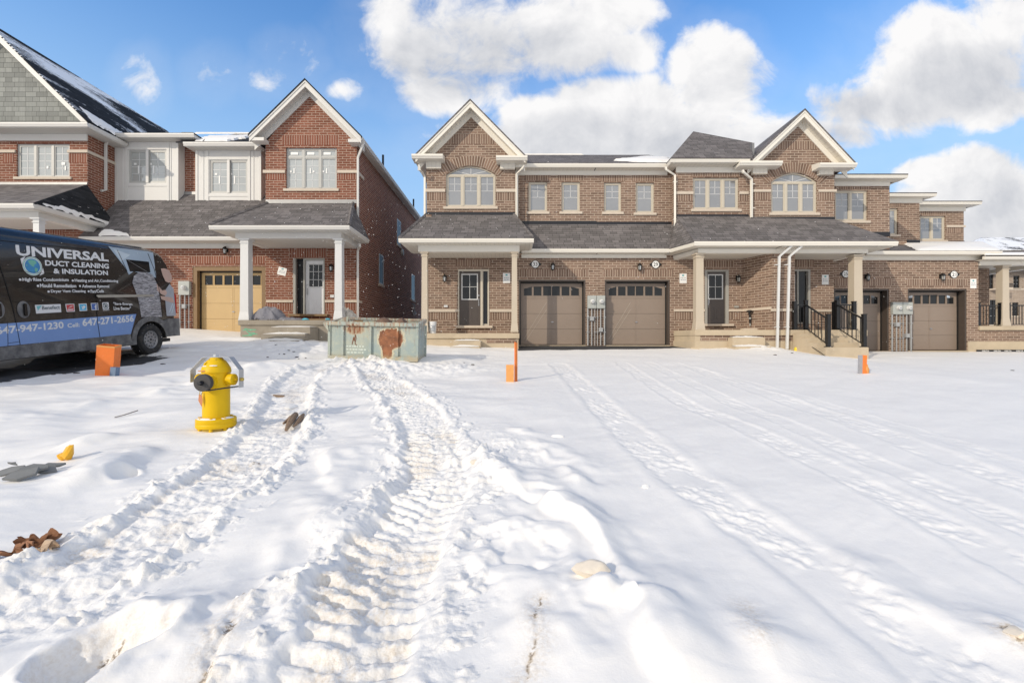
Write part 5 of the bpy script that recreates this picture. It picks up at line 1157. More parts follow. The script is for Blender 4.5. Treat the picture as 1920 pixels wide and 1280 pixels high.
part('rake_end', MB().box(X(467, 17.1) + .02, X(494, 17.1), 17.12, DB - .001, Z(263, 17.1), Z(257, 17.1)).box(X(652, 17.1), X(677, 17.1) - .02, 17.12, DB - .001, Z(266, 17.1), Z(260, 17.1)), M['white_trim'], hB)
gx = X(678, 17.1); gzv = Z(256, 17.1)
g = MB(); gut_y(g, 17.12, 32, gx + .03, gzv, 1); part('side_gutter', g, M['white_trim'], hB)
part('side_soffit', MB().box(b1, gx - .08, 17.5, 32, gzv - .15, gzv - .13), M['soffit_white'], hB)
for (yy, dz) in ((21.0, .55), (27.5, .55)): part('vent_pipe', MB().tube([(gx - .3, yy, gzv + .2), (gx - .3, yy, gzv + .35 + dz)], .05, 8), M['flashing_black'], hB)
spout(hB, [(gx + .0, 17.3, gzv - .08), (gx + .0, 17.32, gzv - .18), (b1 + .07, 17.42, Z(297, DB)), (b1 + .07, 17.42, Z(424, DB))], 'white_trim')
# -- bays: boarded boxes hanging over the lower roof
def bay(par, px0, px1, py0, py1, wx, wy, ex, ey):
    x0, x1, z0, z1 = X(px0, BF), X(px1, BF), Z(py1, BF), Z(py0, BF); op = (X(wx[0], BF), X(wx[1], BF), Z(wy[1], BF), Z(wy[0], BF)); m = MB()
    wall_strips(m, BF, [(x0, z1), (x1, z1)], z0, [op], .08); m.box(x0, x0 + .03, BF + .001, UW + .3, z0, z1).box(x1 - .03, x1, BF + .001, UW + .3, z0, z1).box(x0, x1, BF + .001, UW + .3, z0, z0 + .03)
    part('bay', m, M['panel_white'], par); t = MB(); q = BF - .022; bw = .09
    for a in (x0, x1 - bw, op[0] - .12, op[1] + .03): t.box(a, a + bw, q, BF - .001, z0, z1)
    for a in (x0 + .30, x1 - .33): t.box(a, a + .03, q + .006, BF - .001, z0 + .1, z1 - .1)
    for zz in (z0, z1 - .1, op[2] - .14, op[3] + .02): t.box(op[0] - .03, op[1] + .03, q + .004, BF - .001, zz, zz + .10)
    t.box((op[0] + op[1]) / 2 - .055, (op[0] + op[1]) / 2 + .055, q, BF - .001, op[2], op[3])
    part('bay_trim', t, M['panel_white'], par)
    window(par, *op, BF, 2, (2, 4, 1), 'vinyl_grey', 'glass_red', None, rec=.03)
    k = MB()
    for i in range(2):
        x = op[0] + .30 + i * .62; k.box(x + .04, x + .09, BF + .052, BF + .0575, op[2] + .4, op[2] + .72); k.box(x - .12, x - .02, BF + .052, BF + .0575, op[2] + .75, op[2] + .83)
    part_each('window_sticker', k, M['white_paint'], par)
    yE = BF - .45; e0, e1, ez = X(ex[0], yE), X(ex[1], yE), Z(ey, yE); g = MB(); gut_x(g, e0, e1, yE, ez, .15); gut_y(g, yE + .12, UW + .3, e1, ez, 1, .15); part('gutter', g, M['white_trim'], par)
    part('soffit', MB().box(e0 + .05, e1 - .08, yE + .1, UW + .3, ez - .17, ez - .15), M['soffit_white'], par)
    return yE, e0, e1, ez
yA, a0, a1, azz = bay(hA, 216, 335, 258, 382, (241, 312), (281, 343), (205, 363), 249.5)
yB, c0_, c1_, czz = bay(hB, 367, 490, 279, 382, (393, 464), (300, 362), (343, 487), 266)
part('low_roof', MB().slab([(c0_ - .3, yB + .02, czz + .02), (c1_, yB + .02, czz + .02), (c1_, 22.2, Z(250.5, 22.2)), (c0_ - .3, 22.2, Z(250.5, 22.2))], .06).slab([(c0_ - .3, 22.2, Z(250.5, 22.2)), (c1_, 22.2, Z(250.5, 22.2)), (c1_, 30, czz), (c0_ - .3, 30, czz)], .06), M['shingle_dark'], hB)
fr_ = lambda px, f: (X(px, yB + (22.2 - yB) * f), yB + .02 + (22.2 - yB) * f, czz + .02 + (Z(250.5, 22.2) - czz) * f)
roof_snow(hB, [fr_(367, .02), fr_(425, .02), fr_(462, .35), fr_(470, .62), fr_(390, .50)], .05, seed=3, jag=.12); roof_snow(hB, [fr_(364, .90), fr_(470, .90), fr_(470, 1.), fr_(364, 1.)], .03, seed=8, jag=.05)
part('low_roof', MB().slab([(a0, yA + .02, azz + .02), (a1, yA + .02, azz + .02), (a1 - .6, 19.3, azz + .35), (a0, 19.3, azz + .35)], .06).slab([(a1, yA + .02, azz + .02), (a1, 20.5, azz + .02), (a1 - .6, 19.3, azz + .35)], .06), M['shingle_dark'], hA)
part('roof_vent', MB().box(X(341, 18.6), X(365, 18.6), 18.5, 18.9, azz + .10, azz + .25), M['flashing_black'], hA, bevel=.03)
# -- lower roof over both garages
E0 = 16.8; ezl = Z(443.5, E0); xsp = X(345, E0)
def lowroof(par, xa, xb, xb2=None):
    zt_ = Z(363, UW); zq = lambda y: ezl + .02 + (zt_ - ezl - .02) * (y - E0 - .02) / (UW - .004 - E0 - .02)
    right = [(xb, E0 + .02, ezl + .02)] + ([(xb2, DB - .05, zq(DB - .05)), (xb2, UW - .004, zt_)] if xb2 else [(xb, UW - .004, zt_)])
    part('garage_roof', MB().slab([(xa, E0 + .02, ezl + .02)] + right + [(xa, UW - .004, zt_)], .05), M['shingle'], par)
    eave_box(par, xa, xb, E0, ezl, DB, 'white_trim', 'soffit_white', .16)
lowroof(hA, X(147, E0), xsp); lowroof(hB, xsp + .001, X(452, E0), b0 + .05)
part('bay_flashing', MB().box(X(346, UW), X(368, UW), UW - .05, UW - .005, Z(366, UW), Z(360, UW)), M['flashing_grey'], hB)
roof_snow(hA, [(X(180, E0), E0 + .03, ezl + .02), (X(240, E0), E0 + .03, ezl + .02), (X(212, 17), 17.0, ezl + .24), (X(196, 17), 17.0, ezl + .22)], .05, seed=6, jag=.06)
# -- B porch
hip_porch(hB, 15.3, 391, 655, 422.5, DB, 502, 662, 381, 'white_trim', 'soffit_white', (441, 640, 436, 447), 'shingle', left=True, right=True)
part('porch_flashing', MB().box(b0 + .02, b1, DB - .03, DB - .004, Z(381.5, DB), Z(374.5, DB)), M['flashing_grey'], hB)
post(hB, 449.5, 465.5, 447, 601, 15.75, 'post_white', .04); post(hB, 627, 641, 447, 599, 15.75, 'post_white', .04)
SB = 15.6; bx0, bx1 = X(446, SB), X(660, SB)
part('porch_slab', MB().box(bx0, bx1, SB, DB - .003, Z(609.5, SB), Z(600, SB)), M['old_concrete'], hB, bevel=.012)
part('foundation', MB().box(bx0 + .06, bx1 - .06, SB + .05, DB - .004, .7, Z(609.5, SB) - .001), M['old_concrete'], hB)
steps(hB, X(497, 14.8), X(577, 14.8), 14.3, [Z(638, 14.3), Z(626, 14.65), Z(613, 15.0)], .36, SB + .03, 'old_concrete')
mk = MB(); rr = random.Random(11)
for i in range(9):
    p = Vector((X(452 + rr.random() * 24, SB), 0, Z(616 + rr.random() * 14, SB))); e = p + Vector((rr.uniform(.1, .35), 0, rr.uniform(-.22, .12))); d = (e - p).normalized(); n = Vector((-d.z, 0, d.x)) * rr.uniform(.012, .04)
    mk.prism([(p.x, p.z), (e.x + n.x * .3, e.z), (e.x + n.x, e.z + n.z), (p.x + n.x, p.z + n.z)], 'y', SB + .046 - .0005 * i, SB + .0495)
plain('spray_green', (.16, .42, .27), .8, var=.3); part('paint_mark', mk, M['spray_green'], hB)
lamp(hB, X(425.5, DB), DB, Z(471, DB)); lamp(hB, X(469, DB), DB, Z(470, DB)); lamp(hB, X(623, DB), DB, Z(503.5, DB))
part('socket_cover', MB().box(X(620, DB), X(627, DB), DB - .05, DB - .001, Z(558, DB), Z(553, DB)), M['post_white'], hB)
meters(hB, X(338, DB), X(359.5, DB), Z(553.5, DB), Z(527.5, DB), DB, Z(631, DB), 1)
spout(hB, [(X(674.5, 16.9), 16.9, Z(457, 16.9)), (X(675, 16.9), 16.9, Z(461, 16.9)), (b1 + .07, 17.4, Z(471, DB)), (b1 + .07, 17.4, Z(597, DB))], 'white_trim')
part('side_vent', MB().lathe([(.20, 0), (.20, .03), (.15, .1), (.05, .12)], (b1, 24.6, Z(473, 24.6)), 14, Matrix.Rotation(R(90), 4, 'Y')), M['frame_grey'], hB, smooth=True)
part('hose_bib', MB().tube([(b1 + .01, 27.2, Z(570, 27.2)), (b1 + .12, 27.2, Z(570, 27.2)), (b1 + .12, 27.2, Z(592, 27.2))], .05, 8).box(b1, b1 + .2, 27.3, 27.4, Z(588, 27.2), Z(584, 27.2)), M['conduit_grey'], hB)
# -- A walls and gable
UA = 17.3; aw = X(164, UA); ops = [(X(31, UA), X(130.5, UA), Z(332, UA), Z(269.5, UA))]; w = MB()
wall_strips(w, UA, [(-23.7, Z(240, UA)), (aw, Z(240, UA))], Z(352, UA), ops, .12)
w.box(aw - .2, aw - .001, UA + .001, UW + .5, Z(420, UA), Z(243, UA))
w.poly((aw - .3, UW, Z(400, UW)), (X(346, UW), UW, Z(400, UW)), (X(346, UW), UW, Z(262, UW)), (aw - .3, UW, Z(262, UW)))
w.poly((-23.7, DB, zlow), (X(200, DB), DB, zlow), (X(200, DB), DB, Z(415, DB)), (-23.7, DB, Z(415, DB)))
w.poly((X(200, DB), DB, zlow), (xAB, DB, zlow), (xAB, DB, ztl), (X(200, DB), DB, ztl)); w.poly((-23.7, UA, zlow), (-23.7, 32, zlow), (-23.7, 32, 9), (-23.7, UA, 9)); w.poly((-23.7, 32, zlow), (xAB, 32, zlow), (xAB, 32, 8.8), (-23.7, 32, 8.8))
part('wall', w, M['red_brick'], hA)
sb = MB(); soldier(sb, X(19, UA), X(140, UA), Z(267, UA), Z(254, UA), UA)
for a, b in ((6, 26), (129, 163.5)): soldier(sb, X(a, UA), X(b, UA), Z(305, UA), Z(288, UA), UA)
soldier(sb, X(86, DB), X(119, DB), Z(443, DB), Z(431, DB), DB)
part_each('soldier_course', sb, M['red_soldier'], hA)
bc = MB()
for a, b in ((-20, 30), (128, 166)): bc.box(X(a, UA), X(b, UA), UA - .05, UA + .02, Z(287, UA), Z(282, UA))
bc.box(aw - .01, aw + .04, UA + .021, UW - .01, Z(287, UA), Z(282, UA)); part_each('belt_course', bc, M['stone'], hA)
window(hA, *ops[0], UA, 3, (2, 4, 1), 'vinyl_grey', 'glass_red', 'stone', rec=.05)
k = MB()
for (px, py, a, b) in ((84, 315, .07, .1), (93, 309, .05, .18), (112, 308, .14, .10), (118, 318, .05, .16)): k.box(X(px, UA), X(px, UA) + a, UA + .068, UA + .0735, Z(py, UA), Z(py, UA) + b)
part_each('window_sticker', k, M['white_paint'], hA)
yE = 16.67; ezA = Z(229, yE); ex1 = X(163, yE); g = MB(); gut_x(g, -23.9, ex1, yE, ezA, .15); gut_y(g, yE + .12, 18.45, ex1, ezA, 1, .15); part('gutter', g, M['white_trim'], hA)
part('soffit', MB().box(-23.9, ex1 - .08, yE + .1, UA - .001, ezA - .17, ezA - .15).box(aw, ex1 - .08, UA, 18.5, ezA - .17, ezA - .15), M['soffit_white'], hA)
part('frieze', MB().box(-23.7, aw + .02, UA - .05, UA - .002, ezA - .42, ezA - .171), M['white_trim'], hA)
part('pent_roof', MB().slab([(-23.9, yE + .02, ezA + .02), (ex1 - .1, yE + .02, ezA + .02), (ex1 - .3, UA - .004, ezA + .24), (-23.9, UA - .004, ezA + .24)], .05), M['shingle_dark'], hA)
# shake gable and the roof that runs back from it
rx, rz = -19.54, H + 11.86; rE = (X(161, 16.88) + .05, Z(229, 16.88)); sl_ = (rz - rE[1]) / (rE[0] - rx); lE = (2 * rx - rE[0], rE[1])
part('shake_gable', MB().prism([(rE[0] - .1, ezA + .1), (rx, rz - .15), (lE[0] + .1, ezA + .1)], 'y', UA - .02, UA + .02), M['shake_siding'], hA)
fz = MB()
for E in (rE, lE): fz.prism([(rx, rz), E, (E[0], E[1] - .22), (rx, rz - .26)], 'y', 16.88, 16.92).prism([(rx, rz), E, (E[0], E[1] - .08), (rx, rz - .08)], 'y', 16.85, 16.879)
part('rake_board', fz, M['white_trim'], hA)
part('gable_soffit', MB().prism([(rx, rz - .1), rE, (rE[0], rE[1] - .03), (rx, rz - .13)], 'y', 16.92, UA - .02).prism([(rx, rz - .1), lE, (lE[0], lE[1] - .03), (rx, rz - .13)], 'y', 16.92, UA - .02), M['soffit_white'], hA)
part('main_roof', MB().prism([(rx, rz + .07), (rE[0] + .03, rE[1] + .05), (rE[0] + .03, rE[1] + .005), (rx, rz + .005)], 'y', 16.83, 25.8).prism([(rx, rz + .07), (lE[0], lE[1] + .05), (lE[0], lE[1] + .005), (rx, rz + .005)], 'y', 16.83, 25.8), M['shingle_snowy'], hA)
roof_snow(hA, [(rE[0] + .02, 17.1, rE[1] + .05), (rE[0] + .02, 20.2, rE[1] + .05), (rE[0] - .35, 19.4, rE[1] + .05 + .35 * sl_), (rE[0] - .75, 17.3, rE[1] + .05 + .75 * sl_)], .04, seed=14, jag=.08)
# A porch
PA = 14.62; g0, g1, pz0 = -23.9, X(62, PA), Z(381, PA); tz = Z(346, UA)
part('porch_roof', MB().slab([(g0, PA + .02, pz0 + .02), (g1 - .02, PA + .02, pz0 + .02), (X(163, UA), UA - .004, tz), (g0, UA - .004, tz)], .05), M['shingle'], hA)
part('porch_roof_side', MB().slab([(g1 - .02, PA + .02, pz0 + .02), (X(163, UA), UA - .004, tz), (X(178, UW), UW - .3, Z(362, UW)), (g1 - .02, 17.75, pz0 + .02)], .05), M['shingle_dark'], hA)
fs = lambda f, u_: (g1 - .03 - u_ * (g1 - X(163, UA)), PA + .05 + (UA - PA) * f, pz0 + .03 + u_ * (tz - pz0))
roof_snow(hA, [fs(.1, .0), fs(1.15, .0), fs(.9, .05), fs(.25, .075)], .015, seed=21, jag=.04)
for i, (f, u_, l) in enumerate(((.38, .30, .2), (.52, .42, .25), (.60, .24, .16), (.75, .30, .14), (.68, .55, .2), (.85, .2, .15), (.95, .42, .12))):
    roof_snow(hA, [fs(f, u_), fs(f + l * .7, u_ - .005), fs(f + l * .7, u_ + .012), fs(f, u_ + .018)], -.025, seed=30 + i, jag=.015)
g = MB(); gut_x(g, g0, g1, PA, pz0, .14); gut_y(g, PA + .12, 17.3, g1, pz0, 1, .14); part('gutter', g, M['white_trim'], hA)
part('soffit', MB().box(g0, g1 - .1, PA + .1, 17.4, pz0 - .16, pz0 - .142), M['soffit_white'], hA)
part('porch_beam', MB().box(g0, X(72, 15.02), 15.02, 15.27, Z(408, 15.02), pz0 - .161).box(X(72, 15.02) - .25, X(72, 15.02) - .001, 15.27, DB - .01, Z(408, 15.02), pz0 - .161), M['white_trim'], hA)
part('porch_flashing', MB().box(-23.5, aw + .01, UA - .03, UA - .004, Z(346.5, UA), Z(342, UA)), M['flashing_grey'], hA)
post(hA, 60.5, 73, 408, 640, 15.02, 'post_white', .04)
part('porch_slab', MB().box(-23.6, X(75, 14.9), 14.9, DB - .003, 1.0, Z(640, 14.9)), M['old_concrete'], hA)
spout(hA, [(X(206, 18.0), 18.0, Z(256, 18.0)), (X(204, 18.0), 18.0, Z(261, 18.0)), (aw + .07, 18.0, Z(272, 18.0)), (aw + .07, 18.0, Z(356, 18.0)), (aw + .07, 17.8, Z(361, 18.0))], 'white_trim')

# ------------------------------------------------------------ house in the distance, right
def far_house():
    D = 44; h = thing('brick_townhouse', 'distant pale brick house seen through the porch at the right edge', 'house', (X(1930, D), D, 1.0))
    x0, x1 = X(1800, D), X(2150, D); zt = Z(509, D); w = MB()
    ops = [(X(a, D), X(b, D), Z(d, D), Z(c, D)) for a, b, c, d in ((1854, 1863, 513, 542), (1900, 1912, 517, 540), (1856, 1872, 562, 608), (1898, 1910, 567, 592), (1932, 1946, 517, 540), (1932, 1946, 567, 592))]
    wall_strips(w, D, [(x0, zt), (x1, zt)], .3, ops, .12); w.box(x0, x0 + .2, D + .001, 56, .3, zt).box(x1 - .2, x1, D + .001, 56, .3, zt)
    part('wall', w, M['pale_brick'], h)
    for o in ops: window(h, *o, D, 2, (1, 3, 1), 'lamp_black', 'glass_dark', 'stone')
    part('belt_course', MB().box(X(1888, D), x1, D - .05, D - .001, Z(543.5, D), Z(541, D)), M['stone'], h)
    part('roof', MB().slab([(x0 - .5, D - .5, zt), (x1 + .5, D - .5, zt), (x1 - 3, 50, zt + 2.6), (x0 + 4.5, 50, zt + 2.6)], .1).slab([(x0 - .5, D - .5, zt), (x0 + 4.5, 50, zt + 2.6), (x0 - .5, 56, zt)], .1), M['shingle_snowy'], h)
    part('roof_snow', MB().slab([(x0 + .6, D + .3, zt + .45), (x1 - .5, D + .3, zt + .45), (x1 - 3, 49.6, zt + 2.52), (x0 + 4.6, 49.6, zt + 2.52)], .06), M['snow'], h)
    part('gutter', MB().box(x0 - .5, x1 + .5, D - .62, D - .5, zt - .18, zt), M['frame_brown'], h)
    o = part('balcony', MB().box(X(1854, D), X(1874, D), D - 1.2, D - .01, Z(544, D), Z(541.5, D)), M['stone'], h)
    r = MB().box(X(1854, D), X(1874, D), D - 1.2, D - 1.16, Z(535, D), Z(534, D))
    for i in range(16): xx = X(1854, D) + (X(1874, D) - X(1854, D)) * i / 15; r.box(xx - .012, xx + .012, D - 1.19, D - 1.17, Z(541.5, D), Z(535, D))
    part('balcony_rail', r, M['rail_black'], o)
brick('pale_brick', (.27, .21, .165), (.37, .30, .24), (.50, .43, .36)); far_house()
def roof_house():
    D = 60; h = thing('brick_townhouse', 'far house of which only the snow-streaked hipped roof shows at the right edge', 'house', (X(1960, D), D, 1.0))
    x0, x1 = X(1872, D), X(2100, D); zt = Z(468, D)
    part('wall', MB().box(x0 + .6, x1 - .6, D + .6, 74, .3, zt), M['pale_brick'], h)
    part('roof', MB().slab([(x0, D, zt), (x1, D, zt), (x1 - 5, 67, zt + 3.2), (x0 + 5, 67, zt + 3.2)], .1).slab([(x0, D, zt), (x0 + 5, 67, zt + 3.2), (x0, 75, zt)], .1).slab([(x1, D, zt), (x1 - 5, 67, zt + 3.2), (x1, 75, zt)], .1), M['shingle_drift'], h)
roof_house()
# ------------------------------------------------------------ van
VX = -8.9; VY = 11.28; VS = .09
VZ = gz(VX - .1, VY) ; VREL = VZ - H
def VL(px, py):
    D = VX * F / (px - 960); return (D - VY, (640 - py) / F * D - (VREL + VS * (D - VY)))
def build_van():
    t = thing('work_van', 'black high-roofed work van lettered for duct cleaning, parked beside the brick house', 'van', (VX, VY, VZ - .03), local=True)
    t.rotation_euler = (math.atan(VS), 0, 0)
    W = 2.02
    # side outline (s along the van: front negative, rear positive; v up), with both wheel arches cut out
    def arc(c, r, a0, a1, n=10): return [(c + r * math.cos(R(a0 + (a1 - a0) * i / n)), .37 + r * math.sin(R(a0 + (a1 - a0) * i / n))) for i in range(n + 1)]
    fw, rw = -4.04, 0.0
    prof = [(.90, .42), (.93, .55), (.93, 1.25), (.90, 1.55), (.80, 1.95), (.66, 2.32), (.48, 2.53), (.25, 2.60), (-3.2, 2.62), (-3.55, 2.55), (-3.8, 2.38), (-4.45, 1.52), (-5.0, 1.18), (-5.12, 1.0), (-5.14, .5), (-5.05, .34)]
    prof += arc(fw, .43, 188, -8, 10) [::1] if False else [(fw - .43, .34)] + [(fw - .43 * math.cos(R(a)), .37 + .43 * math.sin(R(a))) for a in range(0, 181, 15)] + [(fw + .43, .30), (rw - .46, .30)] + [(rw - .46 * math.cos(R(a)), .37 + .44 * math.sin(R(a))) for a in range(0, 181, 15)] + [(rw + .46, .42)]
    def loft(mb, pr, xs):
        """cross-width sections: (x, inset factor)"""
        n = len(pr); cs = sum(p[0] for p in pr) / n; rings = []
        for x, ins in xs:
            for s, v in pr:
                k = max(0, (v - 2.0) / .62) if v > 2.0 else 0
                kr = max(0, (s - .6) / .33) if s > .6 else 0
                rings.append((x, s - ins * (kr * 1.0) + (ins if s < -4.9 else 0), v - ins * k))
        m = len(xs)
        mb.add(rings, [tuple(range(n))] + [tuple(range(m * n - 1, (m - 1) * n - 1, -1))] + [(i * n + j, i * n + (j + 1) % n, (i + 1) * n + (j + 1) % n, (i + 1) * n + j) for i in range(m - 1) for j in range(n)])
    b = MB(); loft(b, prof, [(0, .16), (-.03, .085), (-.09, .03), (-.18, 0), (-W + .18, 0), (-W + .09, .03), (-W + .03, .085), (-W, .16)])
    body = part('body', b, M['van_black'], t, smooth=True)
    def dec(name, pts, mat, e=.004, par=body):
        """flat vinyl on the side: outline in photo pixels"""
        m = MB(); q = [VL(*p) for p in pts]; m.prism([(s, v) for s, v in q], 'x', e - .0015, e); return part(name, m, M[mat], par)
    # grey lower cladding with the arches
    lo = [(.94, .40), (.95, .86), (.60, .86)] + [(rw + .60 * math.cos(R(a)), .37 + .58 * math.sin(R(a))) for a in range(50, 181, 13)] + [(-.64, .55), (-3.35, .52)] + [(fw + .60 * math.cos(R(a)), .37 + .58 * math.sin(R(a))) for a in range(20, 175, 13)] + [(-5.15, .8), (-5.15, .36), (fw - .44, .34)] + [(fw - .445 * math.cos(R(a)), .37 + .445 * math.sin(R(a))) for a in range(0, 181, 15)] + [(fw + .445, .29), (rw - .475, .29)] + [(rw - .475 * math.cos(R(a)), .37 + .455 * math.sin(R(a))) for a in range(0, 181, 15)] + [(rw + .47, .40)]
    part('lower_cladding', MB().prism(lo, 'x', -.06, .018), M['van_grey'], t)
    part('lower_cladding', MB().prism(lo, 'x', -W - .018, -W + .06), M['van_grey'], t)
    part('rear_bumper', MB().box(-W + .02, -.02, .86, 1.0, .40, .62), M['van_grey'], t, bevel=.03)
    part('underbody', MB().box(-W + .15, -.15, -4.6, .8, .26, .34).tube([(-1.0, -.0, .37), (-.2, 0, .37)], .07, 8), M['flashing_black'], t)
    # rear doors with lamps
    part('tail_lamp', MB().box(-.10, -.015, .86, .945, 1.0, 1.50), M['lamp_red'], t, bevel=.015); part('tail_lamp', MB().box(-W + .015, -W + .10, .86, .945, 1.0, 1.50), M['lamp_red'], t, bevel=.015)
    part('rear_window', MB().box(-.95, -.2, .80, .92, 1.52, 1.54).add([(-.9, .905, 1.5), (-.22, .905, 1.5), (-.22, .80, 2.0), (-.9, .80, 2.0)], [(0, 1, 2, 3)]), M['glass_dark'], t)
    part('windscreen', MB().add([(-.16, -4.47, 1.56), (-W + .16, -4.47, 1.56), (-W + .22, -3.84, 2.36), (-.22, -3.84, 2.36)], [(0, 1, 2, 3)]), M['glass_dark'], t)
    part('side_window', MB().prism([(-4.25, 1.5), (-3.3, 1.5), (-3.25, 2.05), (-3.75, 2.05)], 'x', .001, .006), M['glass_dark'], t)
    part('headlight', MB().box(-.45, -.08, -5.16, -4.95, .85, 1.15), M['glass_lamp'], t, bevel=.04); part('headlight', MB().box(-W + .08, -W + .45, -5.16, -4.95, .85, 1.15), M['glass_lamp'], t, bevel=.04)
    part('wing_mirror', MB().box(.02, .22, -4.1, -3.98, 1.45, 1.85).box(-.02, .06, -4.06, -4.0, 1.5, 1.56), M['van_grey'], t, bevel=.03)
    # wheels
    def wheel(s, x, sg):
        Mt = Matrix.Translation((x, s, .37)) @ Matrix.Rotation(R(90) * sg, 4, 'Y'); m = MB()
        m.lathe([(.22, .01), (.255, .03), (.30, .045), (.345, .035), (.365, .01), (.372, -.03), (.372, -.19), (.36, -.225), (.22, -.22)], (0, 0, 0), 40, caps=False)
        for k in range(40):
            an = 2 * math.pi * k / 40; c, sn = math.cos(an), math.sin(an)
            for (za, zb, off) in ((.0, -.07, 0), (-.085, -.14, .07), (-.155, -.215, 0)):
                a2 = an + off; p = Matrix.Rotation(a2, 4, 'Z'); m.add([p @ Vector(q) for q in ((.368, -.018, za), (.368, .018, za), (.368, .018, zb), (.368, -.018, zb), (.386, -.016, za - .004), (.386, .016, za - .004), (.386, .016, zb + .004), (.386, -.016, zb + .004))], [(4, 5, 6, 7), (0, 1, 5, 4), (1, 2, 6, 5), (2, 3, 7, 6), (3, 0, 4, 7)])
        w = part('wheel', xf(Mt, m), M['tyre'], t, smooth=True)
        part('rim', xf(Mt, MB().lathe([(.0, .005), (.06, .008), (.075, -.01), (.12, -.005), (.17, -.015), (.195, -.045), (.215, -.02), (.235, .012), (.235, -.03), (.0, -.05)], (0, 0, 0), 36)), M['rim_grey'], w, smooth=True)
        for k in range(12): an = 2 * math.pi * (k + .5) / 12; part('rim_hole', xf(Mt, MB().lathe([(.016, 0), (.016, .006)], (.158 * math.cos(an), .158 * math.sin(an), -.012), 8)), M['flashing_black'], w)
        for k in range(5): an = 2 * math.pi * k / 5; part('wheel_nut', xf(Mt, MB().lathe([(.013, 0), (.011, .012)], (.082 * math.cos(an), .082 * math.sin(an), -.007), 6)), M['flashing_black'], w)
        part('hub_cap', xf(Mt, MB().lathe([(.03, 0), (.025, .008)], (0, 0, .004), 12)), M['flashing_black'], w)
        part('axle_guard', xf(Mt, MB().lathe([(.2, -.1), (.2, -.24)], (0, 0, 0), 16)), M['flashing_black'], w)
    for s in (0, fw):
        wheel(s, -.03, 1); wheel(s, -W + .03, -1)
    # inner arches, so that one cannot look through
    part('wheel_arch', MB().box(-W + .35, -.33, -.44, .44, .3, .8).box(-W + .35, -.33, fw - .42, fw + .42, .3, .8), M['flashing_black'], t)
    # blue band, lettering, marks
    dec('blue_stripe', [(-110, 612.5), (0, 604.5), (130, 595.5), (261, 586.3), (248, 624), (130, 634.5), (0, 646.5), (-110, 656)], 'vinyl_blue')
    def txt(s, pl, pr, bold=.0, mat='vinyl_white', e=.0045, z=0):
        """lettering from the foot of its left end and top of its right end, in photo pixels (x, foot y, top y)"""
        s0, v0 = VL(pl[0], pl[1]); _, v1 = VL(pl[0], pl[2]); s1, w0 = VL(pr[0], pr[1]); _, w1 = VL(pr[0], pr[2])
        mb = text_mb(s, 0, 1, 0, 1, lambda a, b, d: (a, b, 0), bold); out = []
        for (a, b, _d) in mb.v: out.append((e + .0005, s0 + (s1 - s0) * a, (v0 + (v1 - v0) * b) * (1 - a) + (w0 + (w1 - w0) * b) * a))
        mb.v = out; part('lettering', mb, M[mat], body)
    txt('UNIVERSAL', (50, 478.5, 459), (217.5, 490, 475), .035)
    txt('DUCT CLEANING', (101, 497, 487), (217, 503.2, 494), .035); txt('& INSULATION', (115, 511.5, 502), (214.5, 515, 506.5), .035)
    for s, l, r_ in (('High Rise Condominium', (57, 527, 519), (141.5, 527.5, 520)), ('Heating and Air Conditioning', (152.5, 528.5, 521), (232, 529, 523)), ('Mould Remediation', (88, 537, 530), (154.5, 537.3, 531)),
                     ('Asbestos Removal', (165, 537.5, 531.5), (215, 537.5, 532.5)), ('Dryer Vent Cleaning', (107, 548, 541), (171, 547.5, 541)), ('Fan/Coils', (180, 547.3, 541), (204.5, 546.5, 541)),
                     ('"Save Energy,', (220, 571, 564.5), (256, 571, 565.5)), ('Live Better"', (220, 579, 572.5), (252, 578.5, 573)), ('647-947-1230', (-1, 624, 609.5), (125, 612.5, 599.5)), ('Cell:', (132, 611.5, 603.5), (154.5, 609.5, 602)), ('647-271-2656', (160, 609, 595), (255.5, 600.5, 588.5))):
        txt(s, l, r_, .028)
    bl = MB()
    for px, py in ((53, 522.5), (149, 524.5), (84.5, 534), (161.5, 534.5), (103, 544.5), (176.5, 544.3)):
        s, v = VL(px, py); bl = MB(); bl.prism([(s + .022 * math.cos(2 * math.pi * i / 10), v + .022 * math.sin(2 * math.pi * i / 10)) for i in range(10)], 'x', .003, .0045); part('bullet_mark', bl, M['vinyl_white'], body)
    # globe emblem
    s, v = VL(77.8, 498); rr = .135
    def disc(r, e, mat, nm, ks=1.): part(nm, MB().prism([(s + r * ks * math.cos(2 * math.pi * i / 28), v + r * math.sin(2 * math.pi * i / 28)) for i in range(28)], 'x', .002, e), M[mat], body)
    disc(rr * 1.28, .0040, 'vinyl_white', 'emblem_ring'); disc(rr * 1.20, .0045, 'print_green', 'emblem_ring'); disc(rr * 1.10, .0050, 'vinyl_white', 'emblem_ring'); disc(rr, .0056, 'globe_blue', 'emblem_globe')
    m = MB()
    for poly in ([(-.02, .16), (.09, .13), (.10, .07), (.05, .05), (.03, -.02), (-.02, .0), (-.07, .06), (-.10, .12)], [(.05, -.03), (.12, -.05), (.11, -.10), (.07, -.16), (.04, -.10)], [(-.16, .02), (-.12, .03), (-.13, -.02)]): m.prism([(s + a * .75, v + b * .75) for a, b in poly], 'x', .0045, .0062)
    part('emblem_land', m, M['print_green'], body)
    m = MB()
    for sg in (1, -1): m.prism([(s + sg * .11, v - sg * .17), (s + sg * .20, v - sg * .12), (s + sg * .185, v - sg * .02), (s + sg * .155, v - sg * .09)], 'x', .0045, .0066)
    part('emblem_arrow', m, M['vinyl_white'], body)
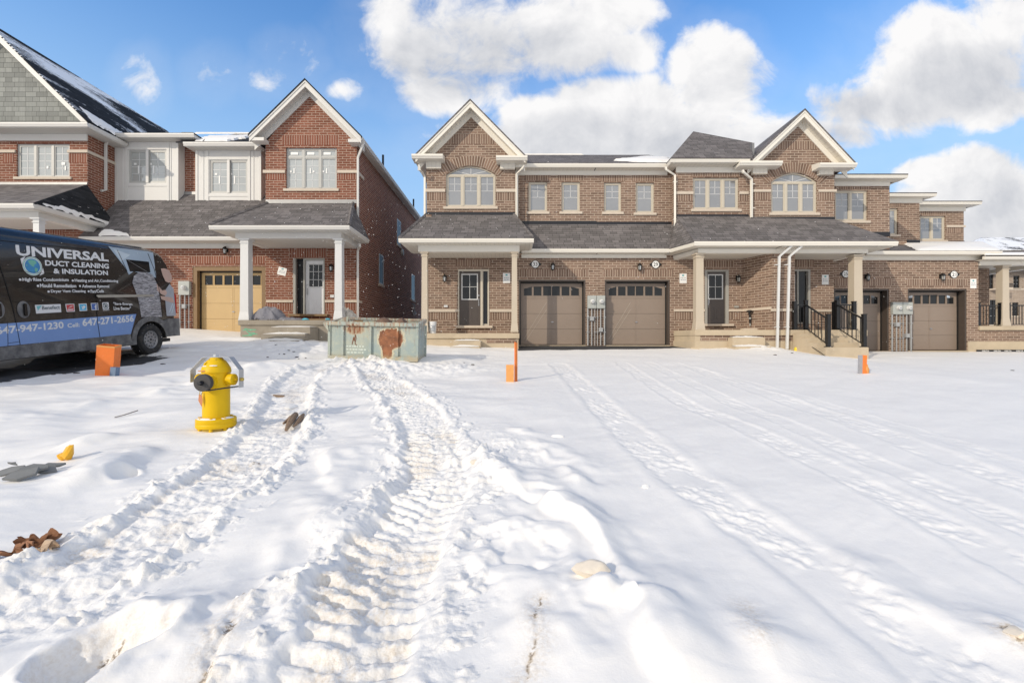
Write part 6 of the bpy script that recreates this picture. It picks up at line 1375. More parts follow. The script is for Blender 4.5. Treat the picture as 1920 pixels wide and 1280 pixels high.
    # row of small labels
    dec('label_panel', [(75.5, 569), (123, 567.5), (123, 582.5), (76.5, 585)], 'vinyl_white'); dec('label_mark', [(78, 571), (88, 570), (80, 580)], 'print_teal', .005); txt('Benefect', (88, 578, 571), (121, 576.5, 570), .02, 'label_ink', .005)
    dec('label_panel', [(131.5, 567.5), (148, 567), (148, 581.5), (133, 582)], 'vinyl_white'); dec('label_mark', [(133, 569), (146.8, 568.3), (146.8, 580), (134.2, 580.6)], 'label_red', .005); dec('label_mark', [(135, 577), (145.5, 576.5), (145.5, 578.3), (135, 579)], 'vinyl_white', .0056); dec('label_mark', [(136, 575), (141, 571.5), (146, 571.2), (141.5, 573)], 'vinyl_white', .0056)
    dec('label_panel', [(156, 567), (171, 566.5), (171, 580), (157, 580.8)], 'vinyl_white'); dec('label_mark', [(157.3, 568.3), (169.8, 567.8), (169.8, 578.8), (158, 579.4)], 'label_sky', .005)
    dec('label_mark', [(160, 571), (162.5, 573.2), (164, 570.5), (166.3, 570.5), (168.3, 571.6), (166.8, 575), (164, 577.2), (160.2, 577), (162.3, 575.6)], 'vinyl_white', .0056)
    dec('label_panel', [(178.5, 566), (191.8, 565.5), (191.8, 578.7), (179.3, 579.2)], 'vinyl_white'); dec('label_mark', [(179.6, 567), (190.8, 566.6), (190.8, 577.6), (180.2, 578.1)], 'label_blue', .005)
    dec('label_mark', [(186.3, 577.8), (186.3, 573.4), (185, 573.4), (185, 571.6), (186.3, 571.6), (186.5, 569.3), (188, 568.2), (189.8, 568.2), (189.8, 569.9), (188.5, 570), (188.2, 571.6), (189.8, 571.6), (189.6, 573.3), (188.2, 573.4), (188.2, 577.7)], 'vinyl_white', .0056)
    dec('label_mark', [(199.5, 565.5), (201, 564.6), (210, 564.4), (211.5, 565.2), (211.5, 576), (210, 577.2), (201.3, 577.6), (200, 576.5)], 'vinyl_white', .0045)
    s, v = VL(205.7, 571.5)
    for r_, e, mt in ((.062, .0052, 'label_ink'), (.045, .0058, 'vinyl_white'), (.03, .0064, 'label_ink')): part('label_mark', MB().prism([(s + r_ * math.cos(2 * math.pi * i / 18), v + r_ * math.sin(2 * math.pi * i / 18)) for i in range(18)], 'x', .003, e), M[mt], body)
    dec('label_mark', [(201, 566.2), (205, 566), (205, 568.3), (201, 568.6)], 'label_ink', .0052)
    dec('label_mark', [(200, 578.8), (212, 578.3), (212, 579.2), (200, 579.8)], 'vinyl_white')
    # printed picture at the back: pale sky panel, dark window, foil duct, figure
    dec('print_panel', [(219, 462), (228, 464), (290, 471.5), (300, 474), (303, 520), (262, 508), (253, 514), (245, 498)], 'print_sky', .0038)
    dec('print_panel', [(228, 467), (258, 478), (240, 490), (236, 482)], 'print_paleblue', .0042)
    dec('side_window', [(249.5, 486), (291, 490.5), (292.5, 510), (255, 508)], 'glass_dark', .0052)
    dec('print_line', [(251, 487), (252.2, 487), (288, 509), (286, 509)], 'van_grey', .0062)
    dec('print_duct', [(258, 528), (262, 516), (272, 509), (284, 508.5), (296, 514), (303, 530), (307, 560), (308, 592), (270, 592), (267, 560), (263, 545)], 'foil_print', .0046)
    dec('print_panel', [(303, 478), (314, 483), (323, 500), (325, 507), (301, 507)], 'van_black', .0046)
    dec('print_figure', [(312, 503), (318, 502.5), (326, 505), (331, 515), (331, 526), (325, 529), (319, 526), (315, 516)], 'print_skin', .0048)
    dec('print_figure', [(302, 530), (312, 543), (318, 542), (321, 547), (317, 553), (310, 550), (303, 543)], 'print_skin', .0050); dec('print_figure', [(308, 553), (330, 556), (333, 566), (326, 565), (309, 559)], 'print_skin', .0050)
    dec('print_figure', [(316, 545), (326, 531), (333, 540), (334, 590), (317, 590)], 'print_shirt', .0044)
    for (a, b) in (((326, 585), (332, 568)), ((322, 583), (329, 567))): dec('print_line', [a, (a[0] + 1.3, a[1]), (b[0] + 1.3, b[1]), b], 'print_paleblue', .0052)
    dec('side_rail', [(188.5, 552.5), (190, 550.8), (294, 550.2), (295, 552), (294.5, 554.3), (192, 555.8)], 'rail_beige', .022)
    # shut lines and handles
    def seam(pts, wd=1.1):
        for a, b in zip(pts[:-1], pts[1:]):
            d = Vector((b[0] - a[0], b[1] - a[1])).normalized(); n = Vector((-d.y, d.x)) * wd * .5
            dec('shut_line', [(a[0] + n.x, a[1] + n.y), (b[0] + n.x, b[1] + n.y), (b[0] - n.x, b[1] - n.y), (a[0] - n.x, a[1] - n.y)], 'seam_black', .0070)
    seam([(4, 447), (17, 490), (26, 530), (35, 575), (38, 605), (41, 640), (42, 668)]); seam([(0, 447), (3, 449), (100, 460), (180, 467)]); seam([(190, 560), (188, 600), (191, 640)]); seam([(20, 640), (40, 637)], .8); seam([(14, 672), (19, 640), (22, 600)], .9)
    seam([(235, 469), (243, 490), (250, 508)], 1.0); seam([(290, 475), (300, 505), (306, 540), (309, 590)], .9); seam([(35, 563.5), (120, 562.5), (188, 561.5)], .8); seam([(24, 505), (120, 512), (200, 517)], .5)
    for cx in (54, 6):
        s, v = VL(cx, 577.5); o = part('door_handle', MB().prism([(s + .11 * math.cos(2 * math.pi * i / 20), v + .155 * math.sin(2 * math.pi * i / 20)) for i in range(20)], 'x', .003, .0085), M['van_grey'], body)
        part('handle_grip', MB().box(.008, .035, s - .018, s + .05, v - .12, v + .11), M['van_gloss'], o, bevel=.012)
    part('roof_strip', MB().box(-.20, -.17, -3.0, .1, 2.60, 2.625), M['van_grey'], t)  # narrow raised grey strip along the roof edge
    part('roof_snow', MB().box(-W + .25, -.22, -2.8, .15, 2.60, 2.635), M['snow'], t, bevel=.012)
    return t
def van_mats():
    t = NT('van_black'); g = t.n('ShaderNodeTexCoord'); o = g.outputs['Object']; n = t.noise(o, 3, 6, .65); f = t.noise(o, 90, 3, .8); sp = t.n('ShaderNodeSeparateXYZ', {0: o})
    low = t.ramp(sp.outputs[2], 1.35, .45)
    d = t.math('MULTIPLY', t.math('ADD', t.ramp(n, .45, .8), low, True), t.ramp(f, .35, .7)); t.setb(col=t.mix(t.math('MULTIPLY', d, .30), (.008, .008, .009, 1), (.20, .19, .18, 1)), rough=.25, coat=.5); MATS['van_black'] = t.m
    t = NT('van_grey'); n = t.noise(t.n('ShaderNodeTexCoord').outputs['Object'], 5, 7, .7); t.setb(col=t.mix(t.ramp(n, .3, .75), (.075, .075, .078, 1), (.22, .215, .21, 1)), rough=.6); MATS['van_grey'] = t.m
    plain('van_gloss', (.012, .012, .013), .2); plain('vinyl_blue', (.18, .30, .58), .35, var=.08); plain('vinyl_white', (.68, .68, .68), .5, var=.03); plain('print_green', (.16, .42, .32), .5)
    t = NT('globe_blue'); n = t.noise(t.n('ShaderNodeTexCoord').outputs['Object'], 7, 3); t.setb(col=t.mix(n, (.015, .10, .30, 1), (.08, .36, .60, 1)), rough=.4); MATS['globe_blue'] = t.m
    plain('label_red', (.50, .045, .05), .4); plain('label_sky', (.07, .42, .66), .4); plain('label_blue', (.06, .13, .38), .4); plain('label_ink', (.05, .08, .09), .5); plain('print_sky', (.34, .42, .50), .4, var=.25, sc=2); plain('print_paleblue', (.52, .60, .66), .4)
    t = NT('foil_print'); o = t.n('ShaderNodeTexCoord').outputs['Object']; w = t.n('ShaderNodeVectorMath', {0: o, 1: (1, 3.5, 26)}, operation='MULTIPLY').outputs[0]; n = t.noise(w, 1.6, 5, .7, 1.2); t.setb(col=t.mix(t.ramp(n, .32, .70), (.05, .05, .06, 1), (.62, .62, .66, 1)), rough=.35, metal=.2); MATS['foil_print'] = t.m
    plain('print_skin', (.52, .36, .30), .4, var=.2, sc=9); plain('print_shirt', (.36, .38, .42), .4, var=.3, sc=6); plain('rail_beige', (.36, .33, .28), .5); plain('seam_black', (.003, .003, .003), .7)
    plain('tyre', (.022, .022, .023), .85, var=.5, sc=20, grime=.5); plain('rim_grey', (.30, .30, .31), .45, metal=.4, var=.15, grime=.3); plain('lamp_red', (.42, .02, .015), .25)
van_mats(); build_van()

# ------------------------------------------------------------ dumpster
def dumpster_mats():
    t = NT('bin_paint'); tc = t.n('ShaderNodeTexCoord'); o = tc.outputs['Object']; sp = t.n('ShaderNodeSeparateXYZ', {0: o}); X_, Z_ = sp.outputs[0], sp.outputs[2]
    n = t.noise(o, 6, 6, .7); st = t.noise(t.n('ShaderNodeVectorMath', {0: o, 1: (22, 22, 1.6)}, operation='MULTIPLY').outputs[0], 1, 5, .7); big = t.noise(o, 1.6, 4)
    c = t.mix(t.ramp(big, .35, .65), (.40, .43, .37, 1), (.31, .38, .37, 1)); c = t.mix(t.ramp(n, .45, .8), c, (.50, .50, .38, 1))
    def patch(cx, cz, rx, rz, soft=.25, k=.9):
        a = t.math('DIVIDE', t.math('SUBTRACT', X_, cx), rx); b = t.math('DIVIDE', t.math('SUBTRACT', Z_, cz), rz)
        d = t.math('SQRT', t.math('ADD', t.math('MULTIPLY', a, a), t.math('MULTIPLY', b, b))); d = t.math('ADD', d, t.math('ADD', t.math('MULTIPLY', t.math('SUBTRACT', n, .5), k), t.math('MULTIPLY', t.math('SUBTRACT', st, .5), .9)))
        return t.ramp(d, 1.0 + soft * .5, 1.0 - soft * .5)
    edge = t.math('MAXIMUM', patch(1.50, .57, .34, .29, .1), patch(1.42, .30, .16, .28, .1)); edge = t.math('MAXIMUM', edge, patch(.62, .78, .24, .12, .5, 1.6))
    c = t.mix(t.math('MULTIPLY', edge, 1.0), c, (.56, .52, .38, 1))
    r = t.math('MAXIMUM', patch(1.50, .57, .30, .25, .08), patch(1.42, .30, .12, .26, .08)); r = t.math('MAXIMUM', r, t.math('MULTIPLY', patch(.62, .80, .22, .13, .6, 1.6), t.ramp(st, .35, .55)))
    drip = t.math('MULTIPLY', t.ramp(t.math('ADD', st, t.math('MULTIPLY', t.math('SUBTRACT', Z_, .55), .32)), .60, .70), .8)
    spk = t.math('MULTIPLY', t.ramp(t.noise(o, 26, 5, .75), .60, .70), .8); r = t.math('MAXIMUM', r, spk); low = t.math('MULTIPLY', t.ramp(Z_, .22, .10), t.ramp(n, .35, .6))
    rust = t.mix(t.ramp(n, .3, .7), (.17, .065, .030, 1), (.36, .145, .065, 1))
    c = t.mix(t.math('MAXIMUM', r, t.math('MULTIPLY', drip, .75)), c, rust); c = t.mix(t.math('MULTIPLY', low, .7), c, (.42, .32, .19, 1))
    t.setb(col=c, rough=.7, nrm=t.bump(n, .25, .01)); MATS['bin_paint'] = t.m
    plain('scrawl_rust', (.24, .10, .05), .8); plain('faint_white', (.60, .66, .60), .8)
dumpster_mats()
def build_dumpster():
    D = 11.05; x0, x1 = X(616, D), X(783, D); W = x1 - x0; zc = gz((x0 + x1) / 2, D)
    base = Z(677, D); t = thing('dumpster', 'open rusty teal steel dumpster with vertical ribs in front of the brick side wall', 'dumpster', (x0, D, base + .0), local=True)
    t.rotation_euler = (R(1.5), R(1.2), R(.6)); dp = .95; Ht = .92; m = MB(); th = .02
    # tapered ends; front and back walls; floor
    m.box(0, W, 0, th, .06, Ht); m.box(0, W, dp - th, dp, .06, Ht + .10); m.box(0, th, th, dp - th, .06, Ht); m.box(W - th, W, th, dp - th, .06, Ht); m.box(th, W - th, th, dp - th, .06, .10)
    body = part('body', m, M['bin_paint'], t)
    for q in (.30, .97, 1.62): part('rib', MB().box(q, q + .075, -.05, -.001, .15, Ht - .06), M['bin_paint'], t, bevel=.006)
    part('corner_post', MB().box(-.015, .05, -.03, -.001, .05, Ht), M['bin_paint'], t, bevel=.006); part('corner_post', MB().box(W - .05, W + .015, -.03, -.001, .05, Ht), M['bin_paint'], t, bevel=.006)
    part('rim', MB().box(-.03, W + .03, -.07, .03, Ht - .05, Ht + .05), M['bin_paint'], t, bevel=.012); part('rim', MB().box(-.03, W + .03, dp - .04, dp + .05, Ht + .10, Ht + .17), M['bin_paint'], t, bevel=.012)
    part('rim', MB().slab([(-.04, .03, Ht + .04), (.05, .03, Ht + .04), (.05, dp - .04, Ht + .16), (-.04, dp - .04, Ht + .16)], .08), M['bin_paint'], t); part('rim', MB().slab([(W - .05, .03, Ht + .04), (W + .04, .03, Ht + .04), (W + .04, dp - .04, Ht + .16), (W - .05, dp - .04, Ht + .16)], .08), M['bin_paint'], t)
    part('fork_lug', MB().prism([(-.02, Ht + .03), (-.11, Ht + .02), (-.10, Ht - .05), (.02, Ht - .20)], 'y', -.06, .3), M['bin_paint'], t)
    part('fork_lug', MB().prism([(.02, Ht + .05), (.34, Ht + .05), (.36, Ht + .20)], 'y', .35, .38), M['bin_paint'], t)
    for a, b in ((.0, .50), (.502, 1.20), (1.202, W)): part('skirt_plate', MB().box(a, b, -.035, -.001, .03, .145), M['bin_paint'], t)
    for a in (.55, 1.25): part('skid', MB().box(a, a + .55, -.05, dp, -.05, .028), M['bin_paint'], t)
    part('side_rib', MB().box(W + .001, W + .03, .9, 1.0, .1, Ht), M['bin_paint'], t)
    q = MB(); rr = random.Random(3)
    pts = [(.565, .42), (.60, .60), (.615, .50), (.64, .66), (.66, .58), (.635, .45), (.675, .40)]
    for a, b in zip(pts[:-1], pts[1:]): q.tube([(a[0], -.004, a[1]), (b[0], -.004, b[1])], .009, 5)
    part('scrawl', q, M['scrawl_rust'], body)
    q = MB()
    for row in range(3):
        x = .42 + rr.random() * .04
        while x < .86: l = rr.uniform(.02, .07); q.box(x, x + l, -.004, -.001, .36 - row * .075, .39 - row * .075); x += l + rr.uniform(.01, .03)
    part('worn_print', q, M['faint_white'], body)
    return t, D, x0, base, Ht
bin_, bD, bx, bz, bH = build_dumpster()
for i, (px, r) in enumerate(((722, .20), (755, .23))):
    single('debris_bag', MB().blob((X(px, 11.7), 11.6, bz + bH - .02), (r, .22, .19), 40 + i, .18), M['sack_brown'] if 'sack_brown' in M else plain('sack_brown', (.16, .10, .07), .8, var=.4, sc=10), ['dark rubbish bag in the dumpster, left of two', 'dark rubbish bag in the dumpster, right of two'][i], 'rubbish bag', 'bags in the dumpster', smooth=True)
single('plywood_scrap', MB().box(X(665, 11.6), X(680, 11.6), 11.6, 11.63, bz + bH - .3, bz + bH + .10), M['frame_wood'], 'brown board standing inside the dumpster at its left', 'board')

# ------------------------------------------------------------ hydrant
def build_hydrant():
    D = 5.15; cx = X(405.6, D); k = D / F; zb = gz(cx, D); z0 = zb - .085
    t = thing('fire_hydrant', 'yellow fire hydrant with grey marker disc and steel bracket, standing in the snow', 'fire hydrant', (cx, D, z0), local=True); y_ = M['hydrant_yellow']
    zz = lambda cy: (1200 - cy) / 1300 + .05          # crop pixels to height above the buried foot
    b = MB().lathe([(.135, 0), (.135, zz(560)), (.137, zz(540)), (.137, zz(400)), (.140, zz(345)), (.147, zz(338)), (.147, zz(300)), (.143, zz(292)), (.143, zz(275)), (.138, zz(262)), (.118, zz(215)), (.092, zz(165)), (.075, zz(150)), (.068, zz(140)), (.058, zz(120)), (.0, zz(118))], (0, 0, 0), 36)
    part('barrel', b, y_, t, smooth=True)
    fl = MB(); fl.lathe([(.0, zz(1135)), (.192, zz(1135)), (.200, zz(1120)), (.200, zz(1075)), (.196, zz(1068)), (.200, zz(1060)), (.198, zz(1010)), (.192, zz(1002)), (.0, zz(1002))], (0, 0, 0), 36); part('base_flange', fl, y_, t, smooth=True)
    part('foot', MB().lathe([(.165, -.12), (.165, zz(1136))], (0, 0, 0), 24), M['hydrant_stained'], t, smooth=True)
    for i in range(8):
        an = 2 * math.pi * (i + .35) / 8; part('flange_bolt', MB().lathe([(.019, zz(1175)), (.019, zz(1136))], (.175 * math.cos(an), .175 * math.sin(an), 0), 6).lathe([(.017, zz(1001)), (.017, zz(985))], (.165 * math.cos(an), .165 * math.sin(an), 0), 6), y_, t)
    part('operating_nut', MB().lathe([(.032, zz(125)), (.028, zz(72)), (.0, zz(70))], (0, 0, 0), 5), M['galvanised'], t)
    for i in range(6):
        an = 2 * math.pi * i / 6; part('bonnet_bolt', MB().lathe([(.010, zz(150)), (.010, zz(140))], (.072 * math.cos(an), .072 * math.sin(an), 0), 6), M['hydrant_stained'], t)
    part('bonnet_lug', MB().tube([(-.055, -.10, zz(240)), (-.06, -.108, zz(205)), (-.045, -.095, zz(185))], .012, 6), y_, t, smooth=True)
    def along(d, prof, c, mat, nm, n=24, par=t):
        Q = Vector(d).normalized().to_track_quat('Z', 'Y').to_matrix().to_4x4(); return part(nm, MB().lathe(prof, c, n, Q), M[mat], par, smooth=True)
    # pumper nozzle to the camera's left, carrying the grey disc
    d = Vector((.02, -1, 0)); c = Vector((0, 0, zz(465)))
    along(d, [(.085, .09), (.085, .15), (.07, .16)], c, 'hydrant_yellow', 'pumper_nozzle')
    o = along(d, [(.0, .19), (.090, .19), (.094, .20), (.094, .24), (.089, .246), (.0, .248)], c, 'disc_grey', 'marker_disc', 36); along(d, [(.026, .25), (.024, .30), (.0, .302)], c, 'flashing_black', 'disc_nut', 5, o)
    d2 = Vector((1, -.08, 0)); o = along(d2, [(.050, .10), (.050, .15), (.062, .152), (.066, .16), (.064, .215), (.05, .222), (.0, .224)], Vector((0, 0, zz(440))), 'hydrant_yellow', 'side_nozzle'); along(d2, [(.018, .22), (.016, .25), (.0, .251)], Vector((0, 0, zz(440))), 'hydrant_yellow', 'nozzle_nut', 5, o)
    along(Vector((-1, .08, 0)), [(.050, .10), (.050, .15), (.064, .16), (.062, .215), (.0, .222)], Vector((0, 0, zz(440))), 'hydrant_yellow', 'side_nozzle')
    # galvanised bracket folded over the bonnet
    def strap(pts, w, th):
        m = MB(); n = len(pts); vs = []
        for i, p in enumerate(pts):
            a = Vector(pts[max(i - 1, 0)]); b_ = Vector(pts[min(i + 1, n - 1)]); tt = (b_ - a).normalized(); nn = Vector((-tt.y, tt.x)) * th
            for (yy, s) in ((-w, 1), (w, 1), (w, -1), (-w, -1)): vs.append((p[0] + nn.x * s, yy, p[1] + nn.y * s))
        fs = [(0, 1, 2, 3), tuple(4 * (n - 1) + q for q in (3, 2, 1, 0))] + [(4 * i + j, 4 * i + (j + 1) % 4, 4 * i + 4 + (j + 1) % 4, 4 * i + 4 + j) for i in range(n - 1) for j in range(4)]
        return m.add(vs, fs)
    B_ = Matrix.Rotation(R(2), 4, 'Z')
    part('bracket', xf(B_, strap([(-.258, zz(480)), (-.258, zz(300)), (-.125, zz(118)), (.0, zz(112)), (.165, zz(114)), (.275, zz(300)), (.275, zz(560))], .048, .0025)), M['galvanised'], t)
    o = part('bracket_bolt', MB().lathe([(.02, 0), (.02, .03)], (.275, -.0, zz(440)), 6, Matrix.Rotation(R(90), 4, 'Y')), M['hydrant_stained'], t)
    part('hinge_rod', MB().tube([(.03, -.22, zz(578)), (.16, -.12, zz(555)), (.275, -.03, zz(538))], .0085, 6), M['flashing_black'], t)
    part('tag', MB().prism([(-.095, zz(640)), (-.065, zz(650)), (-.055, zz(720)), (-.065, zz(815)), (-.10, zz(730))], 'y', -.150, -.146), M['tag_orange'], t)
    part('tag_wire', MB().tube([(-.09, -.14, zz(600)), (-.085, -.15, zz(645)), (-.075, -.148, zz(650)), (-.06, -.142, zz(610))], .004, 5), M['hydrant_stained'], t)
    part('raised_letters', MB().box(-.105, -.03, -.147, -.142, zz(315), zz(300)), M['tag_orange'], t)
    # wind-packed snow caught on the ledges
    for (a0, a1) in ((-150, -60), (-40, 10), (150, 185)):
        m = MB(); n = 12; vs = []
        for i in range(n + 1):
            an = R(a0 + (a1 - a0) * i / n); k_ = .6 + .4 * math.sin(math.pi * i / n)
            for rr_, zz_ in ((.150, 1003), (.152, 1001 - 20 * k_), (.172, 1001 - 14 * k_), (.190, 1003)): vs.append((rr_ * math.cos(an), rr_ * math.sin(an), zz(zz_)))
        m.add(vs, [(4 * i + j, 4 * i + j + 1, 4 * i + 5 + j, 4 * i + 4 + j) for i in range(n) for j in range(3)]); part('ledge_snow', m, M['snow'], t, smooth=True)
    for (a, z, r, w) in ((-70, 232, .130, .05), (-112, 240, .126, .035), (-95, 395, .139, .02)):
        part('ledge_snow', MB().blob((r * math.cos(R(a)), r * math.sin(R(a)), zz(z)), (w, .012, .008), int(z), .1, 1), M['snow'], t, smooth=True)
plain('hydrant_yellow', (.72, .455, .002), .48, var=.10, sc=9, coat=.0, spec=.28, bump=.12); plain('hydrant_stained', (.45, .32, .06), .7, var=.35, sc=14); plain('disc_grey', (.055, .052, .052), .7, var=.25, sc=25, bump=.3); plain('tag_orange', (.55, .22, .10), .5); plain('galvanised', (.48, .50, .52), .42, metal=.75, var=.12, sc=9)
build_hydrant()

# ------------------------------------------------------------ markers, bucket, small things
plain('marker_orange', (.86, .21, .035), .6, var=.12, sc=7, grime=.25); plain('marker_pale', (.72, .33, .10), .7, var=.25, sc=8); plain('rust_orange', (.48, .15, .035), .75, var=.3, sc=20); plain('stub_blue', (.14, .20, .30), .7, var=.2); plain('board_grey', (.33, .33, .35), .8, var=.2, sc=15)
def marker_box():
    D = 8.15; x0, x1 = X(166, D), X(203, D); zb = gz((x0 + x1) / 2, D) - .03; zt = Z(646, D); w = x1 - x0; h = zt - zb
    t = thing('marker_box', 'hollow bright orange square utility marker beside the van', 'utility marker', ((x0 + x1) / 2, D + w / 2, zb), local=True); t.rotation_euler = (R(7), R(6), R(20)); a = w / 2 * .74; th = .02; m = MB()
    m.box(-a, a, -a, -a + th, 0, h).box(-a, a, a - th, a, 0, h).box(-a, -a + th, -a + th, a - th, 0, h).box(a - th, a, -a + th, a - th, 0, h)
    part('casing', m, M['marker_orange'], t); part('rim', MB().box(-a, a, -a - .004, -a, h - .03, h).box(a, a + .004, -a, a, h - .03, h), M['marker_pale'], t)
    zq = gz(X(205, D), D); single('marker_stub', MB().prism([(0, 0), (.10, 0), (.12, .17), (.02, .18)], 'y', 0, .09), M['stub_blue'], 'blue-grey stub leaning on the orange marker box', 'post', base=(0, 0, 0)).location = (X(203, D), D + .02, zq - .02)
marker_box()
def stake_mid():
    D = 8.75; xa = X(964.5, D); xb = X(970.3, D); zg = gz(xa, D); t = thing('survey_stake', 'tall thin rusty orange survey stake in the snow before number 33', 'survey stake', (xa, D, zg))
    part('stake', MB().box(xa, xa + .022, D, D + .035, zg - .05, Z(641, D)), M['marker_orange'], t); part('stake_edge', MB().box(xa + .0225, xb, D + .01, D + .035, zg - .05, Z(642, D)), M['rust_orange'], t)
    x0, x1 = X(949, D), X(963.5, D); o = single('survey_board', MB().box(x0, x1, D - .05, D - .005, zg - .05, Z(683.5, D)), M['marker_pale'], 'short pale orange board beside the tall thin survey stake', 'survey board')
def stake_right():
    D = 9.95; x0, x1 = X(1612, D), X(1626.5, D); zg = gz(x1, D); t = thing('survey_stake', 'wide flat survey stake, orange with a grey edge, in snow before number 25', 'survey stake', (x0, D, zg), local=True); w = x1 - x0; h = Z(665, D) - zg
    t.rotation_euler = (R(-3), R(4), R(6)); part('stake', MB().box(w * .42, w, 0, .06, -.06, h), M['marker_orange'], t); part('stake_edge', MB().box(0, w * .418, .005, .055, -.06, h - .004), M['board_grey'], t)
    single('painted_snow', MB().blob((x1 + .03, D + .06, zg + .10), (.06, .05, .13), 5, .3), M['marker_pale'], 'orange sprayed lump of snow against the right-hand survey stake', 'snow lump', smooth=True)
stake_mid(); stake_right()
notice(X(943, DG), X(956.5, DG), Z(530.5, DG), Z(512, DG), DG, 'white notice sheet right of the door of number 33')
notice(X(1274, DG), X(1287.5, DG), Z(531, DG), Z(513, DG), DG, 'white notice sheet between number 29 garage and porch post')
notice(X(1541, DG), X(1553.5, DG), Z(533.5, DG), Z(515, DG), DG, 'white notice sheet left of the number 25 plaque')
notice(X(1819, D2), X(1830.5, D2), Z(540.5, D2), Z(523, D2), D2, 'white notice sheet below and right of the number 21 plaque')
notice(X(521, DB), X(537, DB), Z(516, DB), Z(501.5, DB), DB, 'tilted white notice sheet on red brick', R(14))
def bucket():
    D = 16.3; x0, x1 = X(804, D), X(818.5, D); zb = Z(624.8, SD) + .002; c = ((x0 + x1) / 2, D, zb); h = Z(603, D) - zb; r = (x1 - x0) / 2
    t = thing('bucket', 'white plastic pail on the porch of number 33', 'bucket', c, local=True)
    part('pail', MB().lathe([(0, 0), (r * .86, 0), (r * .98, h * .85), (r * 1.03, h * .86), (r * 1.03, h * .92), (r, h * .93), (r, h), (r * .95, h), (r * .93, h * .9), (r * .82, .01), (0, .01)], (0, 0, 0), 28), M['pail_white'], t, smooth=True)
    part('pail_label', MB().prism([(r * 1.0 * math.sin(R(a)), -r * 1.0 * math.cos(R(a))) for a in range(-15, 50, 6)] + [(r * .93 * math.sin(R(a)), -r * .93 * math.cos(R(a))) for a in range(45, -16, -6)], 'z', h * .2, h * .7), M['label_grey'], t)
    part('bail', MB().tube([(-r, 0, h * .88), (-r * .8, -r * .75, h * .62), (0, -r * 1.08, h * .52), (r * .8, -r * .75, h * .62), (r, 0, h * .88)], .006, 5), M['steel'], t)
plain('pail_white', (.74, .75, .76), .35, var=.04); plain('label_grey', (.42, .45, .48), .5, var=.2, sc=30); bucket()
def heap(name, cx, cy, z, sx, sy, h, mat, label, cat, seed, folds=7, n=46):
    """crumpled cloth: a height field of sharp folds"""
    rs = np.random.RandomState(seed); u = np.linspace(-1, 1, n); gx, gy = np.meshgrid(u, u); q = np.sqrt(gx ** 2 + gy ** 2); hh = np.clip(1 - q ** 2.2, 0, 1) ** .6
    f = np.zeros_like(gx)
    for _ in range(folds): a = rs.rand() * 3.14; k = rs.uniform(3, 9); f += np.abs(np.sin(k * (gx * np.cos(a) + gy * np.sin(a)) + rs.rand() * 6)) * rs.uniform(.3, 1)
    f /= f.max(); z_ = h * hh * (.35 + .65 * f); jx = .05 * np.sin(9 * gy + seed); jy = .05 * np.sin(8 * gx)
    m = MB(); m.add([(cx + sx * (a + j), cy + sy * (b + j2), z + c) for a, b, c, j, j2 in zip(gx.ravel(), gy.ravel(), z_.ravel(), jx.ravel(), jy.ravel())], [(j * n + i, j * n + i + 1, (j + 1) * n + i + 1, (j + 1) * n + i) for j in range(n - 1) for i in range(n - 1) if q[j, i] < 1.02])
    return single(name, m, mat, label, cat, smooth=False)
zsl = Z(600, SB) + .003; plain('tarp_grey', (.20, .20, .23), .75, var=.25, sc=9); plain('plastic_bag', (.50, .47, .42), .35, var=.15, sc=7); plain('plastic_blue', (.10, .42, .55), .45)
heap('tarp', X(503, 16.1), 16.15, zsl,   .60, .42, .56, M['tarp_grey'], 'crumpled grey tarpaulin heaped by the left white post', 'tarp', 3, 12); heap('tarp_end', X(540, 16), 16.1, zsl, .55, .3, .14, M['tarp_grey'], 'flat trailing end of grey tarpaulin before the white door', 'tarp', 9)
heap('plastic_bag', X(645, 16.2), 16.35, zsl, .42, .32, .52, M['plastic_bag'], 'pale full plastic bag behind the right white post', 'plastic bag', 17, 5)
single('plastic_wrap', MB().blob((X(573, 15.9), 15.9, zsl + .03), (.12, .07, .05), 4, .3), M['plastic_blue'], 'larger turquoise plastic scrap on the concrete porch before the white door', 'plastic scrap', smooth=True); single('plastic_wrap', MB().blob((X(615, 15.85), 15.85, zsl + .03), (.08, .06, .05), 8, .3), M['plastic_blue'], 'smaller blue plastic scrap left of the right white post', 'plastic scrap', smooth=True)
single('floor_board', MB().box(X(545, 16.6), X(614, 16.6), 16.5, 16.7, zsl, zsl + .09), M['frame_wood'], 'brown timber lying along the porch under the white door', 'timber')
single('yellow_cap', MB().lathe([(.07, 0), (.07, .12), (.05, .17), (0, .18)], (X(1495, 15.7), 15.75, Z(660, 15.75)), 14), plain('cap_yellow', (.72, .56, .03), .5), 'yellow pipe cap at the foot of the right downspout', 'pipe cap', smooth=True)
single('plank', MB().slab([(X(1305, 15.3), 15.75, Z(651, 15.75)), (X(1372, 14.6), 14.85, Z(664, 14.85) + .02), (X(1372, 14.6) + .05, 15.0, Z(664, 14.85) + .02), (X(1308, 15.3), 15.95, Z(651, 15.75))], .16), M['concrete'], 'pale concrete slab strip lying before the porch of number 29', 'slab')
single('slab_marker', MB().blob((X(1349, 14.8), 14.8, Z(663, 14.8)), (.07, .04, .06), 3, .15), M['marker_pale'], 'small orange lump beside the slab strip before number 29', 'marker')
single('debris_scrap', MB().blob((X(1361, 14.7), 14.75, Z(664, 14.75)), (.12, .06, .05), 13, .35), M['flashing_black'], 'black scrap beside the slab strip before number 29', 'scrap')
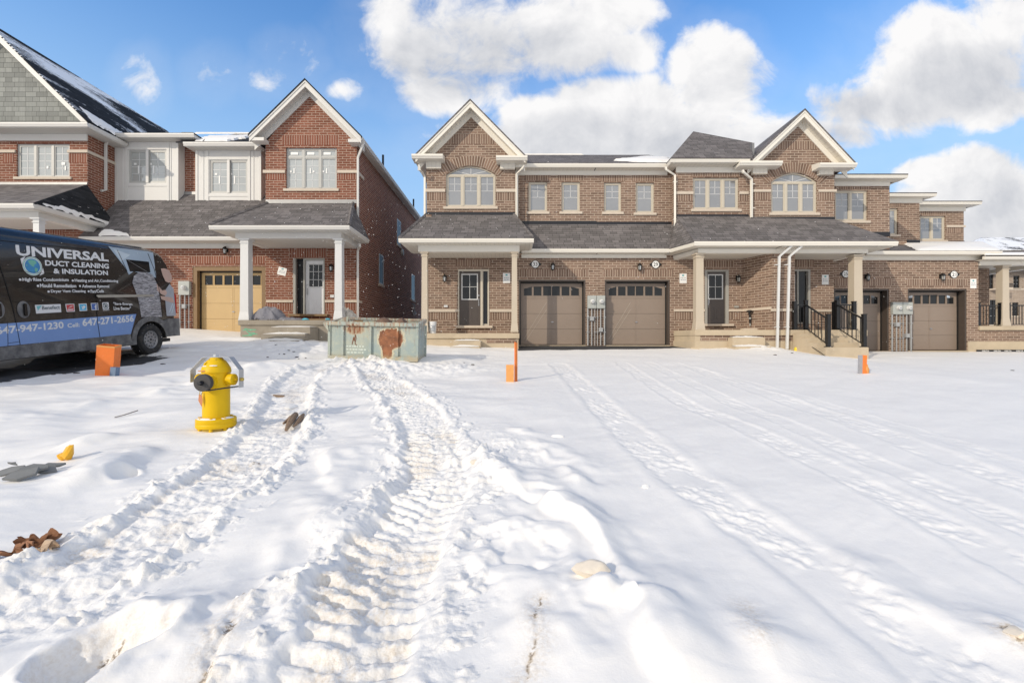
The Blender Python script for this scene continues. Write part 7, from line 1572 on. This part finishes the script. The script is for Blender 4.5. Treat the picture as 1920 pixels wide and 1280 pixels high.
# foreground litter
def on(px, py): 
    x, y = gpx(px, py); return x, y, gz(x, y)
plain('tile_grey', (.19, .195, .195), .85, var=.25, sc=12, bump=.4); plain('cardboard', (.28, .13, .065), .75, var=.35, sc=9); plain('cardboard_pale', (.50, .37, .26), .8, var=.3, sc=9); plain('bark', (.24, .165, .11), .9, var=.5, sc=22, bump=.5); plain('plastic_yellow', (.78, .42, .02), .45, var=.2, sc=14); plain('dirt', (.055, .045, .038), .95, var=.5, sc=20); plain('stick_grey', (.22, .20, .19), .8, var=.3)
for i, (px, py, l, wd, yaw, tl, lab) in enumerate(((18, 888, .30, .15, 10, 4, 'long pale-edged grey slate piece at the left edge, uppermost of the heap'), (42, 905, .26, .18, 24, 6, 'wide flat grey slate piece in the middle of the heap'), (60, 899, .24, .13, 35, 12, 'grey slate piece stacked on others in the heap'), (88, 893, .20, .11, 28, 16, 'right grey slate piece of the heap, pointing up the slope'), (103, 886, .15, .06, 20, 8, 'narrowest grey slate sliver at the right end of the heap'), (22, 876, .10, .05, 5, 5, 'small grey slate chip just above the heap'))):
    x, y, z = on(px, py); rr = random.Random(i); m = MB(); l *= .72; wd *= .62; q = [(-l / 2, -wd * .3), (-l * .1, -wd * .5), (l / 2, -wd * .25), (l * .45, wd * .35), (0, wd * .5), (-l * .42, wd * .3)]
    m.prism([(a + rr.uniform(-.02, .02), b + rr.uniform(-.015, .015)) for a, b in q], 'z', 0, .022)
    o = single('slate_piece', m, M['tile_grey'], lab, 'slate piece', 'slate pieces in the snow at left', base=(0, 0, 0)); o.location = (x, y, z + .018 * (1 + i % 3)); o.rotation_euler = (R(tl + 24), R(-12 + 6 * i), R(yaw))
x, y, z = on(122, 866); m = MB().blob((0, 0, .07), (.035, .03, .085), 2, .4).blob((-.04, .01, .02), (.04, .03, .03), 3, .4); o = single('plastic_piece', m, M['plastic_yellow'], 'crumpled yellow-orange plastic piece sticking out of the snow at left', 'plastic scrap', base=(0, 0, 0), smooth=True); o.location = (x, y, z); o.rotation_euler = (0, R(20), 0)
def cardboard(px, py, L_, W_, yaw, seed, lab, mat, lift):
    x, y, z = on(px, py); n = 14; rs = np.random.RandomState(seed); m = MB(); vs = []
    ph = rs.rand(4) * 6
    for j in range(7):
        for i in range(n):
            a = i / (n - 1); b = j / 6; vs.append((L_ * (a - .5) + .02 * math.sin(7 * b + ph[0]), W_ * (b - .5) + .03 * math.sin(6 * a + ph[1]), lift * abs(math.sin(3.4 * a + 2.1 * b + ph[2])) + .03 * math.sin(11 * a + ph[3]) + lift * .8 * b))
    m.add(vs, [(j * n + i, j * n + i + 1, (j + 1) * n + i + 1, (j + 1) * n + i) for j in range(6) for i in range(n - 1)]); m.add([(p[0], p[1], p[2] - .005) for p in vs], [(j * n + i, (j + 1) * n + i, (j + 1) * n + i + 1, j * n + i + 1) for j in range(6) for i in range(n - 1)])
    o = single('cardboard_scrap', m, M[mat], lab, 'cardboard', 'torn cardboard in the snow at left', base=(0, 0, 0)); o.location = (x, y, z + .005); o.rotation_euler = (R(14), 0, R(yaw)); o.scale = (1.05, .8, .75)
cardboard(88, 1004, .125, .065, 20, 1, 'upright torn brown cardboard flap, right end of the litter', 'cardboard', .05); cardboard(62, 1008, .13, .022, 25, 2, 'thin brown cardboard strip arching out of the snow', 'cardboard', .05); cardboard(92, 1022, .085, .045, 15, 3, 'pale torn cardboard flap lying below the brown one', 'cardboard_pale', .03); cardboard(15, 1030, .11, .03, 15, 4, 'brown cardboard strip at the very left edge', 'cardboard', .03)
cardboard(58, 1020, .08, .03, -15, 5, 'dark brown cardboard fold in the middle of the litter', 'cardboard', .03)
x, y, z = on(549, 797); m = MB().tube([(.05, -.34, .0), (.03, -.2, .04), (.0, -.02, .075), (-.04, .2, .085), (-.07, .36, .05)], [.018, .032, .042, .036, .012], 7).tube([(.09, -.22, .02), (.07, .05, .06), (.02, .30, .07)], [.012, .035, .02], 5).tube([(-.07, -.1, .03), (-.05, .1, .07), (-.09, .33, .06)], [.012, .03, .012], 5)
o = single('log_piece', m, M['bark'], 'splintered brown log lying in the tractor rut right of the hydrant', 'log', base=(0, 0, 0)); o.location = (x, y, z + .0)
o.rotation_euler = (0, 0, R(6))
x, y, z = on(545, 775); single('snow_lump', MB().blob((x - .02, y + .05, z + .09), (.07, .12, .03), 7, .3), M['snow'], 'snow caked on the upper end of the log', 'snow lump', 'snow lumps in the yard', smooth=True)
x, y, z = on(232, 781); o = single('stick', MB().tube([(-.07, -.05, .0), (0, .0, .02), (.08, .12, .06)], .007, 5), M['stick_grey'], 'thin dark grey stick left of the hydrant', 'stick', base=(0, 0, 0)); o.location = (x, y, z)
x, y, z = on(538, 752 - 12); o = single('wood_chip', MB().box(-.08, .08, -.02, .02, 0, .03), M['bark'], 'short flat wood chip at the upper end of the trough', 'wood chip', base=(0, 0, 0)); o.location = (x - .13, y, z + .0); o.rotation_euler = (0, R(4), R(6))
# clods of earth thrown up by digging
cl = [(605, 650, .06), (508 + 12, 672, .05), (519, 652, .08), (541, 662, .04), (556, 668, .055), (551, 664, .04), (502, 667, .04), (524, 665, .03), (533, 666, .035), (560, 671, .03), (472, 684, .05), (573, 670, .03), (246, 682, .04), (262, 676, .04), (305, 683, .05), (1453, 666, .05), (1485, 663, .05), (1898, 695, .05), (886, 682, .05), (143, 702, .05), (120, 705, .04), (100, 708, .03), (870, 681, .03)]
proto = None
for i, (px, py, r) in enumerate(cl):
    x, y, z = on(px, py)
    if proto is None:
        proto = single('dirt_clod', rock((0, 0, 0), (1, .8, .5), 3, 8, 2, .2), M['dirt'], 'small dark clod of frozen earth lying on the snow', 'dirt clod', 'clods of earth on the snow', base=(0, 0, 0)); o = proto
    else: o = proto.copy(); COL.objects.link(o)
    o.location = (x, y, z + r * .15); o.scale = (r, r, r * random.uniform(.6, 1.2)); o.rotation_euler = (0, 0, random.random() * 6)
# lumps of snow, one of them dirty
plain('snow_dirty', (.76, .68, .57), .8, var=.14, sc=30, bump=.8)
def chunk(px, py, r, lab, mat, seed, amp=.28, rot=0, dz=0):
    x, y, z = on(px, py); o = single('snow_lump', rock((0, 0, 0), r, seed, 9, 3, amp * .6), M[mat], lab, 'snow lump', 'snow lumps in the yard', base=(0, 0, 0), smooth=True); o.location = (x, y, z + r[2] * .3 + dz); o.rotation_euler = (0, 0, R(rot))
chunk(1112, 1096, (.095, .055, .05), 'big beige dirty block of snow on the ridge in the foreground', 'snow_dirty', 22, .30, 10, .01); chunk(1180, 1138, (.05, .05, .05), 'rounded dirty-white lump below the beige block of snow', 'snow', 23); chunk(1210, 914, (.03, .025, .022), 'lone small white lump on the smooth snow of the drive', 'snow', 24)
chunk(803, 756, (.05, .045, .045), 'white lump right of the tractor rut, halfway up the yard', 'snow', 25); chunk(448, 1140, (.045, .04, .035), 'lump on the crest of the drift at lower left', 'snow', 26); chunk(893, 872, (.05, .04, .03), 'stained lump in the broken snow beside the rut', 'snow_dirty', 27, .35); chunk(1905, 1206, (.05, .035, .022), 'muddy lump at the lower right edge', 'snow_dirty', 28, .35)
chunk(1045, 820, (.07, .03, .03), 'lump on the small crest above the middle of the yard', 'snow', 29)
# blown flakes in the air
fl = MB(); rr = random.Random(99)
for i in range(900):
    u = rr.random(); px = (rr.gauss(640, 120) if u < .35 else rr.uniform(0, 900) if u < .8 else rr.uniform(900, 1700)); py = rr.uniform(380, 690) if u < .8 else rr.uniform(300, 690); D = rr.uniform(3.5, 11)
    c = P(px, py, D); r = D / F * rr.choice((.35, .45, .6, .8)) * rr.uniform(.7, 1.1)
    if c[2] < float(base_h(np.array(c[0]), np.array(c[1]))) + .1: continue
    fl.add([(c[0] + r, c[1], c[2]), (c[0] - r, c[1], c[2]), (c[0], c[1] + r, c[2]), (c[0], c[1] - r, c[2]), (c[0], c[1], c[2] + r), (c[0], c[1], c[2] - r)], [(0, 2, 4), (2, 1, 4), (1, 3, 4), (3, 0, 4), (2, 0, 5), (1, 2, 5), (3, 1, 5), (0, 3, 5)])
o = part('snowflakes', fl, M['snow'], None, recalc=False); o['kind'] = 'stuff'; o['label'] = 'fine blown snowflakes drifting in the air'; o['category'] = 'snowflakes'
